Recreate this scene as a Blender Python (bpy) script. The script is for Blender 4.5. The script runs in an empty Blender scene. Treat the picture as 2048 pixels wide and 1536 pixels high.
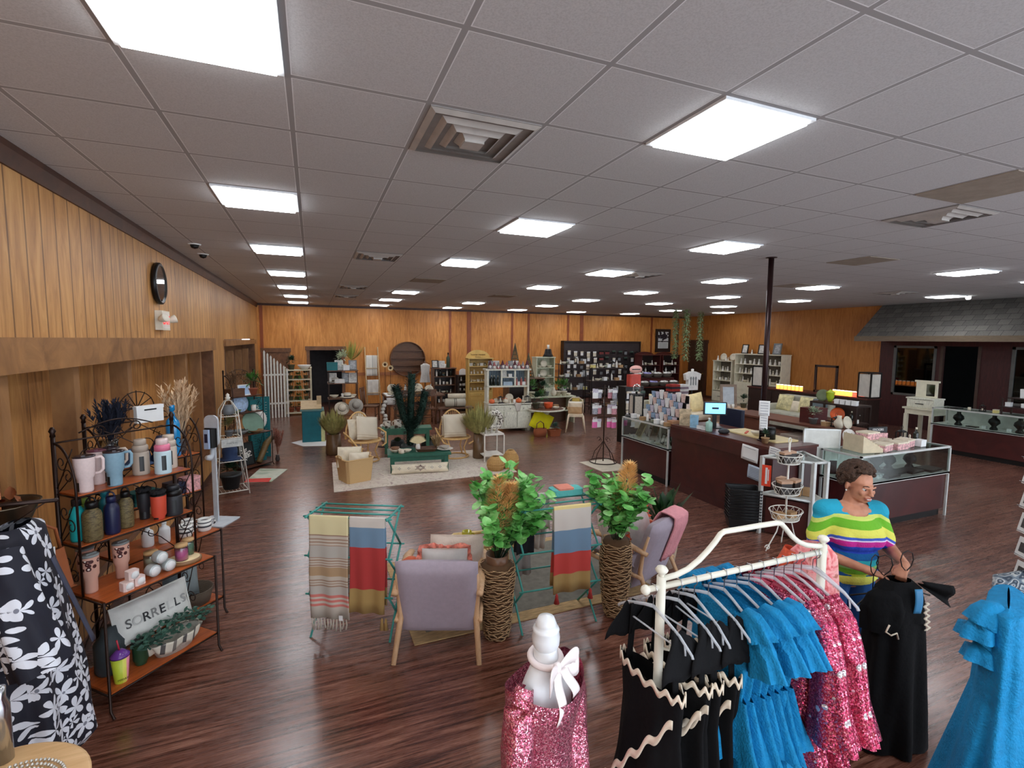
import bpy, math, random
from math import sin, cos, pi, radians, sqrt, atan2
from mathutils import Vector, Matrix, Euler, noise
random.seed(7)
sc = bpy.context.scene
COL = sc.collection
F_PX, YAW, PITCH, ROLL, EYE = 987.12, .38395, .08821, .00932, 2.35
CEIL = EYE + 1.1168
BACK, LEFT, RIGHT = 17.87, -1.637, 15.55
TILE = .6096
GX, GY = .88526*TILE, 1.96175*TILE
_fw = Vector((sin(YAW)*cos(PITCH), cos(YAW)*cos(PITCH), -sin(PITCH)))
_r0 = Vector((cos(YAW), -sin(YAW), 0)); _u0 = _r0.cross(_fw)
_r = cos(ROLL)*_r0 + sin(ROLL)*_u0; _u = -sin(ROLL)*_r0 + cos(ROLL)*_u0
def _ray(px, py): return _fw + (px-1024)/F_PX*_r - (py-768)/F_PX*_u
def onZ(px, py, z=0.):
 d = _ray(px, py); return Vector((0, 0, EYE)) + d*((z-EYE)/d.z)
def onY(px, py, y=BACK):
 d = _ray(px, py); return Vector((0, 0, EYE)) + d*(y/d.y)
def onX(px, py, x=LEFT):
 d = _ray(px, py); return Vector((0, 0, EYE)) + d*(x/d.x)
cd = bpy.data.cameras.new('camera'); cam = bpy.data.objects.new('camera', cd); COL.objects.link(cam)
cam.matrix_world = Matrix(((_r.x, _u.x, -_fw.x, 0), (_r.y, _u.y, -_fw.y, 0), (_r.z, _u.z, -_fw.z, EYE), (0, 0, 0, 1)))
cd.sensor_width = 36; cd.lens = F_PX/2048*36; cd.clip_start = .05
sc.camera = cam
def lin(c):
 return tuple(((v/255)/12.92 if v/255 <= .04045 else ((v/255+.055)/1.055)**2.4) for v in c[:3]) + (1,)
MATS = {}
class NT:
 def __init__(s, name):
  s.m = bpy.data.materials.new(name); s.m.use_nodes = True; s.t = s.m.node_tree
  s.b = s.t.nodes['Principled BSDF']; s.out = s.t.nodes['Material Output']
 def n(s, kind, **kw):
  nd = s.t.nodes.new('ShaderNode'+kind)
  for k, v in kw.items():
   if k in nd.inputs and not hasattr(nd, k): nd.inputs[k].default_value = v
   else: setattr(nd, k, v)
  return nd
 def l(s, a, b): s.t.links.new(a, b)
 def co(s, kind='Object', scale=(1, 1, 1), loc=(0, 0, 0), rot=(0, 0, 0)):
  tc = s.n('TexCoord'); mp = s.n('Mapping'); s.l(tc.outputs[kind], mp.inputs[0])
  mp.inputs['Scale'].default_value = scale; mp.inputs['Location'].default_value = loc; mp.inputs['Rotation'].default_value = rot
  return mp.outputs[0]
 def noise(s, vec, scale=5, detail=3, rough=.5, dist=0):
  nd = s.n('TexNoise'); s.l(vec, nd.inputs['Vector']); nd.inputs['Scale'].default_value = scale
  nd.inputs['Detail'].default_value = detail; nd.inputs['Roughness'].default_value = rough; nd.inputs['Distortion'].default_value = dist
  return nd.outputs['Fac']
 def ramp(s, fac, stops, interp='LINEAR'):
  r = s.n('ValToRGB'); s.l(fac, r.inputs[0]); cr = r.color_ramp; cr.interpolation = interp
  while len(cr.elements) > len(stops): cr.elements.remove(cr.elements[-1])
  while len(cr.elements) < len(stops): cr.elements.new(.5)
  for e, (p, c) in zip(cr.elements, stops): e.position = p; e.color = lin(c) if len(c) == 3 else c
  return r.outputs[0]
 def mix(s, fac, a, b, mode='MIX'):
  x = s.n('MixRGB', blend_type=mode)
  for i, v in enumerate((fac, a, b)):
   if hasattr(v, 'is_linked') or hasattr(v, 'links'): s.l(v, x.inputs[i])
   else: x.inputs[i].default_value = v
  return x.outputs[0]
 def math(s, op, a, b=0.):
  x = s.n('Math', operation=op)
  for i, v in enumerate((a, b)):
   if hasattr(v, 'links'): s.l(v, x.inputs[i])
   else: x.inputs[i].default_value = v
  return x.outputs[0]
 def bump(s, h, strength=.3, dist=.01):
  b = s.n('Bump'); s.l(h, b.inputs['Height']); b.inputs['Strength'].default_value = strength; b.inputs['Distance'].default_value = dist
  s.l(b.outputs[0], s.b.inputs['Normal'])
 def set(s, **kw):
  for k, v in kw.items():
   s.b.inputs[k.replace('_', ' ')].default_value = v
  return s.m
def M(name, rgb, rough=.6, metal=0., var=.12, vs=8., bump=0., bs=60., emit=0., coat=0., stretch=(1, 1, 1), spec=None):
 """plain stuff with a little wear of its own"""
 key = name
 if key in MATS: return MATS[key]
 t = NT(name); c = lin(rgb)
 if var:
  f = t.noise(t.co('Object', stretch), vs, 3, .6)
  lo = tuple(x*(1-var) for x in c[:3])+(1,); hi = tuple(min(1, x*(1+var)) for x in c[:3])+(1,)
  t.l(t.ramp(f, [(.3, lo), (.7, hi)]), t.b.inputs['Base Color'])
 else: t.b.inputs['Base Color'].default_value = c
 t.set(Roughness=rough, Metallic=metal)
 if spec is not None: t.b.inputs['Specular IOR Level'].default_value = spec
 if coat: t.set(Coat_Weight=coat, Coat_Roughness=.1)
 if emit:
  t.b.inputs['Emission Color'].default_value = c; t.b.inputs['Emission Strength'].default_value = emit
 if bump: t.bump(t.noise(t.co('Object', stretch), bs, 2), bump)
 MATS[key] = t.m
 return t.m
def WOOD(name, a, b, rough=.45, scale=(1, 1, 12), grain=6., coat=0., bump=.1):
 if name in MATS: return MATS[name]
 t = NT(name); v = t.co('Object', scale)
 f = t.noise(v, grain, 4, .6, 1.2)
 t.l(t.ramp(f, [(.3, a), (.72, b)]), t.b.inputs['Base Color']); t.set(Roughness=rough)
 if coat: t.set(Coat_Weight=coat, Coat_Roughness=.15)
 t.bump(f, bump, .004); MATS[name] = t.m; return t.m
def STRIPE(name, stops, axis='Z', span=1., rough=.9, off=0., bump=.15, bs=(400, 400, 400), wob=0.):
 """cloth woven in bands: stops = [(pos 0..1, rgb), ...] along the object's own axis"""
 if name in MATS: return MATS[name]
 t = NT(name); tc = t.n('TexCoord'); sp = t.n('SeparateXYZ'); t.l(tc.outputs['Object'], sp.inputs[0])
 f = sp.outputs[axis]
 if wob: f = t.math('ADD', f, t.math('MULTIPLY', t.math('SUBTRACT', t.noise(t.co('Object'), 3, 2), .5), wob))
 f = t.math('DIVIDE', t.math('SUBTRACT', f, off), span)
 t.l(t.ramp(f, stops, 'CONSTANT'), t.b.inputs['Base Color']); t.set(Roughness=rough)
 if bump: t.bump(t.noise(t.co('Object', bs), 1, 2), bump, .004)
 MATS[name] = t.m; return t.m
def WEAVE(name, a, b, sx=60., sz=60., rough=.7, bump=.8):
 if name in MATS: return MATS[name]
 t = NT(name)
 w1 = t.n('TexWave', wave_type='BANDS', bands_direction='Z'); t.l(t.co('Object'), w1.inputs[0]); w1.inputs['Scale'].default_value = sz; w1.inputs['Distortion'].default_value = 1.5; w1.inputs['Detail Scale'].default_value = 3
 w2 = t.n('TexWave', wave_type='BANDS', bands_direction='DIAGONAL'); t.l(t.co('Object'), w2.inputs[0]); w2.inputs['Scale'].default_value = sx
 f = t.math('MULTIPLY', w1.outputs['Fac'], t.math('ADD', t.math('MULTIPLY', w2.outputs['Fac'], .6), .4))
 t.l(t.ramp(f, [(.05, b), (.6, a)]), t.b.inputs['Base Color']); t.set(Roughness=rough); t.bump(f, bump, .006)
 MATS[name] = t.m; return t.m
def GLASS(name='clear_glass', tint=(235, 245, 242), refl=.6, dens=0.):
 if name in MATS: return MATS[name]
 t = NT(name); tr = t.n('BsdfTransparent'); tr.inputs[0].default_value = lin(tint)
 gl = t.n('BsdfGlossy'); gl.inputs['Roughness'].default_value = .03
 lw = t.n('LayerWeight'); lw.inputs['Blend'].default_value = .25
 fac = t.math('ADD', t.math('MULTIPLY', lw.outputs['Fresnel'], refl), .02+dens)
 mx = t.n('MixShader'); t.l(fac, mx.inputs[0]); t.l(tr.outputs[0], mx.inputs[1]); t.l(gl.outputs[0], mx.inputs[2])
 t.l(mx.outputs[0], t.out.inputs[0]); MATS[name] = t.m; return t.m
def RZ(a): return Matrix.Rotation(a, 4, 'Z')
def RX(a): return Matrix.Rotation(a, 4, 'X')
def RY(a): return Matrix.Rotation(a, 4, 'Y')
def TR(x, y=0, z=0): return Matrix.Translation((x, y, z))
def SC(x, y=None, z=None): return Matrix.Diagonal((x, x if y is None else y, x if z is None else z, 1))
class MB:
 def __init__(s): s.v = []; s.f = []; s.mi = []; s.sm = []; s.T = Matrix(); s.k = 0; s.smooth = True
 def add(s, vs, fs, smooth=None):
  b = len(s.v); T = s.T
  s.v.extend((T @ Vector(p))[:] for p in vs); s.f.extend(tuple(b+i for i in f) for f in fs)
  s.mi.extend([s.k]*len(fs)); s.sm.extend([s.smooth if smooth is None else smooth]*len(fs)); return s
 def box(s, x0, x1, y0, y1, z0, z1, T=None, bev=0.):
  if bev:
   b = bev; return s.prism([(x0+b, y0), (x1-b, y0), (x1, y0+b), (x1, y1-b), (x1-b, y1), (x0+b, y1), (x0, y1-b), (x0, y0+b)], z0, z1, T)
  vs = [(x0, y0, z0), (x1, y0, z0), (x1, y1, z0), (x0, y1, z0), (x0, y0, z1), (x1, y0, z1), (x1, y1, z1), (x0, y1, z1)]
  if T: vs = [T @ Vector(p) for p in vs]
  return s.add(vs, [(3, 2, 1, 0), (4, 5, 6, 7), (0, 1, 5, 4), (1, 2, 6, 5), (2, 3, 7, 6), (3, 0, 4, 7)], False)
 def cb(s, c, d, T=None, **k):
  return s.box(c[0]-d[0]/2, c[0]+d[0]/2, c[1]-d[1]/2, c[1]+d[1]/2, c[2]-d[2]/2, c[2]+d[2]/2, T, **k)
 def prism(s, poly, z0, z1, T=None, smooth=False):
  n = len(poly); vs = [(x, y, z0) for x, y in poly]+[(x, y, z1) for x, y in poly]
  if T: vs = [T @ Vector(p) for p in vs]
  return s.add(vs, [tuple(range(n-1, -1, -1)), tuple(range(n, 2*n))]+[(i, (i+1) % n, n+(i+1) % n, n+i) for i in range(n)], smooth)
 def lathe(s, prof, at=(0, 0, 0), n=20, sx=1., sy=1., T=None, cap=True):
  vs = []; fs = []; m = len(prof)
  for r, z in prof:
   for i in range(n):
    a = 2*pi*i/n; vs.append((at[0]+r*cos(a)*sx, at[1]+r*sin(a)*sy, at[2]+z))
  for j in range(m-1):
   for i in range(n): fs.append((j*n+i, j*n+(i+1) % n, (j+1)*n+(i+1) % n, (j+1)*n+i))
  if cap:
   if prof[0][0] > 1e-5: fs.append(tuple(range(n-1, -1, -1)))
   if prof[-1][0] > 1e-5: fs.append(tuple((m-1)*n+i for i in range(n)))
  if T: vs = [T @ Vector(p) for p in vs]
  return s.add(vs, fs)
 def tube(s, pts, r=.01, n=8, closed=False, sx=1.):
  pts = [Vector(p) for p in pts]; m = len(pts); rr = r if isinstance(r, (list, tuple)) else [r]*m
  vs = []; fs = []; up = None
  for j, p in enumerate(pts):
   a = pts[(j-1) % m] if (closed or j > 0) else p; b = pts[(j+1) % m] if (closed or j < m-1) else p
   d = (b-a)
   if d.length < 1e-9: d = Vector((0, 0, 1))
   d.normalize()
   if up is None: up = Vector((0, 0, 1)) if abs(d.z) < .9 else Vector((1, 0, 0))
   sd = d.cross(up)
   if sd.length < 1e-4: sd = d.cross(Vector((.3, 1, .2)))
   sd.normalize(); up = sd.cross(d).normalized()
   for i in range(n):
    t = 2*pi*i/n; vs.append(p+sd*(cos(t)*rr[j]*sx)+up*(sin(t)*rr[j]))
  for j in range(m if closed else m-1):
   q = (j+1) % m
   for i in range(n): fs.append((j*n+i, j*n+(i+1) % n, q*n+(i+1) % n, q*n+i))
  if not closed: fs += [tuple(range(n-1, -1, -1)), tuple((m-1)*n+i for i in range(n))]
  return s.add(vs, fs)
 def ball(s, c, r, n=12, T=None):
  r = (r, r, r) if not isinstance(r, (tuple, list)) else r
  m = max(4, n//2)
  return s.lathe([(max(1e-4, sin(pi*j/m)), -cos(pi*j/m)) for j in range(m+1)], (0, 0, 0), n, T=(T or Matrix()) @ TR(*c) @ SC(*r), cap=False)
 def sheet(s, fn, nu, nv, thick=0., wrap=False):
  """grid of points fn(u,v), optional thickness along the normals"""
  P = [[Vector(fn(i/nu, j/nv)) for i in range(nu+1)] for j in range(nv+1)]
  vs = [p for row in P for p in row]; w = nu+1
  fs = [(j*w+i, j*w+i+1, (j+1)*w+i+1, (j+1)*w+i) for j in range(nv) for i in range(nu)]
  if thick:
   N = []
   for j in range(nv+1):
    for i in range(nu+1):
     a = P[j][min(nu, i+1)]-P[j][max(0, i-1)]; b = P[min(nv, j+1)][i]-P[max(0, j-1)][i]
     k = a.cross(b); N.append(k.normalized() if k.length > 1e-9 else Vector((0, 0, 1)))
   o = len(vs); vs = vs+[p-N[i]*thick for i, p in enumerate(vs)]
   fs = fs+[tuple(o+x for x in reversed(f)) for f in fs[:]]
   rim = [i for i in range(w)]+[j*w+nu for j in range(1, nv+1)]+[nv*w+i for i in range(nu-1, -1, -1)]+[j*w for j in range(nv-1, 0, -1)]
   fs += [(rim[(q+1) % len(rim)], rim[q], o+rim[q], o+rim[(q+1) % len(rim)]) for q in range(len(rim))]
  return s.add(vs, fs)
 def leaf(s, p, d, ln, wd, up=(0, 0, 1), curl=.15, n=3):
  """one leaf from p along d"""
  p = Vector(p); d = Vector(d).normalized(); sd = d.cross(Vector(up))
  if sd.length < 1e-3: sd = Vector((1, 0, 0))
  sd.normalize(); nn = sd.cross(d)
  vs = [p]; L = []
  for k in range(1, n+1):
   t = k/(n+1); w = wd/2*sin(pi*min(1, t*1.02))**.7; c = p+d*(ln*t)+nn*(curl*ln*(t-t*t*1.6)); vs += [c-sd*w, c+nn*(-w*.25), c+sd*w]
  vs.append(p+d*ln-nn*(curl*ln*.5)); e = len(vs)-1
  fs = [(0, 2, 1), (0, 3, 2)]
  for k in range(n-1):
   b = 1+3*k; fs += [(b, b+1, b+4, b+3), (b+1, b+2, b+5, b+4)]
  b = 1+3*(n-1); fs += [(b, b+1, e), (b+1, b+2, e)]
  return s.add(vs, fs)
 def text(s, txt, size, T, depth=.002, align='CENTER', bold=0.):
  cu = bpy.data.curves.new('t', 'FONT'); cu.body = txt; cu.size = size; cu.extrude = depth; cu.align_x = align; cu.align_y = 'CENTER'; cu.offset = bold
  ob = bpy.data.objects.new('t', cu); COL.objects.link(ob)
  me = bpy.data.meshes.new_from_object(ob.evaluated_get(bpy.context.evaluated_depsgraph_get()))
  s.add([T @ v.co for v in me.vertices], [tuple(p.vertices) for p in me.polygons], False)
  bpy.data.objects.remove(ob); bpy.data.meshes.remove(me); return s
def mesh(name, mb, mats):
 me = bpy.data.meshes.new(name); me.from_pydata(mb.v, [], mb.f)
 mats = mats if isinstance(mats, (list, tuple)) else [mats]
 for m in mats: me.materials.append(m)
 me.polygons.foreach_set('material_index', mb.mi); me.polygons.foreach_set('use_smooth', mb.sm)
 me.update(); return me
def part(name, mb, mats, parent=None, label=None, loc=None, rz=None):
 o = bpy.data.objects.new(name, mesh(name, mb, mats)); COL.objects.link(o); o.parent = parent
 if loc is not None: o.location = loc
 if rz is not None: o.rotation_euler[2] = rz
 if label: o['label'] = label
 return o
def tag(o, label, cat, group=None, kind=None):
 o['label'] = label; o['category'] = cat
 if group: o['group'] = group
 if kind: o['kind'] = kind
 return o
def thing(name, label, cat, loc=(0, 0, 0), rz=0., group=None):
 o = bpy.data.objects.new(name, None); COL.objects.link(o); o.location = loc; o.rotation_euler[2] = rz; o.empty_display_size = .1
 return tag(o, label, cat, group)
def solo(name, mb, mats, label, cat, loc=(0, 0, 0), rz=0., group=None, kind=None):
 o = part(name, mb, mats, None, None, loc, rz); return tag(o, label, cat, group, kind)
def struct(name, mb, mats, parent=None):
 o = part(name, mb, mats, parent)
 if parent is None: o['kind'] = 'structure'
 return o
KIDS = {}
def dup(root, label, loc, rz=0., group=None, scale=None, rot=None):
 c = root.copy(); COL.objects.link(c); c.parent = None; c.location = loc; c.rotation_euler = rot or (0, 0, rz)
 if scale: c.scale = (scale,)*3 if not isinstance(scale, tuple) else scale
 c['label'] = label
 if group: c['group'] = group
 elif 'group' in c: del c['group']
 for ch in root.children:
  a = ch.copy(); COL.objects.link(a); a.parent = c
  for g in ch.children:
   b = g.copy(); COL.objects.link(b); b.parent = a
 return c
PROTO = {}
def inst(key, make, label, loc, rz=0., group=None, scale=None, rot=None):
 """the first call builds the thing, later ones copy it with its parts"""
 if key not in PROTO:
  o = make(); PROTO[key] = o
  o.location = loc; o.rotation_euler = rot or (0, 0, rz); o['label'] = label
  if scale: o.scale = (scale,)*3 if not isinstance(scale, tuple) else scale
  if group: o['group'] = group
  return o
 return dup(PROTO[key], label, loc, rz, group, scale or (1, 1, 1), rot)
ORD = 'first second third fourth fifth sixth seventh eighth ninth tenth eleventh twelfth thirteenth fourteenth fifteenth sixteenth seventeenth eighteenth nineteenth twentieth'.split()
def R(a, b): return random.uniform(a, b)
def plank_floor():
 t = NT('dark_plank_floor'); v = t.co('Object')
 br = t.n('TexBrick'); t.l(v, br.inputs[0]); br.offset = .37; br.inputs['Scale'].default_value = 1
 br.inputs['Brick Width'].default_value = 1.22; br.inputs['Row Height'].default_value = .152; br.inputs['Mortar Size'].default_value = .0012
 br.inputs['Color1'].default_value = (.25, .25, .25, 1); br.inputs['Color2'].default_value = (.75, .75, .75, 1); br.inputs['Mortar'].default_value = (0, 0, 0, 1)
 g = t.noise(t.co('Object', (.75, 16, 1)), 2.2, 6, .6, .7)
 g2 = t.noise(t.co('Object', (3, 60, 1)), 3, 3, .6)
 f = t.math('ADD', t.math('MULTIPLY', g, .62), t.math('MULTIPLY', t.n('RGBToBW').outputs[0], 0))
 bw = t.n('RGBToBW'); t.l(br.outputs[0], bw.inputs[0])
 f = t.math('ADD', t.math('MULTIPLY', g, .9), t.math('MULTIPLY', bw.outputs[0], .14))
 f = t.math('ADD', f, t.math('MULTIPLY', g2, .12))
 t.l(t.ramp(f, [(.36, (44, 21, 14)), (.5, (82, 46, 34)), (.62, (116, 73, 58)), (.76, (146, 102, 84))]), t.b.inputs['Base Color'])
 t.l(t.ramp(g2, [(.3, (.22,)*3+(1,)), (.7, (.34,)*3+(1,))]), t.b.inputs['Roughness'])
 t.set(Coat_Weight=.4, Coat_Roughness=.2)
 t.bump(t.math('ADD', g2, t.math('MULTIPLY', g, .6)), .06, .003)
 return t.m
def ceiling_mat():
 t = NT('ceiling_tiles'); tc = t.n('TexCoord'); sp = t.n('SeparateXYZ'); t.l(tc.outputs['Object'], sp.inputs[0])
 def edge(o, g):
  a = t.math('FRACT', t.math('ADD', t.math('DIVIDE', t.math('SUBTRACT', o, g), TILE), 100.))
  return t.math('ABSOLUTE', t.math('SUBTRACT', a, .5))
 ex = edge(sp.outputs['X'], GX); ey = edge(sp.outputs['Y'], GY)
 m = t.math('MAXIMUM', ex, ey)
 bar = t.math('GREATER_THAN', m, .4795); gap = t.math('SUBTRACT', t.math('GREATER_THAN', m, .472), bar)
 sp2 = t.noise(t.co('Object'), 130, 2, .7); big = t.noise(t.co('Object'), .5, 2)
 base = t.ramp(sp2, [(.3, (184, 184, 185)), (.6, (203, 203, 204))])
 base = t.mix(t.math('MULTIPLY', big, .25), base, lin((186, 183, 182)))
 c = t.mix(bar, base, lin((158, 156, 156))); c = t.mix(gap, c, lin((232, 232, 234)))
 t.l(c, t.b.inputs['Base Color']); t.set(Roughness=.85)
 t.bump(t.math('ADD', t.math('MULTIPLY', sp2, .25), t.math('MULTIPLY', bar, 1.)), .35, .006)
 return t.m
def ply(name, axis, a, b, c, groove=.2, width=.06, gdark=.35):
 """orange stained plywood with vertical board grooves along the wall's run"""
 t = NT(name); tc = t.n('TexCoord'); sp = t.n('SeparateXYZ'); t.l(tc.outputs['Object'], sp.inputs[0])
 sc_ = (1, 6, .8) if axis == 'Y' else (6, 1, .8)
 v = t.co('Object', sc_); g = t.noise(v, 1.6, 6, .62, 1.6); big = t.noise(t.co('Object', (1, 1, .6)), .9, 3, .6, .6)
 f = t.math('ADD', t.math('MULTIPLY', g, .65), t.math('MULTIPLY', big, .35))
 col = t.ramp(f, [(.34, a), (.5, b), (.66, c)])
 if groove:
  fr = t.math('FRACT', t.math('ADD', t.math('DIVIDE', sp.outputs[axis], groove), 50.13))
  ln = t.math('LESS_THAN', fr, width)
  t.b.inputs['Roughness'].default_value = .5
  col = t.mix(t.math('MULTIPLY', ln, gdark+.3), col, lin((66, 36, 18)))
  t.bump(t.math('SUBTRACT', t.math('MULTIPLY', g, .15), ln), .5, .008)
 else: t.bump(g, .08, .004)
 t.l(col, t.b.inputs['Base Color']); t.set(Roughness=.48); t.b.inputs['Specular IOR Level'].default_value = .35
 return t.m
PLYL = ply('left_wall_boards', 'Y', (152, 104, 58), (188, 136, 80), (210, 160, 100), .203, .085)
PLYB = ply('back_wall_plywood', 'X', (176, 108, 48), (206, 136, 66), (226, 158, 84), 0)
PLYR = ply('right_wall_plywood', 'Y', (154, 94, 42), (182, 118, 56), (198, 134, 68), 0)
TRIM = WOOD('brown_trim_wood', (92, 58, 34), (132, 88, 54), .5, (1, 1, 1), 5)
TRIMD = WOOD('dark_trim_wood', (60, 34, 24), (86, 50, 34), .5, (1, 1, 1), 5)
BURG = WOOD('burgundy_boards', (48, 16, 18), (74, 28, 28), .5, (1, 8, 1), 4)
DARK = M('dark_room_paint', (24, 22, 24), .8)
b = MB(); b.box(LEFT-.6, RIGHT+4, -3, BACK+3, -.1, 0); struct('floor', b, plank_floor())
b = MB(); b.box(LEFT-.2, RIGHT+4, -3, BACK+.2, CEIL, CEIL+.1); struct('ceiling', b, ceiling_mat())
W1 = (2.2, 10.05, .52, 2.32); W2 = (11.35, 16.9, .5, 2.24); D = .34
b = MB()
b.box(LEFT-.12, LEFT, -3, BACK, W1[3], CEIL); b.box(LEFT-.12, LEFT, -3, BACK, 0, W1[2])
b.box(LEFT-.12, LEFT, -3, W1[0], W1[2], W1[3]); b.box(LEFT-.12, LEFT, W1[1], W2[0], W1[2], W1[3]); b.box(LEFT-.12, LEFT, W2[1], BACK, W1[2], W1[3])
struct('wall_left', b, PLYL)
for i, (y0, y1, z0, z1) in enumerate((W1, W2)):
 t = bpy.data.objects.new('window_%d' % (i+1), None); COL.objects.link(t); t['kind'] = 'structure'
 b = MB(); b.box(LEFT-D-.05, LEFT-D, y0-.1, y1+.1, z0-.1, z1+.1)
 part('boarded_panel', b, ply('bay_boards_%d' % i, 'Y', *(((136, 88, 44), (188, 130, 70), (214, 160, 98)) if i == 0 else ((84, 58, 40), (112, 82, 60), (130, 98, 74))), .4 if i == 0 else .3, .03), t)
 b = MB(); b.box(LEFT-D, LEFT+.004, y0-.06, y0+.008, z0, z1); b.box(LEFT-D, LEFT+.004, y1-.008, y1+.06, z0, z1); b.box(LEFT-D, LEFT-.004, y0, y1, z1-.008, z1+.05); part('jamb', b, TRIM, t)
 b = MB(); b.box(LEFT-D, LEFT+.05, y0-.05, y1+.05, z0-.05, z0+.015); part('sill', b, TRIM, t)
 b = MB(); b.box(LEFT-.06, LEFT+.045, y0-.1, y1+.1, z1-.19 if i == 0 else z1-.06, z1+(.02 if i == 0 else .06)); part('header_beam', b, WOOD('header_wood', (120, 80, 44), (164, 116, 68), .5, (1, 1, 1), 4), t)
 ys = ((3.2, .09), (3.68, .09), (4.62, .1), (5.78, .12), (8.12, .12), (9.1, .1)) if i == 0 else ((12.6, .08), (14., .08), (15.4, .08))
 for y, w in ys:
  b = MB(); b.box(LEFT-.16, LEFT-.02, y, y+w, z0, z1-.18); part('post', b, WOOD('post_wood', (124, 84, 48), (160, 114, 68), .5, (1, 1, .4), 5), t)
b = MB(); b.prism([(LEFT, CEIL), (LEFT+.045, CEIL), (LEFT+.045, CEIL-.04), (LEFT+.015, CEIL-.13), (LEFT, CEIL-.13)], 0, 20.9, Matrix(((1, 0, 0, 0), (0, 0, 1, -3), (0, 1, 0, 0), (0, 0, 0, 1)))); struct('trim_1', b, TRIMD)
b = MB(); b.box(LEFT, LEFT+.015, -3, BACK, 0, .09); struct('baseboard_left', b, TRIMD)
DX0, DX1 = -.09, .92
b = MB(); b.box(LEFT-.12, DX0, BACK, BACK+.12, 0, CEIL); b.box(DX1, RIGHT+.12, BACK, BACK+.12, 0, CEIL); b.box(DX0, DX1, BACK, BACK+.12, 1.96, CEIL); struct('wall_back', b, PLYB)
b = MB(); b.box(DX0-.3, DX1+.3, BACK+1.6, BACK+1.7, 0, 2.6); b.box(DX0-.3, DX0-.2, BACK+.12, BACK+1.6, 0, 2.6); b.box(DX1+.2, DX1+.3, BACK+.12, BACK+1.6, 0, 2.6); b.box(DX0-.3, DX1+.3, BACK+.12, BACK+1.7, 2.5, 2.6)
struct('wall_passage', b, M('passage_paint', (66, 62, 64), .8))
def door(name, x0, x1, y, z1, open_=False, trim=TRIM):
 t = bpy.data.objects.new(name, None); COL.objects.link(t); t['kind'] = 'structure'
 b = MB(); w = .1; b.box(x0-w, x0, y-.03, y, 0, z1); b.box(x1, x1+w, y-.03, y, 0, z1); b.box(x0-w-.04, x1+w+.04, y-.05, y, z1, z1+.13); part('door_frame', b, trim, t)
 if not open_:
  b = MB(); b.box(x0, x1, y-.012, y-.001, 0, z1)
  for zz in ((.15, .85), (1., z1-.15)): b.box(x0+.09, x1-.09, y-.022, y-.011, *zz)
  part('door_leaf', b, TRIM, t)
  b = MB(); b.ball((x1-.05, y-.05, .95), .028); b.tube([(x1-.05, y-.05, .95), (x1-.05, y, .95)], .012); part('door_knob', b, M('brass', (170, 130, 60), .3, 1), t)
 return t
door('door_1', -1.42, -.8, BACK, 1.9); door('door_2', DX0, DX1, BACK, 1.96, True)
b = MB()
for k, px in enumerate((523, 900, 938, 1024, 1057, 1136, 1163, 1303, 1356)):
 x = onY(px, 660).x; w = .16 if k in (2, 6) else .09
 b = MB(); b.box(x-w/2, x+w/2, BACK-.018, BACK, 0, CEIL-.06); struct('trim_%d' % (k+3), b, WOOD('batten_wood', (126, 58, 24), (158, 80, 34), .5, (1, 1, .5), 4))
b = MB(); b.box(LEFT, RIGHT, BACK-.03, BACK, CEIL-.07, CEIL); struct('trim_2', b, TRIMD)
zr = onY(700, 748).z
b = MB(); b.box(DX1+.15, 9.4, BACK-.035, BACK, zr-.06, zr+.05); struct('trim_12', b, WOOD('chair_rail_wood', (150, 84, 38), (184, 112, 56)))
b = MB(); b.box(LEFT, DX0-.1, BACK-.015, BACK, 0, .09); b.box(DX1+.1, RIGHT, BACK-.015, BACK, 0, .09); struct('baseboard_back', b, TRIMD)
FY = 9.48
b = MB(); b.box(RIGHT, RIGHT+.12, FY, BACK, 0, CEIL)
struct('wall_right', b, PLYR)
b = MB()
def door_r():
 t = bpy.data.objects.new('door_3', None); COL.objects.link(t); t['kind'] = 'structure'
 b = MB(); y0, y1 = 16.45, 17.35; b.box(RIGHT-.05, RIGHT, y0-.1, y0, 0, 2.42); b.box(RIGHT-.05, RIGHT, y1, y1+.1, 0, 2.42); b.box(RIGHT-.07, RIGHT, y0-.14, y1+.14, 2.3, 2.44); part('door_frame', b, TRIMD, t)
 b = MB(); b.box(RIGHT-.03, RIGHT-.002, y0, y1, 0, 2.3)
 for z0, z1 in ((.15, 1.), (1.15, 2.15)): b.box(RIGHT-.045, RIGHT-.029, y0+.12, y1-.12, z0, z1)
 part('door_leaf', b, WOOD('door_dark_wood', (54, 36, 26), (80, 54, 38)), t)
 b = MB(); b.ball((RIGHT-.07, y0+.08, 1.), .03); part('door_knob', b, M('brass', (170, 130, 60), .3, 1), t)
door_r()
b = MB()
b.box(RIGHT, RIGHT+.12, 9.1, FY, 0, CEIL); b.box(RIGHT, RIGHT+.12, 8.05, 9.1, 0, .9); b.box(RIGHT, RIGHT+.12, -3, 9.1, 2.3, CEIL)
b.box(RIGHT, RIGHT+.12, 7.92, 8.05, 0, 2.3); b.box(RIGHT, RIGHT+.12, 6.5, 7.12, 0, 2.3); b.box(RIGHT, RIGHT+.12, -3, 6.5, 0, .9); b.box(RIGHT, RIGHT+.12, 5.1, 5.25, .9, 2.3)
struct('wall_shopfront', b, BURG)
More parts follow.
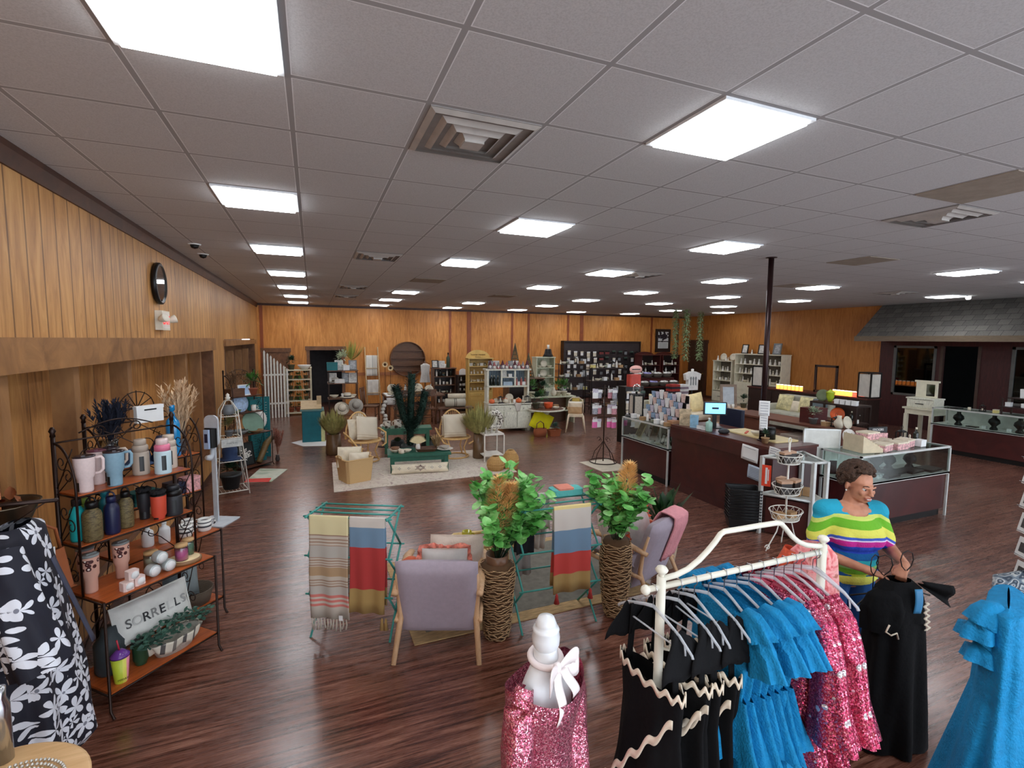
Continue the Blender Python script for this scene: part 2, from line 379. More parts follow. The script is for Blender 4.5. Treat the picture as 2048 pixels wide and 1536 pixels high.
for i, (y0, y1) in enumerate(((8.05, 9.1), (5.25, 6.5), (3.5, 5.1))):
 t = bpy.data.objects.new('window_%d' % (i+3), None); COL.objects.link(t); t['kind'] = 'structure'
 b = MB()
 for q in ((y0, y0+.06, .9, 2.3), (y1-.06, y1, .9, 2.3), (y0, y1, .9, .96), (y0, y1, 2.24, 2.3)): b.box(RIGHT-.02, RIGHT+.06, *q)
 part('window_frame', b, M('grey_frame_paint', (92, 92, 88), .5), t)
 b = MB(); b.box(RIGHT+.02, RIGHT+.026, y0+.05, y1-.05, .95, 2.25); part('pane', b, GLASS('window_glass', (120, 130, 132), .9, .03), t)
b = MB()
for y in (7.12, 7.92): b.box(RIGHT-.03, RIGHT+.03, y-.03, y+.03, 0, 2.3)
struct('trim_13', b, M('doorway_trim', (70, 52, 44), .5))
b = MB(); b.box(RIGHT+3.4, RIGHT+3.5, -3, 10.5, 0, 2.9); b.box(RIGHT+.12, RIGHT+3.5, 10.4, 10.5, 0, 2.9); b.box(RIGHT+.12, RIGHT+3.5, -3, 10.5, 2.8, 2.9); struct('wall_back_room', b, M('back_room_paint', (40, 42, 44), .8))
def shingle():
 t = NT('grey_shingles'); v = t.co('Object', (1, 1, 1), rot=(0, 0, pi/2))
 br = t.n('TexBrick'); t.l(v, br.inputs[0]); br.inputs['Scale'].default_value = 1; br.inputs['Brick Width'].default_value = .22; br.inputs['Row Height'].default_value = .16; br.inputs['Mortar Size'].default_value = .006
 br.inputs['Color1'].default_value = lin((92, 90, 86)); br.inputs['Color2'].default_value = lin((120, 116, 110)); br.inputs['Mortar'].default_value = lin((40, 38, 36))
 n_ = t.noise(t.co('Object'), 90, 2); t.l(t.mix(.35, br.outputs[0], t.ramp(n_, [(.3, (60, 58, 56)), (.7, (140, 136, 130))])), t.b.inputs['Base Color']); t.set(Roughness=.9); t.bump(n_, .4, .01)
 return t.m
EX, EZ = 14.42, 2.56
b = MB(); b.prism([(RIGHT, CEIL-.001), (RIGHT-.05, CEIL-.001), (EX, EZ), (EX, EZ-.02), (EX+.05, EZ-.02), (RIGHT, CEIL-.12)], 0, FY+3, Matrix(((1, 0, 0, 0), (0, 0, 1, -3), (0, 1, 0, 0), (0, 0, 0, 1))))
t = bpy.data.objects.new('trim_14', None); COL.objects.link(t); t['kind'] = 'structure'
part('shingle_slope', b, shingle(), t)
b = MB(); b.box(EX-.03, EX+.02, -3, FY+.02, EZ-.14, EZ+.0); part('fascia_board', b, WOOD('fascia_wood', (96, 82, 66), (120, 104, 84)), t)
b = MB(); b.box(EX+.02, RIGHT, -3, FY, EZ-.13, EZ-.1); part('soffit', b, BURG, t)
b = MB(); b.box(RIGHT-.015, RIGHT, FY, BACK, 0, .09); struct('baseboard_right', b, TRIMD)
def cell(i, j): return Vector((GX+(i+.5)*TILE, GY+(j+.5)*TILE, CEIL))
_c = MB(); h = TILE/2-.012; w = .028
def make_light():
 t = thing('ceiling_light', 'x', 'ceiling light')
 b = MB()
 for q in ((-h, h, -h, -h+w), (-h, h, h-w, h), (-h, -h+w, -h+w, h-w), (h-w, h, -h+w, h-w)): b.box(q[0], q[1], q[2], q[3], -.014, 0)
 part('frame', b, M('light_frame_white', (225, 228, 230), .5), t)
 b = MB(); q = h-w; b.box(-q, q, -q, q, -.03, -.002)
 m = NT('light_diffuser'); m.b.inputs['Base Color'].default_value = (1, 1, 1, 1); m.b.inputs['Emission Color'].default_value = lin((246, 250, 255)); m.b.inputs['Emission Strength'].default_value = 10.
 part('diffuser', b, m.m, t)
 return t
LI = [(-2, 1), (-2, 5), (-2, 9), (-2, 13), (-2, 17), (-2, 21), (-2, 25), (2, 5), (2, 9), (2, 17), (2, 21), (2, 25), (2, 1), (6, 5), (6, 9), (6, 13), (6, 21), (6, 25),
      (10, 25), (10, 9), (10, 13), (10, 17), (10, 21), (14, 13), (14, 17), (14, 5), (14, 9), (14, 25), (18, 17), (18, 21), (18, 13), (18, 25), (22, 21), (21, 9), (18, 5), (10, 1), (10, -3), (-2, -3), (2, -3)]
ROWN = {-2: 'along the left wall', 2: 'in second row from left', 6: 'in third row from left', 10: 'in fourth row from left', 14: 'in fifth row from left', 18: 'in sixth row from left', 21: 'beside the shingled canopy', 22: 'near the far right corner'}
for i0 in sorted({i for i, j in LI}):
 js = sorted(j for i, j in LI if i == i0)
 for k, j in enumerate(js):
  c = cell(i0, j)
  inst('light', make_light, 'white ceiling light panel, %s from front %s' % (ORD[k], ROWN[i0]), c, 0, 'square ceiling light panels')
def make_vent():
 t = thing('ceiling_vent', 'x', 'ceiling vent')
 b = MB(); b.box(-h, h, -h, h, -.006, -.001); part('backing', b, M('vent_dark', (140, 134, 130), .7), t)
 for k, s_ in enumerate((h, h-.075, h-.145, h-.21)):
  b = MB(); a, c = s_, s_-.03
  for u in range(4):
   T = RZ(u*pi/2); zt, zb = -.008, -.022
   b.add([T @ Vector(p) for p in ((-a, -a, zt), (a, -a, zt), (c, -c, zb-.006*k), (-c, -c, zb-.006*k))], [(0, 1, 2, 3)], False)
  part('louvre', b, M('vent_white', (176, 170, 164), .5), t)
 b = MB(); b.box(-.055, .055, -.055, .055, -.05, -.035); part('centre_plate', b, M('vent_white', (176, 170, 164), .5), t)
 return t
for n_, (i, j) in zip(('large grey square diffuser vent between the two nearest light panels', 'grey ceiling vent, second out from the left along its row', 'small grey ceiling vent farthest back near the left end', 'dark ceiling vent at the right beside the stained tile', 'dark ceiling vent just right of the yellowish light', 'grey ceiling vent nearest the shingled canopy', 'grey ceiling vent, third out along the left row'), ((0, 2), (0, 9), (0, 20), (7, 2), (7, 9), (18, 9), (0, 16))):
 inst('vent', make_vent, n_, cell(i, j), 0, 'square ceiling vents')
for n_, (i, j) in zip(('tan stained ceiling tile at the far right', 'tan ceiling tile above the dark pole', 'tan ceiling tile in the second row of lights', 'tan ceiling tile behind the dark vent', 'small tan ceiling tile left of the far right light'), ((6, 1), (10, 5), (2, 13), (6, 17), (13, 9))):
 b = MB(); b.box(-h, h, -h, h, -.008, 0); solo('ceiling_tile', b, M('tan_tile', (150, 138, 124), .9, bump=.3, bs=90), n_, 'ceiling tile', cell(i, j), 0, 'tan ceiling tiles')
sc.view_settings.view_transform = 'Standard'; sc.view_settings.look = 'None'; sc.view_settings.gamma = 1; sc.view_settings.use_curve_mapping = False
sc.view_settings.exposure = .82
wd = bpy.data.worlds.new('world'); sc.world = wd; wd.use_nodes = True
wd.node_tree.nodes['Background'].inputs[0].default_value = (.45, .5, .56, 1); wd.node_tree.nodes['Background'].inputs[1].default_value = 3.9  # strong sky through the open end behind the camera, added as ceiling fill
cy = sc.cycles; cy.max_bounces = 7; cy.diffuse_bounces = 4; cy.glossy_bounces = 3; cy.transparent_max_bounces = 12; cy.transmission_bounces = 4; cy.adaptive_threshold = .04
WHITE = M('white_glaze', (226, 222, 214), .4); CREAM = M('cream_glaze', (214, 204, 182), .5); BLACK = M('black_metal', (20, 18, 18), .4, .3)
IRON = M('bronze_iron', (44, 28, 22), .38, .6); CLEAR = GLASS(); KRAFT = M('kraft', (168, 132, 92), .8); PAPER = M('paper_white', (228, 228, 226), .8, var=.04)
WICK = WEAVE('wicker', (206, 168, 112), (120, 82, 44)); SILVER = M('silver_metal', (178, 180, 178), .35, .7); TEAL = M('teal_paint', (18, 106, 112), .5)
GREY = M('grey_glaze', (120, 124, 124), .4); NAVY = M('navy', (26, 34, 62), .5); PINK = M('pink_gloss', (226, 120, 150), .4); SAGE = M('sage', (112, 124, 92), .6)
GREEN = M('leaf_green', (64, 112, 44), .5, var=.35, vs=14); DGREEN = M('dark_leaf', (26, 56, 34), .6, var=.35, vs=14); OLIVE = M('olive_leaf', (112, 108, 62), .7, var=.3, vs=10)
CHR = M('chrome', (200, 202, 206), .2, 1, var=.02)
def P_(name, ms): return [m if not isinstance(m, str) else MATS[m] for m in ms]
def k_lathe(name, cat, prof, mat, n=16, extra=None):
 def f():
  t = thing(name, 'x', cat); b = MB(); b.lathe(prof, n=n); part('body', b, mat, t)
  if extra: extra(t)
  return t
 return f
def mk_bottle(h, r, mat, capm=BLACK, neck=.4, ch=.12):
 def f():
  t = thing('bottle', 'x', 'bottle'); b = MB()
  b.lathe([(r*.92, 0), (r, .01), (r, h*.62), (r*.86, h*.7), (r*neck, h*.78), (r*neck, h*(1-ch))]); part('body', b, mat, t)
  b = MB(); b.lathe([(r*neck*1.15, h*(1-ch)), (r*neck*1.15, h-.005), (r*neck, h)]); part('cap', b, capm, t)
  return t
 return f
def mk_flask(mat, capm, h=.27, r=.037, loop=False):
 def f():
  t = thing('water_bottle', 'x', 'water bottle'); b = MB()
  b.lathe([(r*.9, 0), (r, .012), (r, h*.66), (r*.9, h*.74), (r*.58, h*.81), (r*.55, h*.84)], n=24); part('body', b, mat, t)
  b = MB(); b.lathe([(r*.64, h*.84), (r*.64, h*.97), (r*.56, h)], n=24)
  if loop: b.tube([(r*.5*cos(a), 0, h*.97+.035*sin(a)) for a in [pi*k/8 for k in range(9)]], .005, 6)
  part('lid', b, capm, t)
  return t
 return f
def tagstrip(t, r, z, h, a=-.6, w=.016):
 b = MB(); b.sheet(lambda u, v: (r*cos(a+(u-.5)*w*2/r), r*sin(a+(u-.5)*w*2/r), z+h*v), 6, 1); part('label_strip', b, M('black_label', (22, 24, 24), .4), t, 'black label strip')
def mk_tumbler(mat, lidm, h=.3, r=.048, handle=True, stem=.36, label=True, rim=None):
 def f():
  t = thing('tumbler', 'x', 'tumbler'); b = MB(); r2 = r*.74
  b.lathe([(r2*.95, 0), (r2, .01), (r2*1.03, h*stem), (r*.97, h*(stem+.1)), (r*1.04, h*.93), (r*1.04, h*.95)], n=28)
  part('body', b, mat, t)
  b = MB(); b.lathe([(r*1.06, h*.94), (r*1.06, h*.97), (r*.7, h*.98), (r*.3, h*.985)], n=28); b.cb((r*.2, 0, h*.992), (r*1.2, r*.35, h*.03)); part('lid', b, lidm, t)
  if handle:
   b = MB(); b.tube([(0, r, h*.9), (0, r+.03, h*.9), (0, r+.038, h*.84), (0, r+.036, h*.56), (0, r+.02, h*.48), (0, r*.95, h*.47)], .009, 8); part('handle', b, mat, t)
  if label: tagstrip(t, r2*1.06, h*.04, h*.24, -1.1)
  return t
 return f
def mk_jug(mat, topm, h=.27, r=.055, lidm=None):
 def f():
  t = thing('insulated_jug', 'x', 'jug'); b = MB(); b.lathe([(r*.96, 0), (r, .01), (r, h*.6), (r*.9, h*.68)], n=28); part('body', b, mat, t)
  b = MB(); b.lathe([(r*.93, h*.66), (r*.93, h*.8), (r*.8, h*.84)], n=28); part('collar', b, topm, t)
  b = MB(); b.lathe([(r*.72, h*.84), (r*.72, h*.98), (r*.66, h)], n=28); part('lid', b, lidm or mat, t)
  tagstrip(t, r+.001, h*.12, h*.42, -.9, .014); return t
 return f
def mk_jar(glass, fill, lidm, h=.1, r=.04):
 def f():
  t = thing('jar', 'x', 'jar'); b = MB(); b.lathe([(r, 0), (r, h*.82), (r*.9, h*.86)], n=16); part('glass', b, glass, t)
  b = MB(); b.lathe([(r*.93, .004), (r*.93, h*.6)], n=16); part('filling', b, fill, t)
  b = MB(); b.lathe([(r*.96, h*.86), (r*.96, h)], n=16); part('lid', b, lidm, t); return t
 return f
def mk_candle(mat, h=.1, r=.035, flame=False, topm=None):
 def f():
  t = thing('candle', 'x', 'candle'); b = MB(); b.lathe([(r, 0), (r, h*.94), (r*.85, h*.95), (r*.8, h*.9)], n=14); part('wax', b, mat, t)
  b = MB(); b.lathe([(.002, h*.9), (.002, h*1.02)], n=6); part('wick', b, BLACK, t); return t
 return f
def mk_mug(mat, h=.09, r=.04, patt=None):
 def f():
  t = thing('mug', 'x', 'mug'); b = MB(); b.lathe([(r*.85, 0), (r, h*.15), (r, h), (r*.9, h), (r*.88, h*.2), (0.001, h*.12)], n=18); part('cup', b, mat, t)
  b = MB(); b.tube([(r*.9, 0, h*.8), (r*1.5, 0, h*.78), (r*1.7, 0, h*.5), (r*1.4, 0, h*.25), (r*.9, 0, h*.22)], .006, 6); part('handle', b, mat, t); return t
 return f
def mk_box(w, d, h, mat, lidm=None, name='gift_box', cat='box'):
 def f():
  t = thing(name, 'x', cat); b = MB(); b.box(-w/2, w/2, -d/2, d/2, 0, h*.8, bev=.002); part('box_body', b, mat, t)
  b = MB(); b.box(-w/2-.003, w/2+.003, -d/2-.003, d/2+.003, h*.8, h, bev=.002); part('lid', b, lidm or mat, t); return t
 return f
def mk_frame(w, h, fm, pm, name='picture_frame', lean=.18, bw=.02):
 def f():
  t = thing(name, 'x', 'picture frame'); T = RX(-lean)
  b = MB(); b.T = T
  for q in ((-w/2, w/2, 0, bw), (-w/2, w/2, h-bw, h), (-w/2, -w/2+bw, bw, h-bw), (w/2-bw, w/2, bw, h-bw)): b.box(q[0], q[1], -.01, .01, q[2], q[3])
  part('frame', b, fm, t); b = MB(); b.T = T; b.box(-w/2+bw, w/2-bw, -.002, .006, bw, h-bw); part('picture', b, pm, t)
  b = MB(); s_ = sin(lean)*h*.9; b.tube([(0, .012+s_*.9, h*.75*cos(lean)), (0, s_+.09, .005)], .004, 5); part('easel_leg', b, BLACK, t); return t
 return f
def mk_card(w, h, mat, name='card', cat='card', th=.004, lean=.12, stripe=None):
 def f():
  t = thing(name, 'x', cat); b = MB(); b.T = RX(-lean); b.box(-w/2, w/2, -th/2, th/2, 0, h); part('front', b, mat, t)
  b = MB(); b.T = RX(lean); b.box(-w/2, w/2, .002, .002+th/2, 0, h*.99) if not stripe else b.box(-w*.38, w*.38, .003, .004, 0, h*.9); part('back', b, mat, t); return t
 return f
def mk_figure(mat, h=.14, prof=None, hat=None):
 def f():
  t = thing('figurine', 'x', 'figurine'); b = MB(); r = h*.24
  b.lathe([(r, 0), (r*.95, h*.1), (r*.7, h*.45), (r*.35, h*.6), (r*.5, h*.72), (r*.52, h*.84), (r*.3, h*.96), (0.001, h)], n=12); part('body', b, mat, t)
  b = MB(); b.lathe([(r*1.1, 0), (r*1.1, h*.05)], n=12); part('base', b, hat or mat, t); return t
 return f
def mk_gnome(hatm, bodm, h=.26):
 def f():
  t = thing('gnome_ornament', 'x', 'ornament'); r = h*.24
  b = MB(); b.lathe([(r, 0), (r*1.1, h*.12), (r*.9, h*.34), (r*.6, h*.42)], n=12); part('body', b, bodm, t)
  b = MB(); b.lathe([(r*.98, h*.38), (r*.7, h*.52), (r*.35, h*.78), (0.002, h)], n=12); part('hat', b, hatm, t)
  b = MB(); b.add([(0, -r*.95, h*.4), (r*.6, -r*.9, h*.36), (0, -r*1.3, h*.06), (-r*.6, -r*.9, h*.36)], [(0, 3, 2, 1)]); b.ball((0, -r*.95, h*.4), r*.2, 8); part('beard', b, WHITE, t); return t
 return f
def mk_bowl(mat, r=.12, h=.06):
 def f():
  t = thing('bowl', 'x', 'bowl'); b = MB(); b.lathe([(r*.4, 0), (r*.45, .005), (r*.8, h*.5), (r, h), (r*.95, h), (r*.72, h*.5), (.001, .012)], n=22); part('bowl', b, mat, t)
  b = MB(); b.lathe([(r*.42, -.0), (r*.42, .006)], n=18); part('foot_ring', b, mat, t); return t
 return f
def mk_plate(mat, r=.13, lean=.25, rim=None):
 def f():
  t = thing('plate', 'x', 'plate'); T = TR(0, .02, 0) @ RX(pi/2-lean) @ TR(0, r, 0)
  b = MB(); b.lathe([(.001, -.006), (r*.6, -.004), (r, .012), (r, .016), (r*.6, .002), (.001, 0)], n=24, T=T); part('dish', b, mat, t)
  b = MB()
  for sx in (-1, 1): b.tube([(sx*r*.4, .09, .005), (sx*r*.4, -.03, .005), (sx*r*.4, -.045, .03)], .004, 5)
  part('stand', b, BLACK, t); return t
 return f
def mk_vase(mat, h=.3, r=.08, prof=None):
 def f():
  t = thing('vase', 'x', 'vase'); b = MB(); b.lathe(prof or [(r*.6, 0), (r, h*.3), (r*.95, h*.5), (r*.4, h*.8), (r*.45, h), (r*.38, h), (r*.34, h*.8)], n=18); part('body', b, mat, t)
  return t
 return f
def mk_lantern(mat, w=.14, h=.3):
 def f():
  t = thing('lantern', 'x', 'lantern'); b = MB(); q = w/2
  for x in (-q, q):
   for y in (-q, q): b.cb((x, y, h*.4), (.012, .012, h*.7))
  b.cb((0, 0, .012), (w+.03, w+.03, .024)); b.lathe([(w*.78, h*.74), (w*.4, h*.86), (w*.1, h*.92)], n=4, T=RZ(pi/4)); part('cage', b, mat, t)
  b = MB(); b.tube([(cos(a)*.03, 0, h*.93+.03+sin(a)*.03) for a in [2*pi*k/12 for k in range(12)]], .003, 5, True); part('ring', b, mat, t)
  b = MB(); b.lathe([(w*.22, .025), (w*.22, h*.4)], n=12); part('candle', b, CREAM, t); return t
 return f
def mk_cushion(mat, w=.45, h=.45, d=.14, ruf=None, name='cushion', piping=None):
 """a stuffed cushion standing on its lower edge, face towards -y"""
 def f():
  t = thing(name, 'x', 'cushion'); b = MB()
  def fn(s_):
   def g(u, v):
    x, z = (u-.5)*2, (v-.5)*2; e = (1-abs(x)**2.6)*(1-abs(z)**2.6); pin = 1-.07*(1-abs(x))*abs(z)**3; pin2 = 1-.07*(1-abs(z))*abs(x)**3
    return (x*w/2*pin2, s_*d/2*max(0, e)**.55+.004*sin(9*x+7*z), h/2+z*h/2*pin)
   return g
  b.sheet(fn(-1), 14, 14); b.sheet(lambda u, v: fn(1)(1-u, v), 14, 14); part('cover', b, mat, t)
  if ruf:
   b = MB(); N = 120
   def rf(u, v):
    a = u*4; k = int(a) % 4; q = a-int(a) if a < 4 else 0; c = [(-1, -1), (1, -1), (1, 1), (-1, 1), (-1, -1)]; p, q_ = c[k], c[k+1]
    x = p[0]+(q_[0]-p[0])*q; z = p[1]+(q_[1]-p[1])*q; e = 1+v*(.17+.05*sin(u*47))
    return (x*w/2*e, .03*sin(u*2*pi*21+2*sin(u*31))*v, h/2+z*h/2*e)
   b.sheet(rf, 272, 2, .003); part('ruffle', b, ruf, t)
  else:
   b = MB(); b.tube([(x*w/2*.985, 0, h/2+z*h/2*.985) for x, z in ((-1, -1), (0, -.97), (1, -1), (.97, 0), (1, 1), (0, .97), (-1, 1), (-.97, 0))], .006, 5, True); part('piping', b, piping or mat, t)
  return t
 return f
def mk_throwfold(mat, w=.5, d=.3, h=.06):
 def f():
  t = thing('folded_blanket', 'x', 'blanket'); b = MB()
  for k in range(3): b.box(-w/2+.004*k, w/2-.005*k, -d/2, d/2-.004*k, k*h/3, (k+1)*h/3-.003, bev=.006)
  part('folds', b, mat, t); return t
 return f
def foliage(b, c, r, n, ln=.06, wd=.035, up=.4, rs=None, drop=0.):
 for k in range(n):
  d = Vector((R(-1, 1), R(-1, 1), R(-.5, 1)+up)).normalized(); p = Vector(c)+Vector((d.x*r[0], d.y*r[1], d.z*r[2]))*R(.25, 1.)
  q = (d+Vector((R(-.5, .5), R(-.5, .5), R(-.5, .5)-drop))).normalized(); s_ = R(.7, 1.2); b.leaf(p, q, ln*s_, wd*s_)
def mk_potplant(potm, leafm, h=.35, pr=.07, n=70, ln=.09, wd=.03, kind='bush', potted=True):
 def f():
  t = thing('potted_plant', 'x', 'plant'); ph = pr*1.5 if potted else .01
  b = MB(); b.lathe([(pr*.7, 0), (pr*.95, ph*.85), (pr*1.06, ph*.86), (pr*1.06, ph), (pr*.9, ph), (.001, ph*.92)], n=16); part('pot', b, potm, t)
  b = MB()
  if kind == 'bush': foliage(b, (0, 0, ph+h*.35), (h*.4, h*.4, h*.5), n, ln, wd)
  elif kind == 'grass':
   for k in range(n):
    a = R(0, 2*pi); s_ = R(.05, .75); b.leaf((cos(a)*pr*.3, sin(a)*pr*.3, ph), (cos(a)*s_, sin(a)*s_, 1), h*R(.6, 1.1), wd*.4, curl=-.25)
  elif kind == 'trail':
   foliage(b, (0, 0, ph+h*.12), (h*.3, h*.3, h*.15), n//2, ln, wd)
   for k in range(9):
    a = R(0, 2*pi)
    for q in range(n//18): b.leaf((cos(a)*(pr+.02), sin(a)*(pr+.02), ph-q*.035), (cos(a)*.6, sin(a)*.6, -.6), ln, wd)
  part('foliage', b, leafm, t); return t
 return f
def mk_basket(w, d, h, mat=None, handles=True, name='basket', flare=1.06):
 def f():
  t = thing(name, 'x', 'basket'); b = MB()
  def ring(s_, z): return [(s_*w/2*x, s_*d/2*y, z) for x, y in ((-.86, -1), (.86, -1), (1, -.8), (1, .8), (.86, 1), (-.86, 1), (-1, .8), (-1, -.8))]
  L = [ring(.9, 0), ring(flare, h), ring(flare-.06, h), ring(.86, .02)]; vs = sum(L, []); fs = [(j*8+i, j*8+(i+1) % 8, j*8+8+(i+1) % 8, j*8+8+i) for j in range(3) for i in range(8)]+[tuple(range(7, -1, -1)), tuple(range(24, 32))]
  b.add(vs, fs, False); part('basket_body', b, mat or WICK, t)
  b = MB(); b.tube(ring(flare-.02, h), .012, 6, True); part('rim', b, mat or WICK, t)
  if handles:
   for s_ in (-1, 1):
    b = MB(); b.tube([(s_*w/2*flare, -d*.18, h-.01), (s_*(w/2*flare+.015), -d*.15, h+.05), (s_*(w/2*flare+.015), d*.15, h+.05), (s_*w/2*flare, d*.18, h-.01)], .009, 6); part('handle', b, mat or WICK, t)
  return t
 return f
def place_row(items, p0, p1, z, desc, rz=0., group=None, jit=.0, key='r', order=None):
 """items: list of (key, maker, words); set out from p0 to p1, each label telling its place"""
 n = len(items); seen = {}; tot = {}
 for k, mk, wd_ in items: tot[wd_] = tot.get(wd_, 0)+1
 for i, (k, mk, wd_) in enumerate(items):
  t = (i+.5)/n; p = Vector(p0).lerp(Vector(p1), t); seen[wd_] = seen.get(wd_, 0)+1
  lb = '%s, %s from left %s' % (wd_, ORD[i % 20], desc)
  inst(k, mk, lb, (p.x+R(-jit, jit), p.y+R(-jit, jit), z), rz+R(-.2, .2)*(jit > 0), group)
def zAt(x, y, py):
 lo, hi = -.2, 3.4
 def P(z):
  d = Vector((x, y, z-EYE)); return 768-F_PX*d.dot(_u)/d.dot(_fw)
 for _ in range(40):
  m = (lo+hi)/2
  if P(m) > py: lo = m
  else: hi = m
 return (lo+hi)/2
SHELFW = WOOD('shelf_wood', (146, 66, 26), (196, 100, 44), .35, (1, 6, 1), 4, .3)
def scroll(c, r, ex, ez, turns=1.4, n=18, a0=0., s_=1):
 c = Vector(c); ex = Vector(ex); ez = Vector(ez)
 return [c+ex*(cos(a0+s_*turns*2*pi*k/n)*r*(1-.7*k/n))+ez*(sin(a0+s_*turns*2*pi*k/n)*r*(1-.7*k/n)) for k in range(n+1)]
def bakers_rack(name, label, F, rz, w=.73, dl=.4, du=.2, zs=(.15, .74, 1.06, 1.38), top=1.69, wood=SHELFW, iron=IRON, fan=False):
 t = thing(name, label, 'rack', F, rz); r = .0085; yb = dl; yu = dl-du
 X = Vector((1, 0, 0)); Yv = Vector((0, 1, 0)); Zv = Vector((0, 0, 1))
 for k, z in enumerate(zs):
  y0 = 0 if k < 2 else yu
  b = MB(); b.box(.012, w-.012, y0+.004, yb-.004, z-.016, z); s_ = part('shelf', b, wood, t, 'brown wooden shelf board')
  b = MB(); b.tube([(0, y0, z-.012), (w, y0, z-.012)], .006, 6); b.tube([(0, yb, z-.012), (w, yb, z-.012)], .006, 6)
  for x in (0, w): b.tube([(x, y0, z-.012), (x, yb, z-.012)], .006, 6)
  part('shelf_rail', b, iron, t)
 for x in (0, w):
  b = MB(); b.tube([(x, yb, 0), (x, yb, top+.05)], r*1.5, 8); b.lathe([(.016, 0), (.012, .02), (.02, .035), (.008, .06)], (x, yb, top+.04), 8); part('back_post', b, iron, t)
  b = MB(); b.tube([(x, -.035, .0), (x, -.02, .012), (x, 0, .04), (x, 0, zs[1])], r, 8); part('front_leg', b, iron, t)
  b = MB(); pts = [(x, yu, zs[1])]+[(x, yu, zs[3]+.03)]+[(x, yb-du*cos(a), zs[3]+.03+(top-zs[3]-.03)*sin(a)) for a in [pi/2*k/10 for k in range(11)]]; b.tube(pts, r*.85, 8); part('side_arch', b, iron, t)
  b = MB()
  for z0, z1 in ((zs[0], zs[1]), (zs[1], zs[2]), (zs[2], zs[3]), (zs[3], top)):
   h_ = z1-z0; ym = (yu+yb)/2
   b.tube(scroll((x, ym-.03, z0+h_*.36), .05, Yv, Zv, 1.2), .0035, 5); b.tube(scroll((x, ym+.03, z0+h_*.62), .05, Yv, Zv, 1.2, a0=pi), .0035, 5)
   b.tube([(x, yb, z0+.01), (x, ym+.04, z0+h_*.3), (x, ym-.04, z0+h_*.7), (x, yu+.01, z1-.02)], .0035, 5)
  part('side_scrollwork', b, iron, t)
 b = MB(); b.tube([(0, yb, top), (w, yb, top)], .006, 6)
 b.tube([(w*k/16, yb, top+.1*sin(pi*k/16)**1.5) for k in range(3, 14)], .005, 6)
 b.tube(scroll((w*.34, yb, top+.035), .04, X, Zv, 1.2, a0=0), .0045, 5); b.tube(scroll((w*.66, yb, top+.035), .04, X, Zv, 1.2, a0=pi, s_=-1), .0045, 5)
 b.tube([(w*.38, yb, top+.03), (w*.45, yb, top+.0), (w*.5, yb, top+.05), (w*.55, yb, top), (w*.62, yb, top+.03)], .0045, 5)
 part('crest_rail', b, iron, t)
 b = MB()
 for z0, z1 in zip(zs, list(zs[1:])+[top]):
  for fx, s_ in ((.25, 1), (.75, -1)):
   b.tube(scroll((w*fx, yb, (z0+z1)/2+.03), .07, X, Zv, 1.1, a0=0 if s_ > 0 else pi, s_=s_), .0035, 5)
   b.tube([(w*(.02 if s_ > 0 else .98), yb, z0), (w*(fx-.08*s_), yb, z0+(z1-z0)*.4), (w*.5, yb, z1-.02)], .0035, 5)
 part('back_scrollwork', b, iron, t)
 if fan:
  b = MB()
  for k in range(7):
   a = pi*k/6; b.tube([(w*.5, yb, top+.1), (w*.5+.13*cos(a), yb, top+.1+.13*sin(a)+.01)], .004, 5)
  b.tube([(w*.5+.13*cos(pi*k/14), yb, top+.1+.13*sin(pi*k/14)) for k in range(15)], .004, 5); part('fan_crest', b, iron, t)
 return t
RA = radians(46.7); FA = Vector((-1.21, 3.57, 0))
bakers_rack('bakers_rack', 'bronze scrolled bakers rack of drink tumblers in front of the left window bay', FA, RA)
def LA(x, y, z=0): return FA+Vector((x*cos(RA)-y*sin(RA), x*sin(RA)+y*cos(RA), z))
def LB(x, y, z=0): return LA(x+.39, y+.42, z)
bakers_rack('bakers_rack', 'second bronze bakers rack, standing directly behind the tumbler rack', LA(.39, .43), RA, fan=True)
def onA(px, py, z, ymin=.03, ymax=.37):
 p = onZ(px, py, z); d = p-FA; x = d.x*cos(RA)+d.y*sin(RA); y = -d.x*sin(RA)+d.y*cos(RA)
 return LA(min(max(x, .06), .67), min(max(y, ymin), ymax), z)
S1, S2, S3, S4 = 1.38, 1.06, .74, .15
BLUSH = M('blush_enamel', (222, 200, 196), .5, var=.05, vs=60, bump=.1, bs=300); DBLUE = M('dusty_blue_enamel', (128, 160, 176), .5, var=.05, vs=60, bump=.1, bs=300)
TAUPE = M('taupe_enamel', (170, 156, 142), .5, var=.04); PALEB = M('pale_blue_enamel', (188, 208, 214), .5, var=.04); BEIGE = M('beige_enamel', (200, 184, 168), .5, var=.04)
TURQ = M('turquoise_enamel', (28, 176, 178), .45, var=.04); TEALB = M('teal_enamel', (30, 120, 132), .45); NAVYB = M('navy_enamel', (22, 28, 64), .4); LIME = M('green_enamel', (138, 166, 70), .5)
CORAL = M('coral_enamel', (206, 76, 52), .5, var=.05); ROSE = M('rose_enamel', (206, 160, 142), .45, var=.04); CHAR = M('charcoal', (34, 34, 38), .5)
def camo():
 t = NT('bark_camo'); f = t.noise(t.co('Object', (14, 14, 40)), 1.5, 3, .6, 1.5)
 t.l(t.ramp(f, [(.3, (52, 42, 26)), (.45, (92, 78, 48)), (.55, (120, 104, 66)), (.68, (66, 60, 36))]), t.b.inputs['Base Color']); t.set(Roughness=.6); return t.m
CAMO = camo()
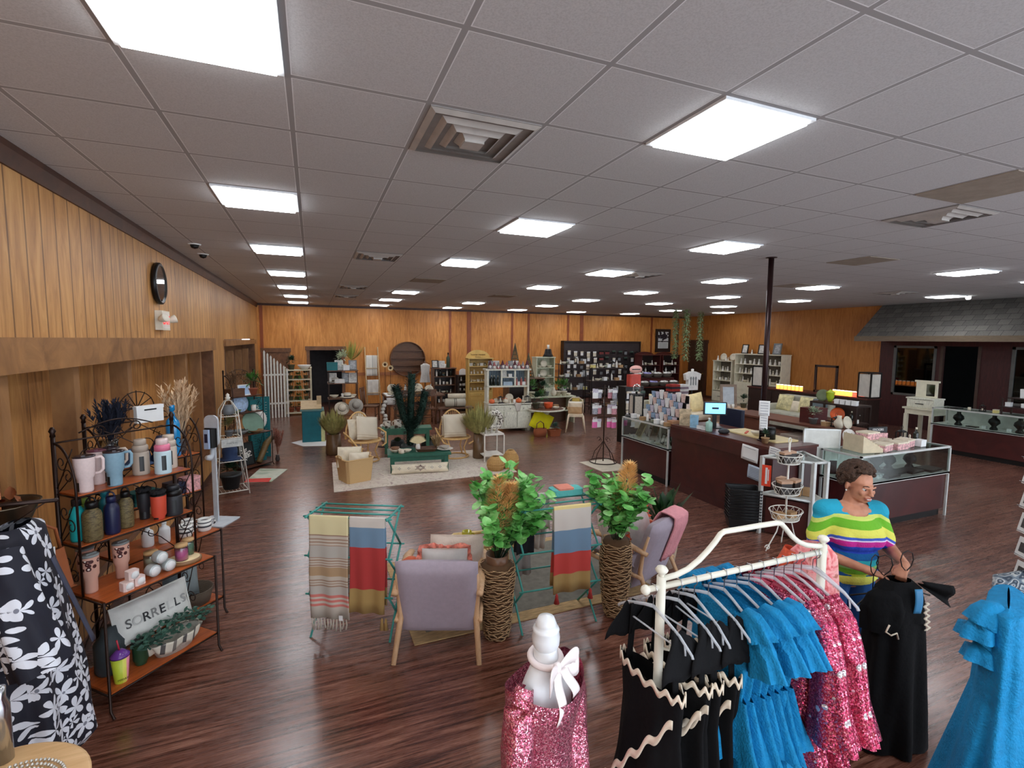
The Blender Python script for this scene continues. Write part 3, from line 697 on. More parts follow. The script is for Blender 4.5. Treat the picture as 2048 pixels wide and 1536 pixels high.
def floral_enamel():
 t = NT('flower_enamel'); sp = t.n('SeparateXYZ'); tc = t.n('TexCoord'); t.l(tc.outputs['Object'], sp.inputs[0])
 vo = t.n('TexVoronoi'); t.l(t.co('Object', (30, 30, 30)), vo.inputs['Vector']); vo.inputs['Scale'].default_value = 1
 f = t.math('LESS_THAN', vo.outputs['Distance'], .42); f2 = t.math('LESS_THAN', vo.outputs['Distance'], .2)
 band = t.math('MULTIPLY', t.math('GREATER_THAN', sp.outputs['Z'], .15), t.math('LESS_THAN', sp.outputs['Z'], .22)); band = t.math('MULTIPLY', band, t.math('LESS_THAN', sp.outputs['Y'], -.005))
 c = t.mix(t.math('MULTIPLY', f, band), lin((206, 160, 142)), lin((70, 30, 30))); c = t.mix(t.math('MULTIPLY', f2, band), c, lin((236, 224, 214)))
 t.l(c, t.b.inputs['Base Color']); t.set(Roughness=.45); return t.m
FLOW = floral_enamel()
LIDD = M('lid_smoke', (48, 38, 42), .25); LIDR = M('lid_plum', (96, 48, 62), .3)
tum = [
 ('tA', mk_tumbler(BLUSH, LIDD, .235, .054), 'blush pink handled tumbler at the left front of the top shelf', 172, 983, S1, -1.3),
 ('tA2', mk_tumbler(BLUSH, LIDR, .235, .05), 'blush tumbler with plum lid behind the pink handled one', 188, 966, S1, -1.3),
 ('tB', mk_tumbler(DBLUE, LIDD, .235, .054), 'dusty blue handled tumbler on the top shelf of the rack', 231, 970, S1, -1.2),
 ('tB2', mk_tumbler(BEIGE, LIDD, .235, .052), 'beige handled tumbler half hidden behind the dusty blue one', 214, 960, S1, -1.2),
 ('jA', mk_jug(TAUPE, TAUPE, .25, .052), 'taupe insulated jug with black label strip on the top shelf', 283, 948, S1, -.3),
 ('jB', mk_jug(PALEB, PINK, .25, .052, BLUSH), 'pale blue insulated jug with a pink collar on the top shelf', 327, 946, S1, -.3),
 ('jC', mk_jug(BEIGE, BEIGE, .25, .05), 'beige insulated jug behind the pink-collared one', 350, 933, S1, -.3),
 ('fA', mk_flask(TURQ, CHAR, .27, .04), 'turquoise water bottle at the left end of the second shelf', 147, 1084, S2, 0),
 ('fA2', mk_flask(LIME, LIME, .25, .03), 'slim green water bottle behind the bark-patterned one', 172, 1070, S2, 0),
 ('fB', mk_flask(CAMO, BLACK, .25, .052, True), 'large bark-patterned water bottle beside the turquoise one', 187, 1080, S2, 0),
 ('fC', mk_flask(TEALB, TEALB, .27, .036), 'teal water bottle standing behind the navy one', 212, 1058, S2, 0),
 ('fD', mk_flask(NAVYB, NAVYB, .25, .043, True), 'navy water bottle in the middle of the second shelf', 226, 1066, S2, 0),
 ('fE', mk_flask(CAMO, BLACK, .25, .042, True), 'slimmer bark-patterned water bottle right of the navy one', 254, 1054, S2, 0),
 ('fF', mk_tumbler(CHAR, BLACK, .2, .042, False, label=True), 'black tumbler left of the coral one on the second shelf', 290, 1037, S2, -.5),
 ('fG', mk_tumbler(CORAL, BLACK, .185, .046, False, stem=.1), 'coral red tumbler with black label on the second shelf', 319, 1038, S2, -.8),
 ('fH', mk_jug(CHAR, BLACK, .22, .055), 'big black insulated jug at the right end of the second shelf', 352, 1029, S2, -.4),
 ('gA', mk_tumbler(FLOW, GREY, .25, .046, False, label=False), 'rose tumbler with dark flowers at the left of the third shelf', 182, 1184, S3, RA),
 ('gB', mk_tumbler(FLOW, GREY, .25, .046, False, label=False), 'rose tumbler with dark flowers in the middle of the third shelf', 245, 1154, S3, RA),
 ('gA', None, 'rose tumbler at the back left corner of the third shelf', 165, 1165, S3, RA),
]
for k, mk, lb, px, py, z, rz in tum:
 o = inst(k, mk, lb, onA(px, py, z, .24 if z in (S1, S2) else .05), rz)
BLACKP = M('black_puff', (24, 22, 24), .95, bump=.6, bs=40)
for k, (px, py, w_) in enumerate(((300, 986, 'black scrunchie on top of the black tumbler'), (335, 982, 'second black scrunchie on top of the coral tumbler'))):
 b = MB(); b.tube([(.032*cos(a)*(1+.12*sin(9*a)), .032*sin(a)*(1+.12*sin(9*a)), .014+.006*sin(7*a)) for a in [2*pi*q/40 for q in range(40)]], .014, 6, True)
 p = onA((290, 319)[k], (1037, 1038)[k], S2, .24); solo('hair_scrunchie', b, BLACKP, w_, 'scrunchie', (p.x, p.y, S2+(.199, .185)[k]))
WAX = M('pink_wax', (232, 206, 198), .6, var=.05)
def wax_pack():
 t = thing('wax_pack', 'x', 'wax melt'); b = MB(); b.box(-.032, .032, -.03, .03, 0, .055, bev=.01); part('block', b, WAX, t)
 b = MB(); b.lathe([(.001, 0), (.024, 0), (.024, .002), (.001, .003)], n=16, T=TR(0, -.031, .028) @ RX(pi/2)); part('label_disc', b, PAPER, t); return t
for (lx, ly, z, w_) in ((.16, .05, S3, 'left wax pack of the lower pair'), (.235, .06, S3, 'right wax pack of the lower pair'), (.2, .06, S3+.056, 'wax pack resting on top of two others')):
 inst('wax', wax_pack, 'small pink-white '+w_+' on the rack', LA(lx, ly, z), RA)
TINM = M('label_tin', (186, 192, 190), .4, .3)
def tin():
 t = thing('label_tin', 'x', 'tin'); T = TR(0, 0, .04) @ RX(pi/2)
 b = MB(); b.lathe([(.038, -.03), (.04, -.025), (.04, .025), (.038, .03)], n=22, T=T); part('tin_body', b, TINM, t)
 b = MB(); b.lathe([(.001, .031), (.03, .031), (.03, .033), (.001, .033)], n=22, T=T); b.lathe([(.018, .034), (.02, .034), (.02, .035), (.018, .035)], n=22, T=T, cap=False); part('round_label', b, PAPER, t); return t
for (lx, ly, z, w_) in ((.345, .09, S3, 'lower left round tin'), (.44, .08, S3, 'lower right round tin'), (.395, .09, S3+.072, 'round tin stacked on top of two')):
 inst('tin', tin, w_+' with white label on the third shelf', LA(lx, ly, z), RA)
b = MB(); b.lathe([(.105, 0), (.11, .004), (.11, .022), (.1, .026)], n=26, sy=.85); o = part('x', b, WOOD('slice_bark', (120, 84, 52), (150, 110, 70)))
o.name = 'wood_slice'; o.location = LA(.575, .11, S3+.001); tag(o, 'round slice of pale wood under the candle jars', 'wood slice')
b = MB(); b.lathe([(.001, .0265), (.098, .0265), (.098, .028), (.001, .0285)], n=26, sy=.85); part('cut_face', b, M('cut_wood', (222, 196, 150), .6), o, 'pale cut face')
PINKW = M('pink_filling', (236, 110, 170), .6); GRNW = M('green_filling', (110, 140, 116), .6); WOODL = M('wood_lid', (190, 152, 104), .6)
GL2 = GLASS('jar_glass', (225, 235, 232), .8, .05)
inst('jp', mk_jar(GL2, PINKW, WOODL, .115, .042), 'glass jar of pink bath salts on the wood slice', LA(.545, .09, S3+.03))
inst('jg', mk_jar(GL2, GRNW, WOODL, .115, .038), 'glass jar of grey-green bath salts on the wood slice', LA(.63, .14, S3+.03))
inst('jw', mk_jar(GL2, M('cream_fill', (210, 196, 176), .6), WOODL, .12, .045), 'wooden-lidded clear jar behind the label tins', LA(.42, .22, S3))
b = MB(); b.lathe([(.075, 0), (.085, .02), (.085, .2), (.05, .25), (.04, .3)], n=24)
solo('storage_jar', b, M('slate_enamel', (48, 58, 62), .6), 'big slate-coloured jar at the left of the bottom shelf', 'jar', LA(.15, .25, S4))
def party_cup():
 t = thing('tumbler', 'x', 'tumbler'); b = MB(); b.lathe([(.034, 0), (.036, .004), (.05, .17)], n=24); part('cup', b, STRIPE('rainbow_cup', [(0, (190, 206, 60)), (.5, (216, 214, 90)), (.72, (236, 150, 160)), (.85, (232, 130, 170))], 'X', .1, .4, -.05), t)
 b = MB(); b.lathe([(.052, .168), (.052, .18), (.03, .2), (.02, .21)], n=24); part('lid', b, M('purple_lid', (110, 60, 150), .2), t)
 b = MB(); b.tube([(.0, 0, .2), (-.012, 0, .28)], .005, 6); part('straw', b, M('red_straw', (190, 40, 60), .3), t)
 b = MB(); b.text('TODAY', .017, TR(0, -.0415, .03) @ RX(pi/2+.09), .0006); part('lettering', b, BLACK, t, 'dark lettering'); return t
inst('pcup', party_cup, 'yellow and pink tumbler with purple lid on the bottom shelf', onA(243, 1362, S4, .03), RA-.3)
inst('gcup', mk_tumbler(M('dark_green', (34, 70, 46), .4), BLACK, .17, .045, False, .1, False), 'dark green tumbler right of the yellow and pink one', LA(.27, .14, S4), RA)
def lettered_pillow():
 t = mk_cushion(M('pillow_cotton', (214, 214, 208), .9, bump=.2, bs=500), .52, .27, .12, name='lettered_pillow')()
 cs = 'SORRELLS'; cols = [(90, 90, 90), (186, 186, 182), (44, 44, 46), (128, 128, 126), (40, 40, 44), (196, 196, 192), (60, 60, 62), (150, 150, 148)]
 for i, c in enumerate(cs):
  b = MB(); x = -.185+i*.053; b.text(c, .085, TR(x, -.062*(1-abs(x/.26)**2.6)**.55-.0015, .135) @ RX(pi/2), .001, bold=.001); part('letter', b, M('ink_%d' % i, cols[i], .8, var=0), t, 'printed letter %s' % c)
 return t
p = lettered_pillow(); p['label'] = 'white pillow lettered SORRELLS leaning behind the greenery basket'; p.location = LA(.42, .2, S4+.14); p.rotation_euler = Euler((-.25, 0, RA))
def stripe_basket():
 t = thing('lined_basket', 'white basket with grey striped cloth liner and eucalyptus garland on the bottom shelf', 'basket')
 b = MB(); b.lathe([(.12, 0), (.17, .1), (.18, .11), (.16, .1), (.1, .01)], n=28, sy=.55); part('basket_body', b, M('white_wicker', (196, 190, 176), .8, bump=.6, bs=90), t)
 b = MB(); b.sheet(lambda u, v: ((.185+.012*sin(u*2*pi*9))*(1-.18*v)*cos(u*2*pi), .55*(.185+.012*sin(u*2*pi*9))*(1-.18*v)*sin(u*2*pi), .115-.075*v*(1+.2*sin(u*2*pi*5))), 90, 4, .003)
 part('striped_liner', b, STRIPE('ticking', [(0, (214, 206, 188)), (.12, (84, 80, 78)), (.2, (214, 206, 188)), (.3, (120, 112, 104)), (.36, (214, 206, 188)), (.5, (84, 80, 78)), (.57, (214, 206, 188)), (.7, (84, 80, 78)), (.78, (214, 206, 188)), (.9, (110, 104, 98)), (.95, (214, 206, 188))], 'X', .36, .9, -.18), t)
 b = MB()
 for k in range(240):
  x = R(-.24, .27); b.leaf((x, R(-.07, .05), .12+.05*cos(x*5)+R(-.03, .05)), (R(-1, 1), R(-1, .6), R(-.4, .8)), R(.03, .05), R(.022, .034))
 part('eucalyptus', b, M('eucalyptus_leaf', (66, 104, 88), .6, var=.4, vs=20), t); return t
o = stripe_basket(); o.location = LA(.47, .1, S4); o.rotation_euler[2] = RA
def pampas(mat, h=.42, n=22, r=.16, stem=None):
 def f():
  t = thing('dried_grass', 'x', 'dried grass'); b = MB(); b2 = MB()
  for k in range(n):
   a = R(0, 2*pi); s_ = R(0, r); tip = Vector((cos(a)*s_, sin(a)*s_, h*R(.8, 1.05))); b2.tube([(0, 0, 0), tip*.55], .002, 4)
   for q in range(26):
    u = .35+.65*q/26; p_ = Vector((tip.x*u, tip.y*u, tip.z*u)); b.leaf(p_, (R(-1, 1)+tip.x*4, R(-1, 1)+tip.y*4, 1.6), .075*(1.2-u*.5), .012, n=2)
  part('plumes', b, mat, t); part('stems', b2, stem or mat, t)
  b = MB(); b.lathe([(.03, -.12), (.045, -.08), (.03, -.02), (.035, 0)], n=14); part('vase', b, M('plume_vase', (60, 52, 50), .5), t); return t
 return f
inst('pamp_n', pampas(M('navy_plume', (20, 26, 44), .9, var=.3), .36, 36, .13), 'navy dyed pampas plumes on top of the second rack', LB(.1, .3, 1.5))
inst('pamp_b', pampas(M('beige_plume', (206, 176, 142), .95, var=.2), .46, 26, .15), 'beige pampas plumes in a vase at the end of the second rack', LB(.62, .3, 1.5))
o = inst('signbox', mk_box(.2, .04, .13, PAPER, PAPER, 'sign_block', 'sign'), 'white sign block between the navy and beige plumes', LB(.37, .28, 1.69), RA)
b = MB(); b.cb((0, -.0215, .1), (.09, .002, .014)); part('dark_line', b, BLACK, o)
PIT = GLASS('pitcher_glass', (220, 228, 226), 1., .08)
inst('pitcher', mk_vase(PIT, .24, .07, [(.05, 0), (.065, .02), (.072, .1), (.055, .18), (.06, .22)]), 'clear glass pitcher on the second rack, behind the taupe jug', LB(.08, .28, 1.38))
inst('bluev', mk_bottle(.42, .05, M('cobalt_glass', (20, 130, 190), .1, coat=.5), M('cobalt_glass', (20, 130, 190), .1), .35), 'tall bright blue ribbed glass bottle on the second rack', LB(.55, .28, 1.38))
inst('denimhat', mk_bowl(M('denim', (70, 92, 128), .9), .11, .12), 'blue denim cap lying on the second rack', LB(.3, .28, 1.39), 0, rot=(pi, 0, 0)) if 0 else None
b = MB(); b.lathe([(.12, 0), (.11, .01), (.085, .02), (.085, .06), (.07, .11), (.001, .125)], n=22); solo('bucket_hat', b, M('denim', (70, 92, 128), .9, bump=.3, bs=300), 'blue denim hat on the second rack behind the jugs', 'hat', LB(.27, .28, 1.38))
b = MB(); b.lathe([(.07, 0), (.08, .03), (.06, .06), (.075, .1), (.03, .2)], n=18); solo('ribbon_bow', b, M('navy', (26, 34, 62), .5), 'dark navy bow standing left of the pink-collared jug', 'bow', LB(.4, .2, 1.38))
for k, (x, m_, w_) in enumerate(((.1, CHAR, 'charcoal folded scarf'), (.3, M('teal_knit', (30, 110, 110), .9), 'teal knitted scarf'), (.58, M('navy', (26, 34, 62), .5), 'navy folded scarf'))):
 inst('sc%d' % k, mk_throwfold(m_, .2, .14, .1), w_+' on the second shelf of the rear bakers rack', LB(x, .3, 1.06), RA)
for k, (x, y, w_) in enumerate(((.5, .12, 'white patterned mug nearest the camera on the rear rack'), (.58, .2, 'white patterned mug behind another on the rear rack'), (.65, .1, 'black and white patterned cup at the rear rack corner'))):
 inst('mugp', mk_mug(STRIPE('cup_pattern', [(0, (222, 220, 214)), (.35, (60, 60, 64)), (.5, (222, 220, 214)), (.7, (70, 70, 74)), (.8, (222, 220, 214))], 'Z', .1), .1, .05), w_, LB(x, y, .74), .6)
inst('soap1', mk_bottle(.17, .04, PAPER, PAPER, .4), 'white soap bottle left of the patterned mugs', LB(.36, .16, .74)); inst('soap1', None, 'second white soap bottle, behind the label tins', LB(.26, .2, .74))
inst('floralbox', mk_box(.12, .1, .12, M('pink_floral', (206, 150, 150), .7, var=.5, vs=40)), 'pink flowered box behind the right rack post', LB(.66, .27, 1.06), RA)
b = MB(); b.lathe([(.17, 0), (.2, .12), (.19, .12), (.15, .01)], n=24, sy=.8); o = solo('round_basket', b, WEAVE('grey_wicker', (130, 112, 92), (70, 58, 46)), 'round brown basket on the low shelf of the rear rack', 'basket', LB(.52, .18, .15))
inst('cush_g', mk_cushion(STRIPE('ribbed_grey', [(0, (92, 104, 108)), (.25, (130, 140, 142)), (.5, (92, 104, 108)), (.75, (130, 140, 142))], 'X', .04), .3, .3, .1), 'grey-blue ribbed cushion in the round brown basket', LB(.5, .2, .2), RA, rot=(-.35, .2, RA))
SX, SY = -1.19, 7.1
t = thing('sanitizer_stand', 'white floor stand with black hand sanitiser dispenser beside the white tiered rack', 'dispenser', (SX, SY, 0), -.45)
zt = zAt(SX, SY, 830); WP = M('white_powder_coat', (206, 214, 222), .5)
b = MB(); b.box(-.2, .2, -.18, .18, 0, .012, bev=.01); part('base_plate', b, WP, t)
b = MB(); b.box(-.028, .028, -.012, .012, .012, zt-.3); part('column', b, WP, t)
b = MB(); q = [(cos(a), sin(a)) for a in [2*pi*k/24 for k in range(24)]]; b.prism([(x*.07+(.02 if x > 0 else -.02), (y*.07)+(.13 if y > 0 else -.13)) for x, y in q], -.012, .012, TR(0, -.02, zt-.2) @ RX(pi/2)); part('back_plate', b, WP, t)
b = MB(); b.sheet(lambda u, v: (.075*sin((u-.5)*pi), -.035-.07*cos((u-.5)*pi), zt-.4+.24*v), 14, 3); b.box(-.075, .075, -.04, -.03, zt-.4, zt-.16); part('dispenser_body', b, BLACK, t)
b = MB(); b.box(-.045, .035, -.125, -.1, zt-.41, zt-.17, bev=.01); fp = part('front_panel', b, M('dispenser_panel', (178, 204, 240), .4), t)
b = MB(); b.box(-.025, .015, -.127, -.1255, zt-.33, zt-.22); part('panel_window', b, NAVYB, fp)
b = MB(); b.tube([(0, -.02, zt-.42), (0, -.03, zt-.5), (0, -.08, zt-.53), (0, -.13, zt-.515)], [.028, .028, .04, .03], 12); part('drip_tray', b, WP, t)
TX, TY = -1.2, 8.42; zt = zAt(TX, TY, 786); WI = M('white_iron', (226, 224, 214), .5)
t = thing('tiered_rack', 'white tapering wrought iron tiered rack with finial near the left wall', 'rack', (TX, TY, 0), .3)
zz = [zAt(TX, TY-.1, q) for q in (981, 922, 876, 833)]; hw = lambda z: .2-.1*z/(zt-.12)
for sx in (-1, 1):
 for sy in (-1, 1):
  b = MB(); b.tube([(sx*.21, sy*.21, 0), (sx*hw(zt-.25), sy*hw(zt-.25), zt-.25), (sx*.04, sy*.04, zt-.12), (0, 0, zt-.1)], .008, 6); part('post', b, WI, t)
for z in zz:
 b = MB(); h_ = hw(z); b.tube([(-h_, -h_, z), (h_, -h_, z), (h_, h_, z), (-h_, h_, z)], .008, 6, True)
 for k in range(9): b.tube([(-h_+2*h_*k/8, -h_, z), (-h_+2*h_*k/8, h_, z)], .003, 4)
 part('wire_shelf', b, WI, t)
b = MB()
for z0, z1 in zip([.06]+zz[:-1], zz):
 for s_ in (-1, 1): b.tube([(s_*hw(z0), -hw(z0), z0), (s_*hw(z1), hw(z1), z1)], .003, 4); b.tube([(s_*hw(z0), hw(z0), z0), (s_*hw(z1), -hw(z1), z1)], .003, 4)
part('side_lattice', b, WI, t)
b = MB(); b.lathe([(.01, -.12), (.03, -.09), (.04, -.07), (.02, -.05), (.028, -.03), (.004, 0)], (0, 0, zt), 12); part('finial', b, WI, t)
GP = M('grey_stoneware', (112, 118, 122), .4); HATB = M('blue_felt', (40, 58, 92), .9)
inst('potg', mk_vase(GP, .16, .09, [(.05, 0), (.085, .03), (.09, .08), (.07, .13), (.075, .15), (.065, .15)]), 'grey glazed pot on the highest tier of the white rack', (TX, TY, zz[3]+.008))
inst('fernt', mk_potplant(GP, OLIVE, .2, .06, 60, .09, .03), 'small leafy plant on the second tier of the white rack', (TX, TY, zz[2]+.008))
b = MB(); b.box(-.14, .14, -.006, .006, 0, .12); o = solo('hanging_sign', b, M('whitewash', (196, 200, 196), .8, var=.2, vs=20), 'white lettered wooden sign hanging on the front of the tiered rack', 'sign', (TX+.06, TY-.19, zz[2]-.12), .3)
b = MB(); b.text('market', .05, TR(0, -.007, .06) @ RX(pi/2), .001); part('lettering', b, GREY, o)
b = MB(); b.lathe([(.16, 0), (.15, .012), (.1, .02), (.1, .08), (.105, .1), (.1, .16), (.08, .19), (.001, .2)], n=24); solo('felt_hat', b, HATB, 'blue felt hat on the third tier of the white rack', 'hat', (TX, TY, zz[1]+.008))
inst('pott', mk_potplant(M('black_pot', (32, 36, 38), .5), DGREEN, .2, .15, 120, .09, .03), 'wide black pot of dark fern on the lowest tier', (TX, TY, zz[0]+.008))
FC = onZ(488, 944); FD = onZ(546, 928); RC = atan2(FD.y-FC.y, FD.x-FC.x); WC = min(1.3, (FD-FC).length)
zc = [zAt(FC.x, FC.y, 938), zAt(FC.x, FC.y, 872)]
def LC(x, y, z=0): return FC+Vector((x*cos(RC)-y*sin(RC), x*sin(RC)+y*cos(RC), z))
pc = LC(0, .22); zc += [zAt(pc.x, pc.y, 829), zAt(pc.x, pc.y, 795)]; ptop = LC(0, .42); ztc = zAt(ptop.x, ptop.y, 752)
bakers_rack('bakers_rack', 'dark bakers rack of garden pottery beyond the white tiered rack', FC, RC, WC, .42, .22, zc, ztc, WOOD('dark_shelf_wood', (70, 36, 20), (104, 58, 34)))
print('rackC', FC, RC, WC, zc, ztc)
u = WC/1.
inst('terra', mk_potplant(M('terracotta', (160, 84, 56), .8), GREEN, .3, .08, 90, .12, .03), 'fern in a terracotta pot on top shelf of dark rack', LC(.8*u, .3, zc[3]))
inst('twig', pampas(M('dry_twig', (120, 90, 64), .9), .32, 12, .14), 'bunch of dried twigs on top shelf of dark rack', LC(.2*u, .3, zc[3]+.12))
inst('crate1', mk_box(.28, .16, .14, WOOD('crate_wood', (78, 50, 36), (110, 76, 54)), None, 'wooden_crate', 'crate'), 'small brown crate at the left of the dark rack top', LC(.22*u, .32, zc[3]), RC)
inst('bluefr', mk_frame(.24, .2, PAPER, M('pale_sky_print', (180, 206, 236), .6)), 'pale blue picture on top shelf of dark rack', LC(.52*u, .3, zc[3]), RC)
inst('platebw', mk_plate(M('blue_white_ware', (170, 196, 232), .3, var=.3, vs=30), .17, .2), 'blue and white patterned plate on the dark rack', LC(.4*u, .3, zc[2]), RC)
inst('cupb', mk_mug(WHITE, .11, .045), 'white mug right of the blue patterned plate', LC(.8*u, .3, zc[2])); inst('bowlg', mk_bowl(SAGE, .12, .06), 'shallow sage bowl before the blue patterned plate', LC(.15*u, .3, zc[2]))
def big_leafplate():
 t = thing('leaf_platter', 'x', 'platter'); b = MB(); b.lathe([(.001, -.004), (.2, 0), (.22, .015), (.2, .012), (.001, .004)], n=28, T=TR(0, 0, .15) @ RX(pi/2-.4)); part('dish', b, M('sage_ware', (104, 134, 116), .4), t)
 b = MB(); b.tube([(-.08, -.03, .003), (-.08, .12, .003), (.08, .12, .003), (.08, -.03, .003)], .004, 5); part('stand', b, IRON, t); return t
inst('lplat', big_leafplate, 'large sage green platter on the deep shelf', LC(.62*u, .2, zc[1]), RC); inst('wplate', mk_plate(M('white_glaze', (226, 222, 214), .4), .19, .2), 'big white round platter at the rack right end', LC(.95*u, .26, zc[1]), RC)
inst('bowlw', mk_bowl(GREY, .14, .08), 'grey-green bowl at the left of the deep shelf', LC(.12*u, .15, zc[1])); inst('driftw', mk_bowl(WOOD('drift', (120, 90, 58), (150, 116, 76)), .13, .05), 'wooden dough bowl in front of the sage platter', LC(.55*u, .08, zc[1]))
def chalk():
 t = mk_frame(.34, .42, BLACK, M('chalk', (34, 38, 38), .8), 'chalkboard_picture', .15)()
 b = MB(); b.T = RX(-.15)
 for k in range(60):
  a = R(0, 2*pi); q = R(0, .1); b.leaf((q*cos(a), -.008, .21+q*sin(a)), (R(-1, 1), -.1, R(-1, 1)), .04, .02, up=(0, 1, 0), n=2)
 part('painted_flowers', b, WHITE, t); return t
inst('chalk', chalk, 'black board painted with white flowers leaning on the lowest shelf', LC(.3*u, .14, zc[0]), RC)
inst('paleb', mk_box(.1, .1, .2, PAPER), 'tall white candle box at the lowest shelf back', LC(.5*u, .3, zc[0]), RC)
inst('twigb', pampas(M('rust_twig', (150, 96, 80), .95), .5, 24, .16), 'bundle of pinkish brown twigs standing at the end of the dark rack', LC(WC+.2, .1, .12))
b = MB(); b.tube([(0, 0, .03), (.1, .3, .3), (.3, .5, .5)], [.05, .06, .04], 8); solo('bark_log', b, WOOD('bark', (96, 74, 40), (130, 104, 62)), 'mossy log leaning inside the dark bakers rack', 'log', LC(.62*u, .08, zc[0]))
def flat_rug(name, label, pts, mats, z=.002, th=.008):
 b = MB(); b.prism([(p.x, p.y) for p in pts], z, z+th); return solo(name, b, mats, label, 'rug')
def mat_stripes():
 t = NT('garden_mat'); n_ = t.noise(t.co('Object'), 3, 3); t.l(t.ramp(n_, [(.3, (176, 190, 168)), (.5, (214, 216, 200)), (.7, (150, 170, 140))]), t.b.inputs['Base Color']); t.set(Roughness=.9); return t.m
DMO = flat_rug('doormat', 'pale green printed doormat with red edge in front of the dark rack', [onZ(488, 966), onZ(543, 964), onZ(575, 939), onZ(520, 938)], mat_stripes())
b = MB(); q = [onZ(488, 966), onZ(538, 965), onZ(543, 957), onZ(494, 959)]; b.prism([(p.x, p.y) for p in q], .0105, .012); part('red_border', b, M('red_mat', (214, 70, 62), .9), DMO, 'red border')
def shutter():
 t = thing('louvred_shutter', 'x', 'shutter'); H_ = 1.2
 b = MB(); b.box(-.2, -.15, -.015, .015, 0, H_); b.box(.15, .2, -.015, .015, 0, H_); b.box(-.15, .15, -.015, .015, 0, .08); b.box(-.15, .15, -.015, .015, H_-.08, H_); b.box(-.15, .15, -.015, .015, H_*.5-.03, H_*.5+.03); part('stiles', b, TEAL, t)
 b = MB()
 for k in range(20): b.cb((0, 0, .12+k*.052), (.3, .006, .045), TR(0, 0, 0))
 part('louvres', b, TEAL, t); return t
p = LC(WC+.02, .38); inst('shut', shutter, 'teal louvred shutter standing at the end of the dark rack', (p.x, p.y, 0), RC+.2)
p = LC(WC+.22, .6); inst('shut', None, 'second teal shutter just behind the first one', (p.x, p.y+.15, 0), -.1)
def picket():
 t = thing('picket_fence', 'white picket fence panel with dipping top against the far left corner', 'fence')
 for k in range(8):
  h_ = 1.95-.075*k; b = MB(); x = k*.085; b.prism([(x-.024, 0), (x+.024, 0), (x+.024, h_), (x, h_+.05), (x-.024, h_)], -.01, .01, RX(pi/2)); part('picket', b, M('white_iron', (226, 224, 214), .5), t)
 for z in (.4, 1.25):
  b = MB(); b.box(-.04, .63, .01, .03, z, z+.05); part('rail', b, M('white_iron', (226, 224, 214), .5), t)
 return t
o = picket(); q = onY(530, 760, 16.0); o.location = (q.x, 16.0, 0); o.rotation_euler[2] = .15
def plant_stand():
 q0, q1 = onZ(572, 831), onZ(624, 830); w_ = q1.x-q0.x; x0, y0 = q0.x, q0.y; zt = zAt(x0, y0, 738)
 t = thing('plant_stand', 'cream four-tier metal plant stand against the left end of the back wall', 'shelf', (x0, y0, 0)); m_ = M('cream_metal', (222, 214, 186), .5)
 for x in (0, w_):
  for y in (0, .4): b = MB(); b.box(x-.018, x+.018, y-.018, y+.018, 0, zt); b.ball((x, y, zt+.02), .03, 8); part('post', b, m_, t)
 zs_ = [zAt(x0, y0, q) for q in (826, 802, 780, 759, 740)]
 for z in zs_: b = MB(); b.box(0, w_, 0, .4, z-.03, z); part('tier', b, m_, t)
 b = MB()
 for k in range(11): b.box(.03+k*(w_-.06)/10-.006, .03+k*(w_-.06)/10+.006, .39, .4, .1, zt-.06)
 part('back_bars', b, m_, t)
 for i, z in enumerate(zs_[:4]):
  for k in range(3):
   if i == 0: inst('tpot', mk_potplant(M('terracotta', (160, 84, 56), .8), OLIVE, .12, .09, 30, .06, .02), 'terracotta pot, %s from left on the lowest tier of the cream stand' % ORD[k], (x0+w_*(.2+.3*k), y0+.2, z))
   else: inst('gpot%d' % (k % 2), mk_potplant(M('mossy_pot', (86, 84, 62), .9), (DGREEN, GREEN)[k % 2], .2, .07, 60, .08, .03, 'trail' if k % 2 else 'bush'), 'leafy pot, %s from left on the %s tier up of the cream stand' % (ORD[k], ORD[i]), (x0+w_*(.2+.3*k), y0+.2, z))
 inst('gbig', mk_potplant(M('mossy_pot', (86, 84, 62), .9), DGREEN, .3, .1, 90, .1, .035), 'bushy dark plant on the top left of the cream stand', (x0+w_*.25, y0+.2, zs_[4]))
 inst('birdb', mk_bowl(M('white_glaze', (226, 222, 214), .4), .2, .14), 'white garden bowl on the top right of the cream stand', (x0+w_*.75, y0+.2, zs_[4]))
plant_stand()
def planter():
 q0, q1 = onZ(605, 886), onZ(645, 885); w_ = q1.x-q0.x; zt = zAt(q0.x, q0.y, 823)
 t = thing('planter_box', 'teal tall planter box with raised wooden lid on a white mat', 'planter', (q0.x, q0.y, 0)); PT = M('peacock_paint', (0, 104, 116), .55)
 b = MB(); b.box(0, w_, 0, w_, .01, zt, bev=.01); part('box', b, PT, t)
 b = MB(); b.box(w_-.02, w_+.06, -.015, w_+.015, .01, zt-.03); part('corner_board', b, M('pale_lime', (206, 208, 150), .7), t)
 b = MB(); b.box(-.03, w_+.05, -.03, w_+.03, zt, zt+.03); part('rim', b, M('faded_teal', (96, 130, 128), .7), t)
 b = MB(); b.box(-.02, w_, -.02, .02, 0, .3, RX(-.75) @ TR(0, 0, 0) if 0 else TR(0, .05, zt+.03) @ RY(.0) @ RX(-1.0)); part('lid_board', b, WOOD('raw_wood', (176, 148, 108), (206, 180, 140)), t)
 b = MB(); b.box(w_-.1, w_, w_*.4, w_*.4+.04, zt+.03, zt+.32); part('upright', b, WOOD('raw_wood', (176, 148, 108), (206, 180, 140)), t)
 flat_rug('doormat', 'white sheet mat under the teal planter box', [onZ(582, 886), onZ(606, 893), onZ(676, 892), onZ(670, 882), onZ(608, 880)], PAPER)
planter()
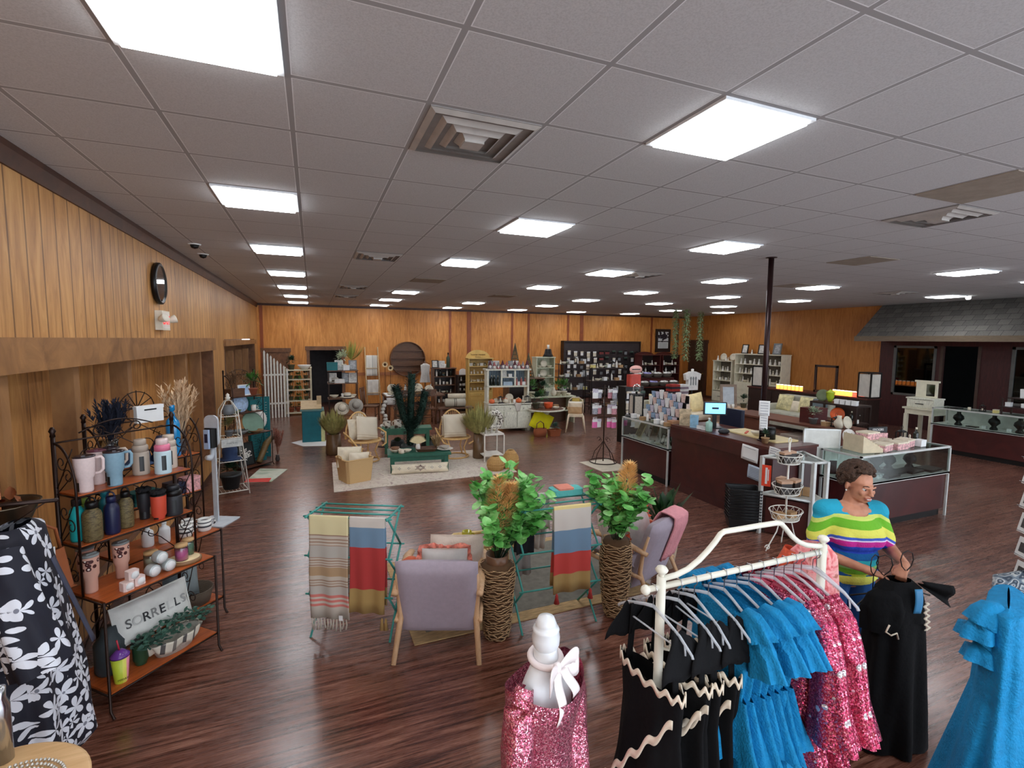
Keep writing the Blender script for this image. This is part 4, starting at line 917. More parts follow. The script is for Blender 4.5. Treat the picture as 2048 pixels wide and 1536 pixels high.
def clock():
 p = onX(312, 567); t = thing('wall_clock', 'round black wall clock high on the left wall', 'clock', (LEFT, p.y, p.z), 0); T = RY(pi/2); r = .235
 b = MB(); b.lathe([(r*.9, 0), (r, .02), (r, .05), (r*.9, .06), (r*.84, .045)], n=40, T=T); part('case', b, BLACK, t)
 b = MB(); b.lathe([(.001, .03), (r*.86, .03)], n=40, T=T, cap=False); part('dial', b, M('clock_dial', (58, 62, 60), .25, var=.05), t)
 b = MB(); b.lathe([(.001, .046), (r*.86, .046)], n=40, T=T, cap=False); part('glass', b, GLASS('clock_glass', (240, 240, 240), .9, .08), t)
 for a, l_ in ((.6, r*.5), (2.4, r*.72)): b = MB(); b.cb((.036, sin(a)*l_/2, cos(a)*l_/2), (.003, .012, l_), TR(0, 0, 0) @ Matrix()) if 0 else b.tube([(.036, 0, 0), (.036, sin(a)*l_, cos(a)*l_)], .005, 5); part('hand', b, WHITE, t)
 p = onX(318, 641); t = thing('exit_sign', 'white exit sign with two emergency lamps below the clock', 'exit sign', (LEFT, p.y, p.z)); HZ = M('sign_housing', (222, 214, 196), .5)
 b = MB(); b.box(0, .07, -.16, .16, -.11, .11, bev=.0); part('housing', b, HZ, t)
 b = MB(); b.box(.0705, .073, -.135, .135, -.09, .09); fp = part('face', b, M('exit_face', (236, 226, 216), .4), t)
 b = MB(); b.text('EXIT', .14, TR(.074, 0, 0) @ Matrix(((0, 0, 1, 0), (1, 0, 0, 0), (0, 1, 0, 0), (0, 0, 0, 1))), .001, bold=.003); m_ = M('exit_red', (214, 60, 60), .5, emit=.6); part('lettering', b, m_, t)
 for s_, a in ((-1, .2), (1, -.5)):
  b = MB(); b.lathe([(.02, -.05), (.035, -.03), (.05, .03), (.048, .035), (.001, .03)], n=14, T=TR(.09, s_*.2, .02) @ RX(-s_*.9) @ RY(1.)); part('lamp_head', b, HZ, t)
clock()
for px, py, w_ in ((389, 488, 'nearer'), (406, 508, 'farther')):
 p = onZ(px, py, CEIL); t = thing('dome_camera', '%s of two small dark dome cameras on the ceiling by the left wall' % w_, 'camera', p)
 b = MB(); b.lathe([(.065, -.012), (.07, 0)], n=18); part('mount', b, PAPER, t); b = MB(); b.lathe([(.001, -.06), (.035, -.048), (.05, -.012)], n=18); part('dome', b, BLACK, t)
def cloth_over(b, x0, x1, front, back, top=1.0, y=0., r=.012, fold=.006, n=26, th=.006, ph=0.):
 """cloth hung over a bar along x at height top: falls front (towards -y) and back"""
 L = [(y-r-.004, top-front), (y-r-.002, top-front*.5), (y-r, top-.02), (y-r*.7, top+r*.6), (y, top+r), (y+r*.7, top+r*.6), (y+r, top-.02), (y+r+.002, top-back*.5), (y+r+.004, top-back)]
 def g(u, v):
  t = v*(len(L)-1); i = min(int(t), len(L)-2); q = t-i; yy = L[i][0]*(1-q)+L[i+1][0]*q; zz = L[i][1]*(1-q)+L[i+1][1]*q
  w_ = abs(top-zz)/max(front, .01); s_ = 1 if yy > y else -1
  return (x0+(x1-x0)*u+.006*sin(zz*9+ph)*w_, yy+s_*(fold*2*w_*(1+sin(u*13+ph+zz*2))), zz)
 b.sheet(g, n, 32, th)
RACKT = M('teal_enamelled', (64, 150, 140), .45, var=.08)
def drying_rack(name, label, P, rz, w=.64, d=.33, H=.99):
 t = thing(name, label, 'drying rack', P, rz); r = .009
 lev = [.05, .36, .67, H]
 for x in (0, w):
  b = MB()
  pts1 = [(x, 0, .0), (x, d, lev[1]), (x, 0, lev[2]), (x, d, H)]; pts2 = [(x, d, .0), (x, 0, lev[1]), (x, d, lev[2]), (x, 0, H)]
  for a, c in zip(pts1, pts1[1:]): b.tube([a, c], r, 6)
  part('scissor_leg', b, RACKT, t); b = MB()
  for a, c in zip(pts2, pts2[1:]): b.tube([a, c], r, 6)
  part('scissor_leg', b, RACKT, t)
  b = MB(); b.tube([(x, -.03, H), (x, d+.03, H)], r, 6); part('top_arm', b, RACKT, t)
 for z in lev[1:]:
  for y in ((0, d) if z < H else (0, d*.33, d*.66, d)):
   b = MB(); b.tube([(-.03, y, z), (w+.03, y, z)], r*.8, 6); part('rail', b, RACKT, t)
 return t
def fringe(b, x0, x1, y, z, n=14, ln=.07, rr=.006):
 for k in range(n):
  x = x0+(x1-x0)*(k+.5)/n; b.tube([(x, y, z), (x+R(-.006, .006), y+R(-.004, .004), z-ln*.5), (x+R(-.012, .012), y, z-ln*R(.8, 1.1))], [rr*.6, rr, rr*1.5], 5)
D1 = Vector((-.07, 4.02, 0)); r1 = atan2(3.73-4.02, .57)
H1 = .985
drying_rack('drying_rack', 'teal folding drying rack hung with two striped towels, left of the lavender armchair', D1, r1, .64, .3, H1)
OAT, OATD = (196, 184, 168), (158, 128, 108)
tw1 = STRIPE('oat_stripe_towel', [(0, (192, 182, 168)), (.1, (206, 120, 110)), (.125, (200, 186, 172)), (.145, (206, 120, 110)), (.17, (200, 186, 172)), (.19, (206, 120, 110)), (.215, (186, 178, 168)), (.3, OATD), (.31, OAT), (.325, OATD), (.335, OAT), (.35, OATD), (.36, OAT), (.4, (176, 146, 112)), (.49, OAT), (.5, OATD), (.51, OAT), (.525, OATD), (.535, OAT), (.55, OATD), (.56, OAT), (.575, OATD), (.585, (182, 176, 166)), (.7, (168, 138, 118)), (.71, OAT), (.73, OATD), (.74, OAT), (.76, OATD), (.77, OAT), (.8, OATD), (.81, (218, 206, 160))], 'Z', .8, .95, .2, wob=.006)
b = MB(); cloth_over(b, .02, .33, .8, .72, H1, 0, .014); o = solo('towel', b, tw1, 'oatmeal towel with fine brown and red stripes and fringe, left on the drying rack', 'towel', D1, r1)
b = MB(); fringe(b, .03, .33, -.05, H1-.79, 12, .09); part('fringe', b, M('oat_fringe', (190, 180, 166), .95), o)
b = MB(); b.box(.27, .3, -.075, -.073, .2, .24, RY(0)); part('price_tag', b, PAPER, o, 'white price tag')
tw2 = STRIPE('blocks_towel', [(0, (168, 138, 84)), (.26, (176, 58, 56)), (.68, (112, 140, 164)), (.88, (206, 198, 188))], 'Z', .78, .95, .23, wob=.004)
b = MB(); cloth_over(b, .34, .62, .74, .7, H1, 0, .014, ph=2.); o = solo('towel', b, tw2, 'cream, blue, red and tan colour block towel, right on the drying rack', 'towel', D1, r1)
b = MB()
for x in (.6, .63): b.lathe([(.003, 0), (.012, -.02), (.01, -.03), (.02, -.09), (.001, -.09)], (x, -.05, H1-.76), 8)
part('tassel', b, M('tan_tassel', (170, 138, 84), .95), o)
LAV = M('lavender_linen', (178, 166, 178), .95, var=.05, vs=30, bump=.35, bs=500); ASH = WOOD('ash_wood', (196, 152, 110), (222, 184, 144), .5, (8, 8, 1), 4)
def armchair(name, label, P, rz):
 """faces local +y; origin on the floor midway between the back legs"""
 t = thing(name, label, 'armchair', P, rz); W = .31; bh = .76
 T = TR(0, .09, .3) @ RX(.30)        # tilted back cushion frame: local z runs up the back
 b = MB(); b.T = T
 def bk(s_):
  def g(u, v):
   x = (u-.5)*2; z = v; e = (1-abs(x)**8)**.5*(1-abs(2*z-1)**10)**.5
   return (x*(W-.012), s_*(.055*e) + (.0 if s_ < 0 else .02*e), -.17+z*.66)
  return g
 b.sheet(bk(-1), 16, 16); b.sheet(lambda u, v: bk(1)(1-u, v), 16, 16); part('back_cushion', b, LAV, t)
 b = MB()
 def st(s_):
  def g(u, v):
   x = (u-.5)*2; y = (v-.5)*2; e = (1-abs(x)**8)**.5*(1-abs(y)**8)**.5
   return (x*(W-.035), .38+y*.27, .36+s_*.065*e+.03*y)
  return g
 b.sheet(st(1), 14, 14); b.sheet(lambda u, v: st(-1)(1-u, v), 14, 14); part('seat_cushion', b, LAV, t)
 for s_ in (-1, 1):
  x = s_*W; b = MB(); b.tube([(x, -.08, 0), (x-s_*.03, .06, .3), (x-s_*.02, .03, .5), (x-s_*.02, -.02, .66)], [.019, .024, .02, .014], 8, sx=.8); part('back_leg', b, ASH, t)
  b = MB(); b.tube([(x, .68, 0), (x, .62, .32), (x, .6, .52)], [.016, .023, .02], 8); part('front_leg', b, ASH, t)
  b = MB(); b.tube([(x, -.02, .5), (x, .2, .545), (x, .5, .56), (x, .66, .53)], [.018, .025, .028, .02], 8, sx=1.4); part('armrest', b, ASH, t)
  b = MB(); b.tube([(x, .03, .27), (x, .62, .33)], .018, 8); part('side_rail', b, ASH, t)
 b = MB(); b.tube([(-W, .16, .27), (W, .16, .27)], .016, 8); b.tube([(-W, .6, .3), (W, .6, .3)], .016, 8); part('cross_rail', b, ASH, t)
 return t
A1, A2 = Vector((.52, 3.52, 0)), Vector((1.09, 3.30, 0)); c1 = (A1+A2)/2; ra1 = atan2(A2.y-A1.y, A2.x-A1.x)
armchair('armchair', 'lavender armchair with light wood frame, seen from behind beside the tall vase', c1, ra1)
c2 = Vector((2.93, 3.54, 0)); ra2 = radians(24)
armchair('armchair', 'lavender armchair at the right with a pink throw over its back', c2, ra2)
def onC(c, rz, x, y, z): return c+Vector((x*cos(rz)-y*sin(rz), x*sin(rz)+y*cos(rz), z))
RUF = M('coral_ruffle', (222, 128, 110), .9, var=.45, vs=30); RUFO = M('orange_ruffle', (216, 96, 66), .9, var=.3, vs=30); MUSL = M('cream_muslin', (222, 204, 190), .95, bump=.3, bs=90); LGREY = M('pale_grey_linen', (196, 190, 186), .95)
for i, (c, rz, rf) in enumerate(((c1, ra1, RUF), (c2, ra2, RUFO))):
 w_ = ('left', 'right')[i]
 p = onC(c, rz, .02, .2, .39); o = inst('ruf%d' % i, mk_cushion(LGREY, .36, .34, .12, rf), 'grey cushion with %s ruffle on the %s lavender armchair' % (('pink', 'orange')[i], w_), p, rz, rot=(.25, 0, rz+pi))
 p = onC(c, rz, (.1, -.14)[i], .36, .37); o = inst('qlt', mk_cushion(MUSL, .44, .4, .16), 'cream quilted cushion in front of the ruffled one, %s armchair' % w_, p, rz, rot=(.3, 0, rz+pi))
p = onC(c1, ra1, -.25, .3, .42); b = MB(); b.ball((0, 0, .11), (.1, .1, .11), 16); solo('round_cushion', b, M('orange_velvet', (214, 104, 70), .9), 'small orange round cushion at the left of the nearer armchair seat', 'cushion', p)
PINKT = M('pink_fleece', (222, 150, 156), 1., bump=.8, bs=60)
b = MB(); b.T = TR(0, .09, .3) @ RX(.30) @ TR(.12, .01, 0)
L_ = [(-.075, .06), (-.078, .25), (-.08, .42), (-.06, .5), (0, .51), (.07, .5), (.095, .4), (.1, .25)]
def thr(u, v):
 t = v*(len(L_)-1); i = min(int(t), len(L_)-2); q = t-i; return ((u-.5)*.26+.02*sin(v*5), L_[i][0]*(1-q)+L_[i+1][0]*q+.012*sin(u*16+v*3)*abs(v-.5)-.0, L_[i][1]*(1-q)+L_[i+1][1]*q)
b.sheet(thr, 20, 30, -.012)
solo('throw_blanket', b, PINKT, 'pink fleece throw draped over the right armchair back', 'blanket', c2, ra2)
q = [onZ(829, 1292), onZ(1212, 1204)]; e_ = (q[1]-q[0]).normalized(); n_ = Vector((-e_.y, e_.x, 0)); L2 = 2.1
RG = [q[0], q[0]+e_*2.3, q[0]+e_*2.3+n_*1.5, q[0]+n_*1.5]
RGO = flat_rug('area_rug', 'tan bordered grey flat rug under the armchairs', RG, M('tan_rug', (176, 146, 104), .95, var=.35, vs=10, stretch=(1, 6, 1)), .001, .006)
RI = [q[0]+e_*.12+n_*.13, q[0]+e_*2.2+n_*.13, q[0]+e_*2.2+n_*1.4, q[0]+e_*.12+n_*1.4]
b = MB(); b.prism([(p.x, p.y) for p in RI], .0071, .0085); part('centre_field', b, M('grey_rug', (112, 108, 98), .95, var=.2, vs=12), RGO, 'grey centre field')
SEA = WEAVE('seagrass', (232, 194, 146), (120, 86, 54), 26, 34, .75, 1.)
def ropes(b, prof, n=11):
 """open rope netting round the body"""
 def rad(z):
  for (r0, z0), (r1_, z1) in zip(prof, prof[1:]):
   if z0 <= z <= z1: return r0+(r1_-r0)*(z-z0)/max(1e-6, z1-z0)
  return prof[-1][0]
 zt_ = prof[-1][1]; rows = int(zt_/.021)
 for k in range(rows):
  z = .012+k*(zt_-.02)/rows; r = rad(z); ph = R(0, 6)
  b.tube([((r+.004+.003*sin(7*a+ph))*cos(a), (r+.004+.003*sin(7*a+ph))*sin(a), z+.008*sin(6*a+ph*2)+.004*sin(11*a)) for a in [2*pi*i/30 for i in range(30)]], .0055, 4, True)
def tall_vase(name, label, P, prof, body, rope):
 t = thing(name, label, 'vase', P); b = MB(); b.lathe([(r-.004, z) for r, z in prof], n=24); part('core', b, M('dark_core', (86, 60, 36), .9), t)
 b = MB(); ropes(b, prof); part('woven_seagrass', b, SEA, t); return t
V1 = Vector((1.31, 3.52, 0)); V2 = Vector((2.36, 3.44, 0))
VP = [(.085, 0), (.1, .05), (.115, .2), (.13, .42), (.138, .52), (.13, .58), (.1, .61)]
h1 = zAt(V1.x, V1.y, 1112)/.64
t = tall_vase('floor_vase', 'tall seagrass vase with a dark neck, left of the two by the armchairs', V1, [(r*1.02, z*h1*.98) for r, z in VP], 0, 0)
b = MB(); b.lathe([(.095, .58*h1), (.088, .61*h1), (.09, .66*h1), (.084, .66*h1), (.08, .6*h1)], n=22); part('neck', b, M('bronze_glass', (108, 76, 54), .3), t)
h2 = zAt(V2.x, V2.y, 1082)/.64
tall_vase('floor_vase', 'tall seagrass vase in front of the right armchair', V2, [(r*1.0, z*h2) for r, z in [(.07, 0), (.085, .04), (.11, .2), (.128, .4), (.13, .55), (.12, .62), (.105, .66)]], 0, 0)
EUC = NT('eucalyptus_green'); _n = EUC.noise(EUC.co('Object'), 9, 3); EUC.l(EUC.ramp(_n, [(.3, (76, 158, 66)), (.5, (120, 196, 100)), (.68, (180, 228, 156))]), EUC.b.inputs['Base Color']); EUC.set(Roughness=.5); EUC = EUC.m
def greens(name, label, P, r, h, side=None, n=330, plume=((0, 0, 0),)):
 t = thing(name, label, 'plant', P); b = MB(); st = MB()
 stems = [Vector((R(-1, 1)*r, R(-1, 1)*r, h*R(.55, 1.))) for k in range(17)]+([Vector(side)*R(.7, 1)+Vector((0, 0, R(-.1, .1))) for k in range(5)] if side else [])
 for s_ in stems:
  st.tube([(0, 0, -.1), s_*.5+Vector((0, 0, .04)), s_], [.004, .003, .0015], 4)
  for q in range(n//len(stems)):
   u = R(.16, 1); p = s_*u+Vector((0, 0, .05*sin(u*pi)))+Vector((R(-.035, .035), R(-.035, .035), R(-.03, .03))); d = Vector((R(-1, 1), R(-1, 1), R(-.5, .9))); s2 = R(.75, 1.25)
   b.leaf(p, d, .078*s2, .074*s2, curl=.1, n=4)
 part('stems', st, DGREEN, t); part('leaves', b, EUC, t)
 for px_, py_, pz_ in plume:
  b = MB()
  for k in range(1100):
   u = R(0, 1)**.7; c = Vector((px_*u, py_*u-.03*u, .12+pz_*u)); a = R(0, 2*pi); w_ = .12*sin(pi*min(1, .15+u*.85)) ; b.leaf(c+Vector((cos(a), sin(a), 0))*w_*.5, (cos(a), sin(a), .9), .075, .007, n=1)
  part('feather_plume', b, M('orange_plume', (255, 196, 128), .95, var=.25), t, 'orange feathery plume')
 return t
zt1 = .66*h1; ht1 = zAt(V1.x, V1.y, 948)-zt1
greens('leaf_arrangement', 'green eucalyptus with orange plumes in the left tall vase', (V1.x, V1.y, zt1), .33, ht1, (.5, -.0, .36), 800, ((-.02, -.06, ht1*.78), (.09, -.05, ht1*.68)))
zt2 = .66*h2; ht2 = zAt(V2.x, V2.y, 940)-zt2
greens('leaf_arrangement', 'green eucalyptus with a single orange plume in the right tall vase', (V2.x, V2.y, zt2), .25, ht2, None, 680, ((.04, -.08, ht2*.9),))
D2 = Vector((1.5, 3.44, 0)); r2 = atan2(3.40-3.44, .67)
drying_rack('drying_rack', 'second teal drying rack standing between the two tall vases', D2, r2, .66, .36, 1.02)
tw3 = STRIPE('blocks_towel_b', [(0, (168, 138, 84)), (.24, (190, 66, 60)), (.48, (112, 140, 164)), (.74, (206, 198, 188)), (.98, (226, 206, 140))], 'Z', .72, .95, .3, wob=.004)
b = MB(); cloth_over(b, .25, .58, .7, .66, 1.02, 0, .014, ph=1.); o = solo('towel', b, tw3, 'colour block towel with red tassels on the rack between the vases', 'towel', D2, r2)
for x in (.27, .57): b = MB(); b.lathe([(.004, 0), (.014, -.02), (.012, -.03), (.024, -.08), (.001, -.08)], (x, -.05, .33), 8); part('tassel', b, M('red_tassel', (170, 52, 48), .95), o)
b = MB(); cloth_over(b, .06, .22, .5, .72, 1.02, .36, .014, ph=.4); solo('towel', b, STRIPE('dark_towel', [(0, (168, 164, 160)), (.3, (44, 48, 54))], 'Z', .72, .95, .3), 'charcoal towel with pale hem on the back rail between the vases', 'towel', D2, r2)
b = MB(); cloth_over(b, .26, .36, .3, .5, 1.02, .36, .014, ph=.4); solo('towel', b, M('white_towel', (214, 208, 198), .95), 'white towel over the back rail between the vases', 'towel', D2, r2)
b = MB(); b.box(-.14, .14, -.07, .07, 0, .05, bev=.02); o = solo('folded_towel', b, M('aqua_towel', (96, 186, 182), .95, bump=.5), 'aqua folded towel lying on top of the second drying rack', 'towel', D2+Vector((.5, .25, 1.035)), r2)
b = MB(); b.box(-.09, .05, -.071, .071, .05, .065, bev=.01); part('coral_band', b, M('coral_towel', (224, 140, 120), .95), o)
BAM = WOOD('bamboo', (206, 172, 104), (228, 200, 140), .4, (6, 6, 6), 3)
P = Vector((1.46, 4.28, 0)); t = thing('bamboo_tray_table', 'low bamboo tray table behind the armchair', 'table', P, -.1)
b = MB(); b.box(-.26, .26, -.15, .15, .43, .44)
for k in range(20): b.tube([(-.26+.52*k/19, -.15, .442), (-.26+.52*k/19, .15, .442)], .007, 4)
part('tray_bottom', b, BAM, t)
b = MB(); b.tube([(-.28, -.14, .48), (-.26, -.17, .48), (.26, -.17, .48), (.28, -.14, .48), (.28, .14, .48), (.26, .17, .48), (-.26, .17, .48), (-.28, .14, .48)], .018, 8, True); part('tray_rim', b, BAM, t)
for x in (-.22, .22):
 for y in (-.12, .12): b = MB(); b.tube([(x, y, 0), (x*.9, y*.9, .43)], .013, 8); part('leg', b, BAM, t)
inst('ogl', mk_mug(M('amber_glass', (178, 168, 50), .1, coat=.4), .13, .045), 'yellow-green glass cup on the bamboo tray', P+Vector((-.17, 0, .45)))
inst('suc', mk_potplant(M('clay_pot', (168, 144, 124), .8), DGREEN, .12, .05, 40, .05, .025), 'small succulent in a clay pot on the bamboo tray', P+Vector((.06, .05, .45)))
b = MB()
for k in range(6): b.ball((R(-.05, .05), R(-.05, .05), R(0, .03)), .014, 8)
solo('cream_roses', b, M('cream_petals', (232, 214, 200), .8), 'cream blossoms on the succulent pot', 'flowers', P+Vector((.06, .05, .6)))
P = onZ(1320, 1086, 0); P = Vector((3.38, 4.06, 0))
def fanleafplant():
 t = thing('rubber_plant', 'broad dark leaved plant standing behind the right armchair', 'plant', P); b = MB(); b.lathe([(.11, 0), (.14, .22), (.12, .22)], n=18); part('pot', b, M('clay_pot', (168, 144, 124), .8), t)
 zt = zAt(P.x, P.y, 985); b = MB()
 for k in range(46):
  a = R(0, 2*pi); s_ = R(.05, .26); b.leaf((cos(a)*s_*.2, sin(a)*s_*.2, .22+R(0, .3)), (cos(a)*s_*2, sin(a)*s_*2, R(.6, 1)), (zt-.3)*R(.5, .9), .09, curl=.1, n=4)
 part('foliage', b, M('deep_green', (34, 68, 34), .4, var=.4, vs=12), t); return t
fanleafplant()
RUGM = NT('faded_cream_rug'); n_ = RUGM.noise(RUGM.co('Object'), 6, 5, .7, 1.5); RUGM.l(RUGM.ramp(n_, [(.38, (196, 182, 166)), (.5, (222, 212, 198)), (.6, (200, 182, 172)), (.68, (170, 150, 142))]), RUGM.b.inputs['Base Color']); RUGM.set(Roughness=.95); RUGM = RUGM.m
ra, rb_, rc = onZ(668, 985), onZ(1034, 944), onZ(664, 926); ra.z = 0
flat_rug('area_rug', 'faded cream patterned rug under the teal bench and rattan chairs', [ra, rb_, rb_+(rc-ra)*1.02, rc], RUGM, .001, .007)
RAT = WOOD('rattan_cane', (206, 160, 96), (230, 190, 130), .5, (6, 6, 6), 3)
a_, b_ = onZ(679, 958), onZ(694, 972); c_ = onZ(750, 961); w_ = (c_-b_).length; rz = atan2(c_.y-b_.y, c_.x-b_.x); h_ = zAt(b_.x, b_.y, 925)
ctr = b_+Vector((cos(rz), sin(rz), 0))*w_/2+Vector((-sin(rz), cos(rz), 0))*.24
inst('bigbasket', mk_basket(w_*.95, .46, h_, WEAVE('pale_wicker', (238, 204, 148), (196, 154, 100), 40, 60, bump=.5)), 'large pale wicker basket holding cushions on the cream rug', (ctr.x, ctr.y, .009), rz)
ET = NT('embroidered_cotton'); vo = ET.n('TexVoronoi', distance='MANHATTAN'); ET.l(ET.co('Object', (9, 9, 9)), vo.inputs['Vector']); vo.inputs['Scale'].default_value = 1; vo.inputs['Randomness'].default_value = .3; f = ET.math('MULTIPLY', ET.math('LESS_THAN', vo.outputs['Distance'], .3), ET.math('GREATER_THAN', vo.outputs['Distance'], .14)); ET.l(ET.mix(f, lin((226, 214, 192)), lin((86, 78, 70))), ET.b.inputs['Base Color']); ET.set(Roughness=.95); ET = ET.m
CRC = M('cream_canvas', (224, 212, 188), .95, bump=.3, bs=120); GEO = STRIPE('zigzag_cream', [(0, (222, 208, 184)), (.3, (204, 186, 156)), (.4, (226, 214, 192)), (.7, (206, 188, 160)), (.8, (226, 214, 192))], 'Z', .11, .95, wob=.09)
for k, (dx, dy, z, m_, k2, w2, lb) in enumerate(((-.05, .1, .2, CRC, 'cb1', .42, 'plain cream cushion at the back of the wicker basket'), (.05, -.06, .17, ET, 'cb2', .36, 'embroidered cream cushion at the front of the wicker basket'))):
 p = ctr+Vector((dx*cos(rz)-dy*sin(rz), dx*sin(rz)+dy*cos(rz), z*h_/.36)); inst(k2, mk_cushion(m_, w2, w2*.8, .1), lb, p, rz, rot=(-.12, .1, rz))
GB = M('green_bench_paint', (34, 92, 74), .5, var=.15, vs=10)
def bench(name, label, F, rz, w, d, h, m_, leg='panel', cat='bench'):
 t = thing(name, label, cat, F, rz)
 b = MB(); b.box(-.03, w+.03, -.02, d+.02, h-.045, h, bev=.006); part('seat_board', b, m_, t)
 for x in (.04, w-.07):
  for y in (.0, d-.06): b = MB(); b.box(x-.02, x+.05, y, y+.06, 0, h-.045); part('leg', b, m_, t)
  b = MB(); b.box(x, x+.03, .06, d-.06, h-.16, h-.045); part('end_apron', b, m_, t)
 b = MB(); b.box(.07, w-.07, .01, .035, h-.13, h-.045); b.box(.07, w-.07, d-.035, d-.01, h-.13, h-.045); part('apron', b, m_, t); return t
fa, fb = onZ(779, 948), onZ(899, 941); rzb = atan2(fb.y-fa.y, fb.x-fa.x); wb = (fb-fa).length; hb = zAt(fa.x, fa.y, 911)
bench('bench', 'low green painted bench laid with crockery on the cream rug', fa+Vector((0, 0, .009)), rzb, wb, .5, hb, GB)
def LBn(x, y, z=0): return fa+Vector((x*cos(rzb)-y*sin(rzb), x*sin(rzb)+y*cos(rzb), z+.009))
def lumbar():
 t = mk_cushion(CRC, 1., .2, .12, name='lumbar_cushion')()
 def motif(x, z, s_, m_, nm='woven_diamond'):
  b = MB(); y = -.0625
  for i in range(4):
   a = i*pi/2; b.add([(x+s_*.5*cos(a)+s_*.28*cos(q), y-.001, z+s_*.5*sin(a)+s_*.28*sin(q)) for q in (0, pi/2, pi, 3*pi/2)], [(3, 2, 1, 0)], False)
  part(nm, b, m_, t)
 for x in (-.36, -.2, .2, .34): motif(x, .1, .036, GREY)
 b = MB()
 for s_ in (.055, .035):
  for sx, sz in ((1, 1), (1, -1), (-1, -1), (-1, 1)): b.tube([(sx*s_*1.3, -.062, .1), (0, -.062, .1+sz*s_)], .004, 4)
 for k in range(6): b.tube([(cos(k*pi/3+.5)*.05, -.0615, .1+sin(k*pi/3+.5)*.04), (cos(k*pi/3+.5)*.11, -.06, .1+sin(k*pi/3+.5)*.075)], .0035, 4)
 part('woven_star', b, M('plum_thread', (120, 84, 88), .9), t); return t
inst('lumbar', lumbar, 'long cream lumbar cushion with woven diamonds leaning on the green bench', LBn(wb*.5, -.1, 0.01), rzb, rot=(-.35, 0, rzb), scale=(wb*.95, 1, .8))
gr = random.Random(5)
DIN = M('grey_stone_ware', (168, 160, 150), .4); BRN = M('brown_ware', (120, 84, 58), .5); STK = M('stacked_cream', (212, 200, 178), .45)
for k, (x, y, key, mk, sc_, lb) in enumerate((
 (.1, .2, 'b_st', mk_bowl(STK, .1, .06), 1, 'stack-bottom cream bowl on the left end of the green bench'), (.1, .2, 'b_st2', mk_bowl(BRN, .08, .06), 1, 'brown bowl stacked in the cream bowl on the green bench'),
 (.2, .08, 'b_c', mk_mug(STK, .07, .05), 1, 'small cream cup at the front left of the green bench'), (.3, .16, 'b_st', None, .8, 'small cream bowl right of the stacked bowls'),
 (.62, .2, 'tr', mk_basket(.34, .22, .05, M('dark_tray', (86, 56, 36), .5), True, 'wooden_tray'), 1, 'dark wooden tray of ornaments in the middle of the green bench'),
 (.48, .16, 'vz', mk_vase(WHITE, .14, .045, [(.04, 0), (.042, .09), (.03, .14)]), 1, 'white bottle vase holding a pale fan leaf'),
 (.95, .22, 'pl', mk_bowl(WHITE, .15, .025), 1, 'wide white plate at the right end of the green bench'), (.95, .22, 'gb', mk_bowl(DIN, .09, .05), 1, 'grey bowl set on the wide white plate'), (.88, .36, 'gb', None, .7, 'small grey bowl behind the white plate'))):
 z = hb+(.03 if lb.startswith('brown') else .02 if lb.startswith('grey bowl') else 0); inst(key, mk, lb, LBn(x*wb, y, z), rzb, scale=sc_ if sc_ != 1 else None)
b = MB()
for k in range(26): a = pi*(.12+.76*k/25); b.leaf((0, 0, 0), (cos(a), 0, sin(a)), .17, .022, up=(0, 1, 0), n=2)
p = LBn(.48*wb, .16, hb+.14); solo('fan_leaf', b, M('bleached_palm', (222, 206, 162), .9), 'pale dried fan leaf in the white bottle vase', 'dried leaf', p, rzb)
b = MB()
for k in range(90): b.leaf((R(-.03, .03), R(-.03, .03), 0), (R(-.5, .5), R(-.5, .5), 1), R(.15, .28), .02)
solo('dried_grass', b, M('tan_grass', (170, 140, 98), .95, var=.3), 'puff of tan dried grass at the back right of the green bench', 'dried grass', LBn(.82*wb, .42, hb))
fc, fd = onZ(762, 917), onZ(862, 911); hb2 = zAt(fc.x, fc.y, 868)
bench('bench', 'second green bench behind the first, carrying patterned cups', fc+Vector((.1, .35, .0)), rzb, .95, .36, .52, M('grass_green_paint', (58, 116, 92), .5, var=.15))
CUPP = NT('animal_print_ware'); n_ = CUPP.noise(CUPP.co('Object'), 24, 2); CUPP.l(CUPP.ramp(n_, [(.5, (222, 216, 204)), (.58, (78, 66, 56))]), CUPP.b.inputs['Base Color']); CUPP.set(Roughness=.35); CUPP = CUPP.m
B2 = fc+Vector((.1, .35, 0))
for x, lb, sc_ in ((.0, 'large patterned cup at the left of the rear green bench', 1.6), (.2, 'larger patterned cup second on the rear green bench', 1.9)): inst('pcup2', mk_mug(CUPP), lb, B2+Vector((x+.1, .1-x*.2, .52)), 2.6, scale=sc_)
inst('pfig', mk_figure(CUPP, .2), 'patterned ornament right of the large cups', B2+Vector((.5, .1, .52)))
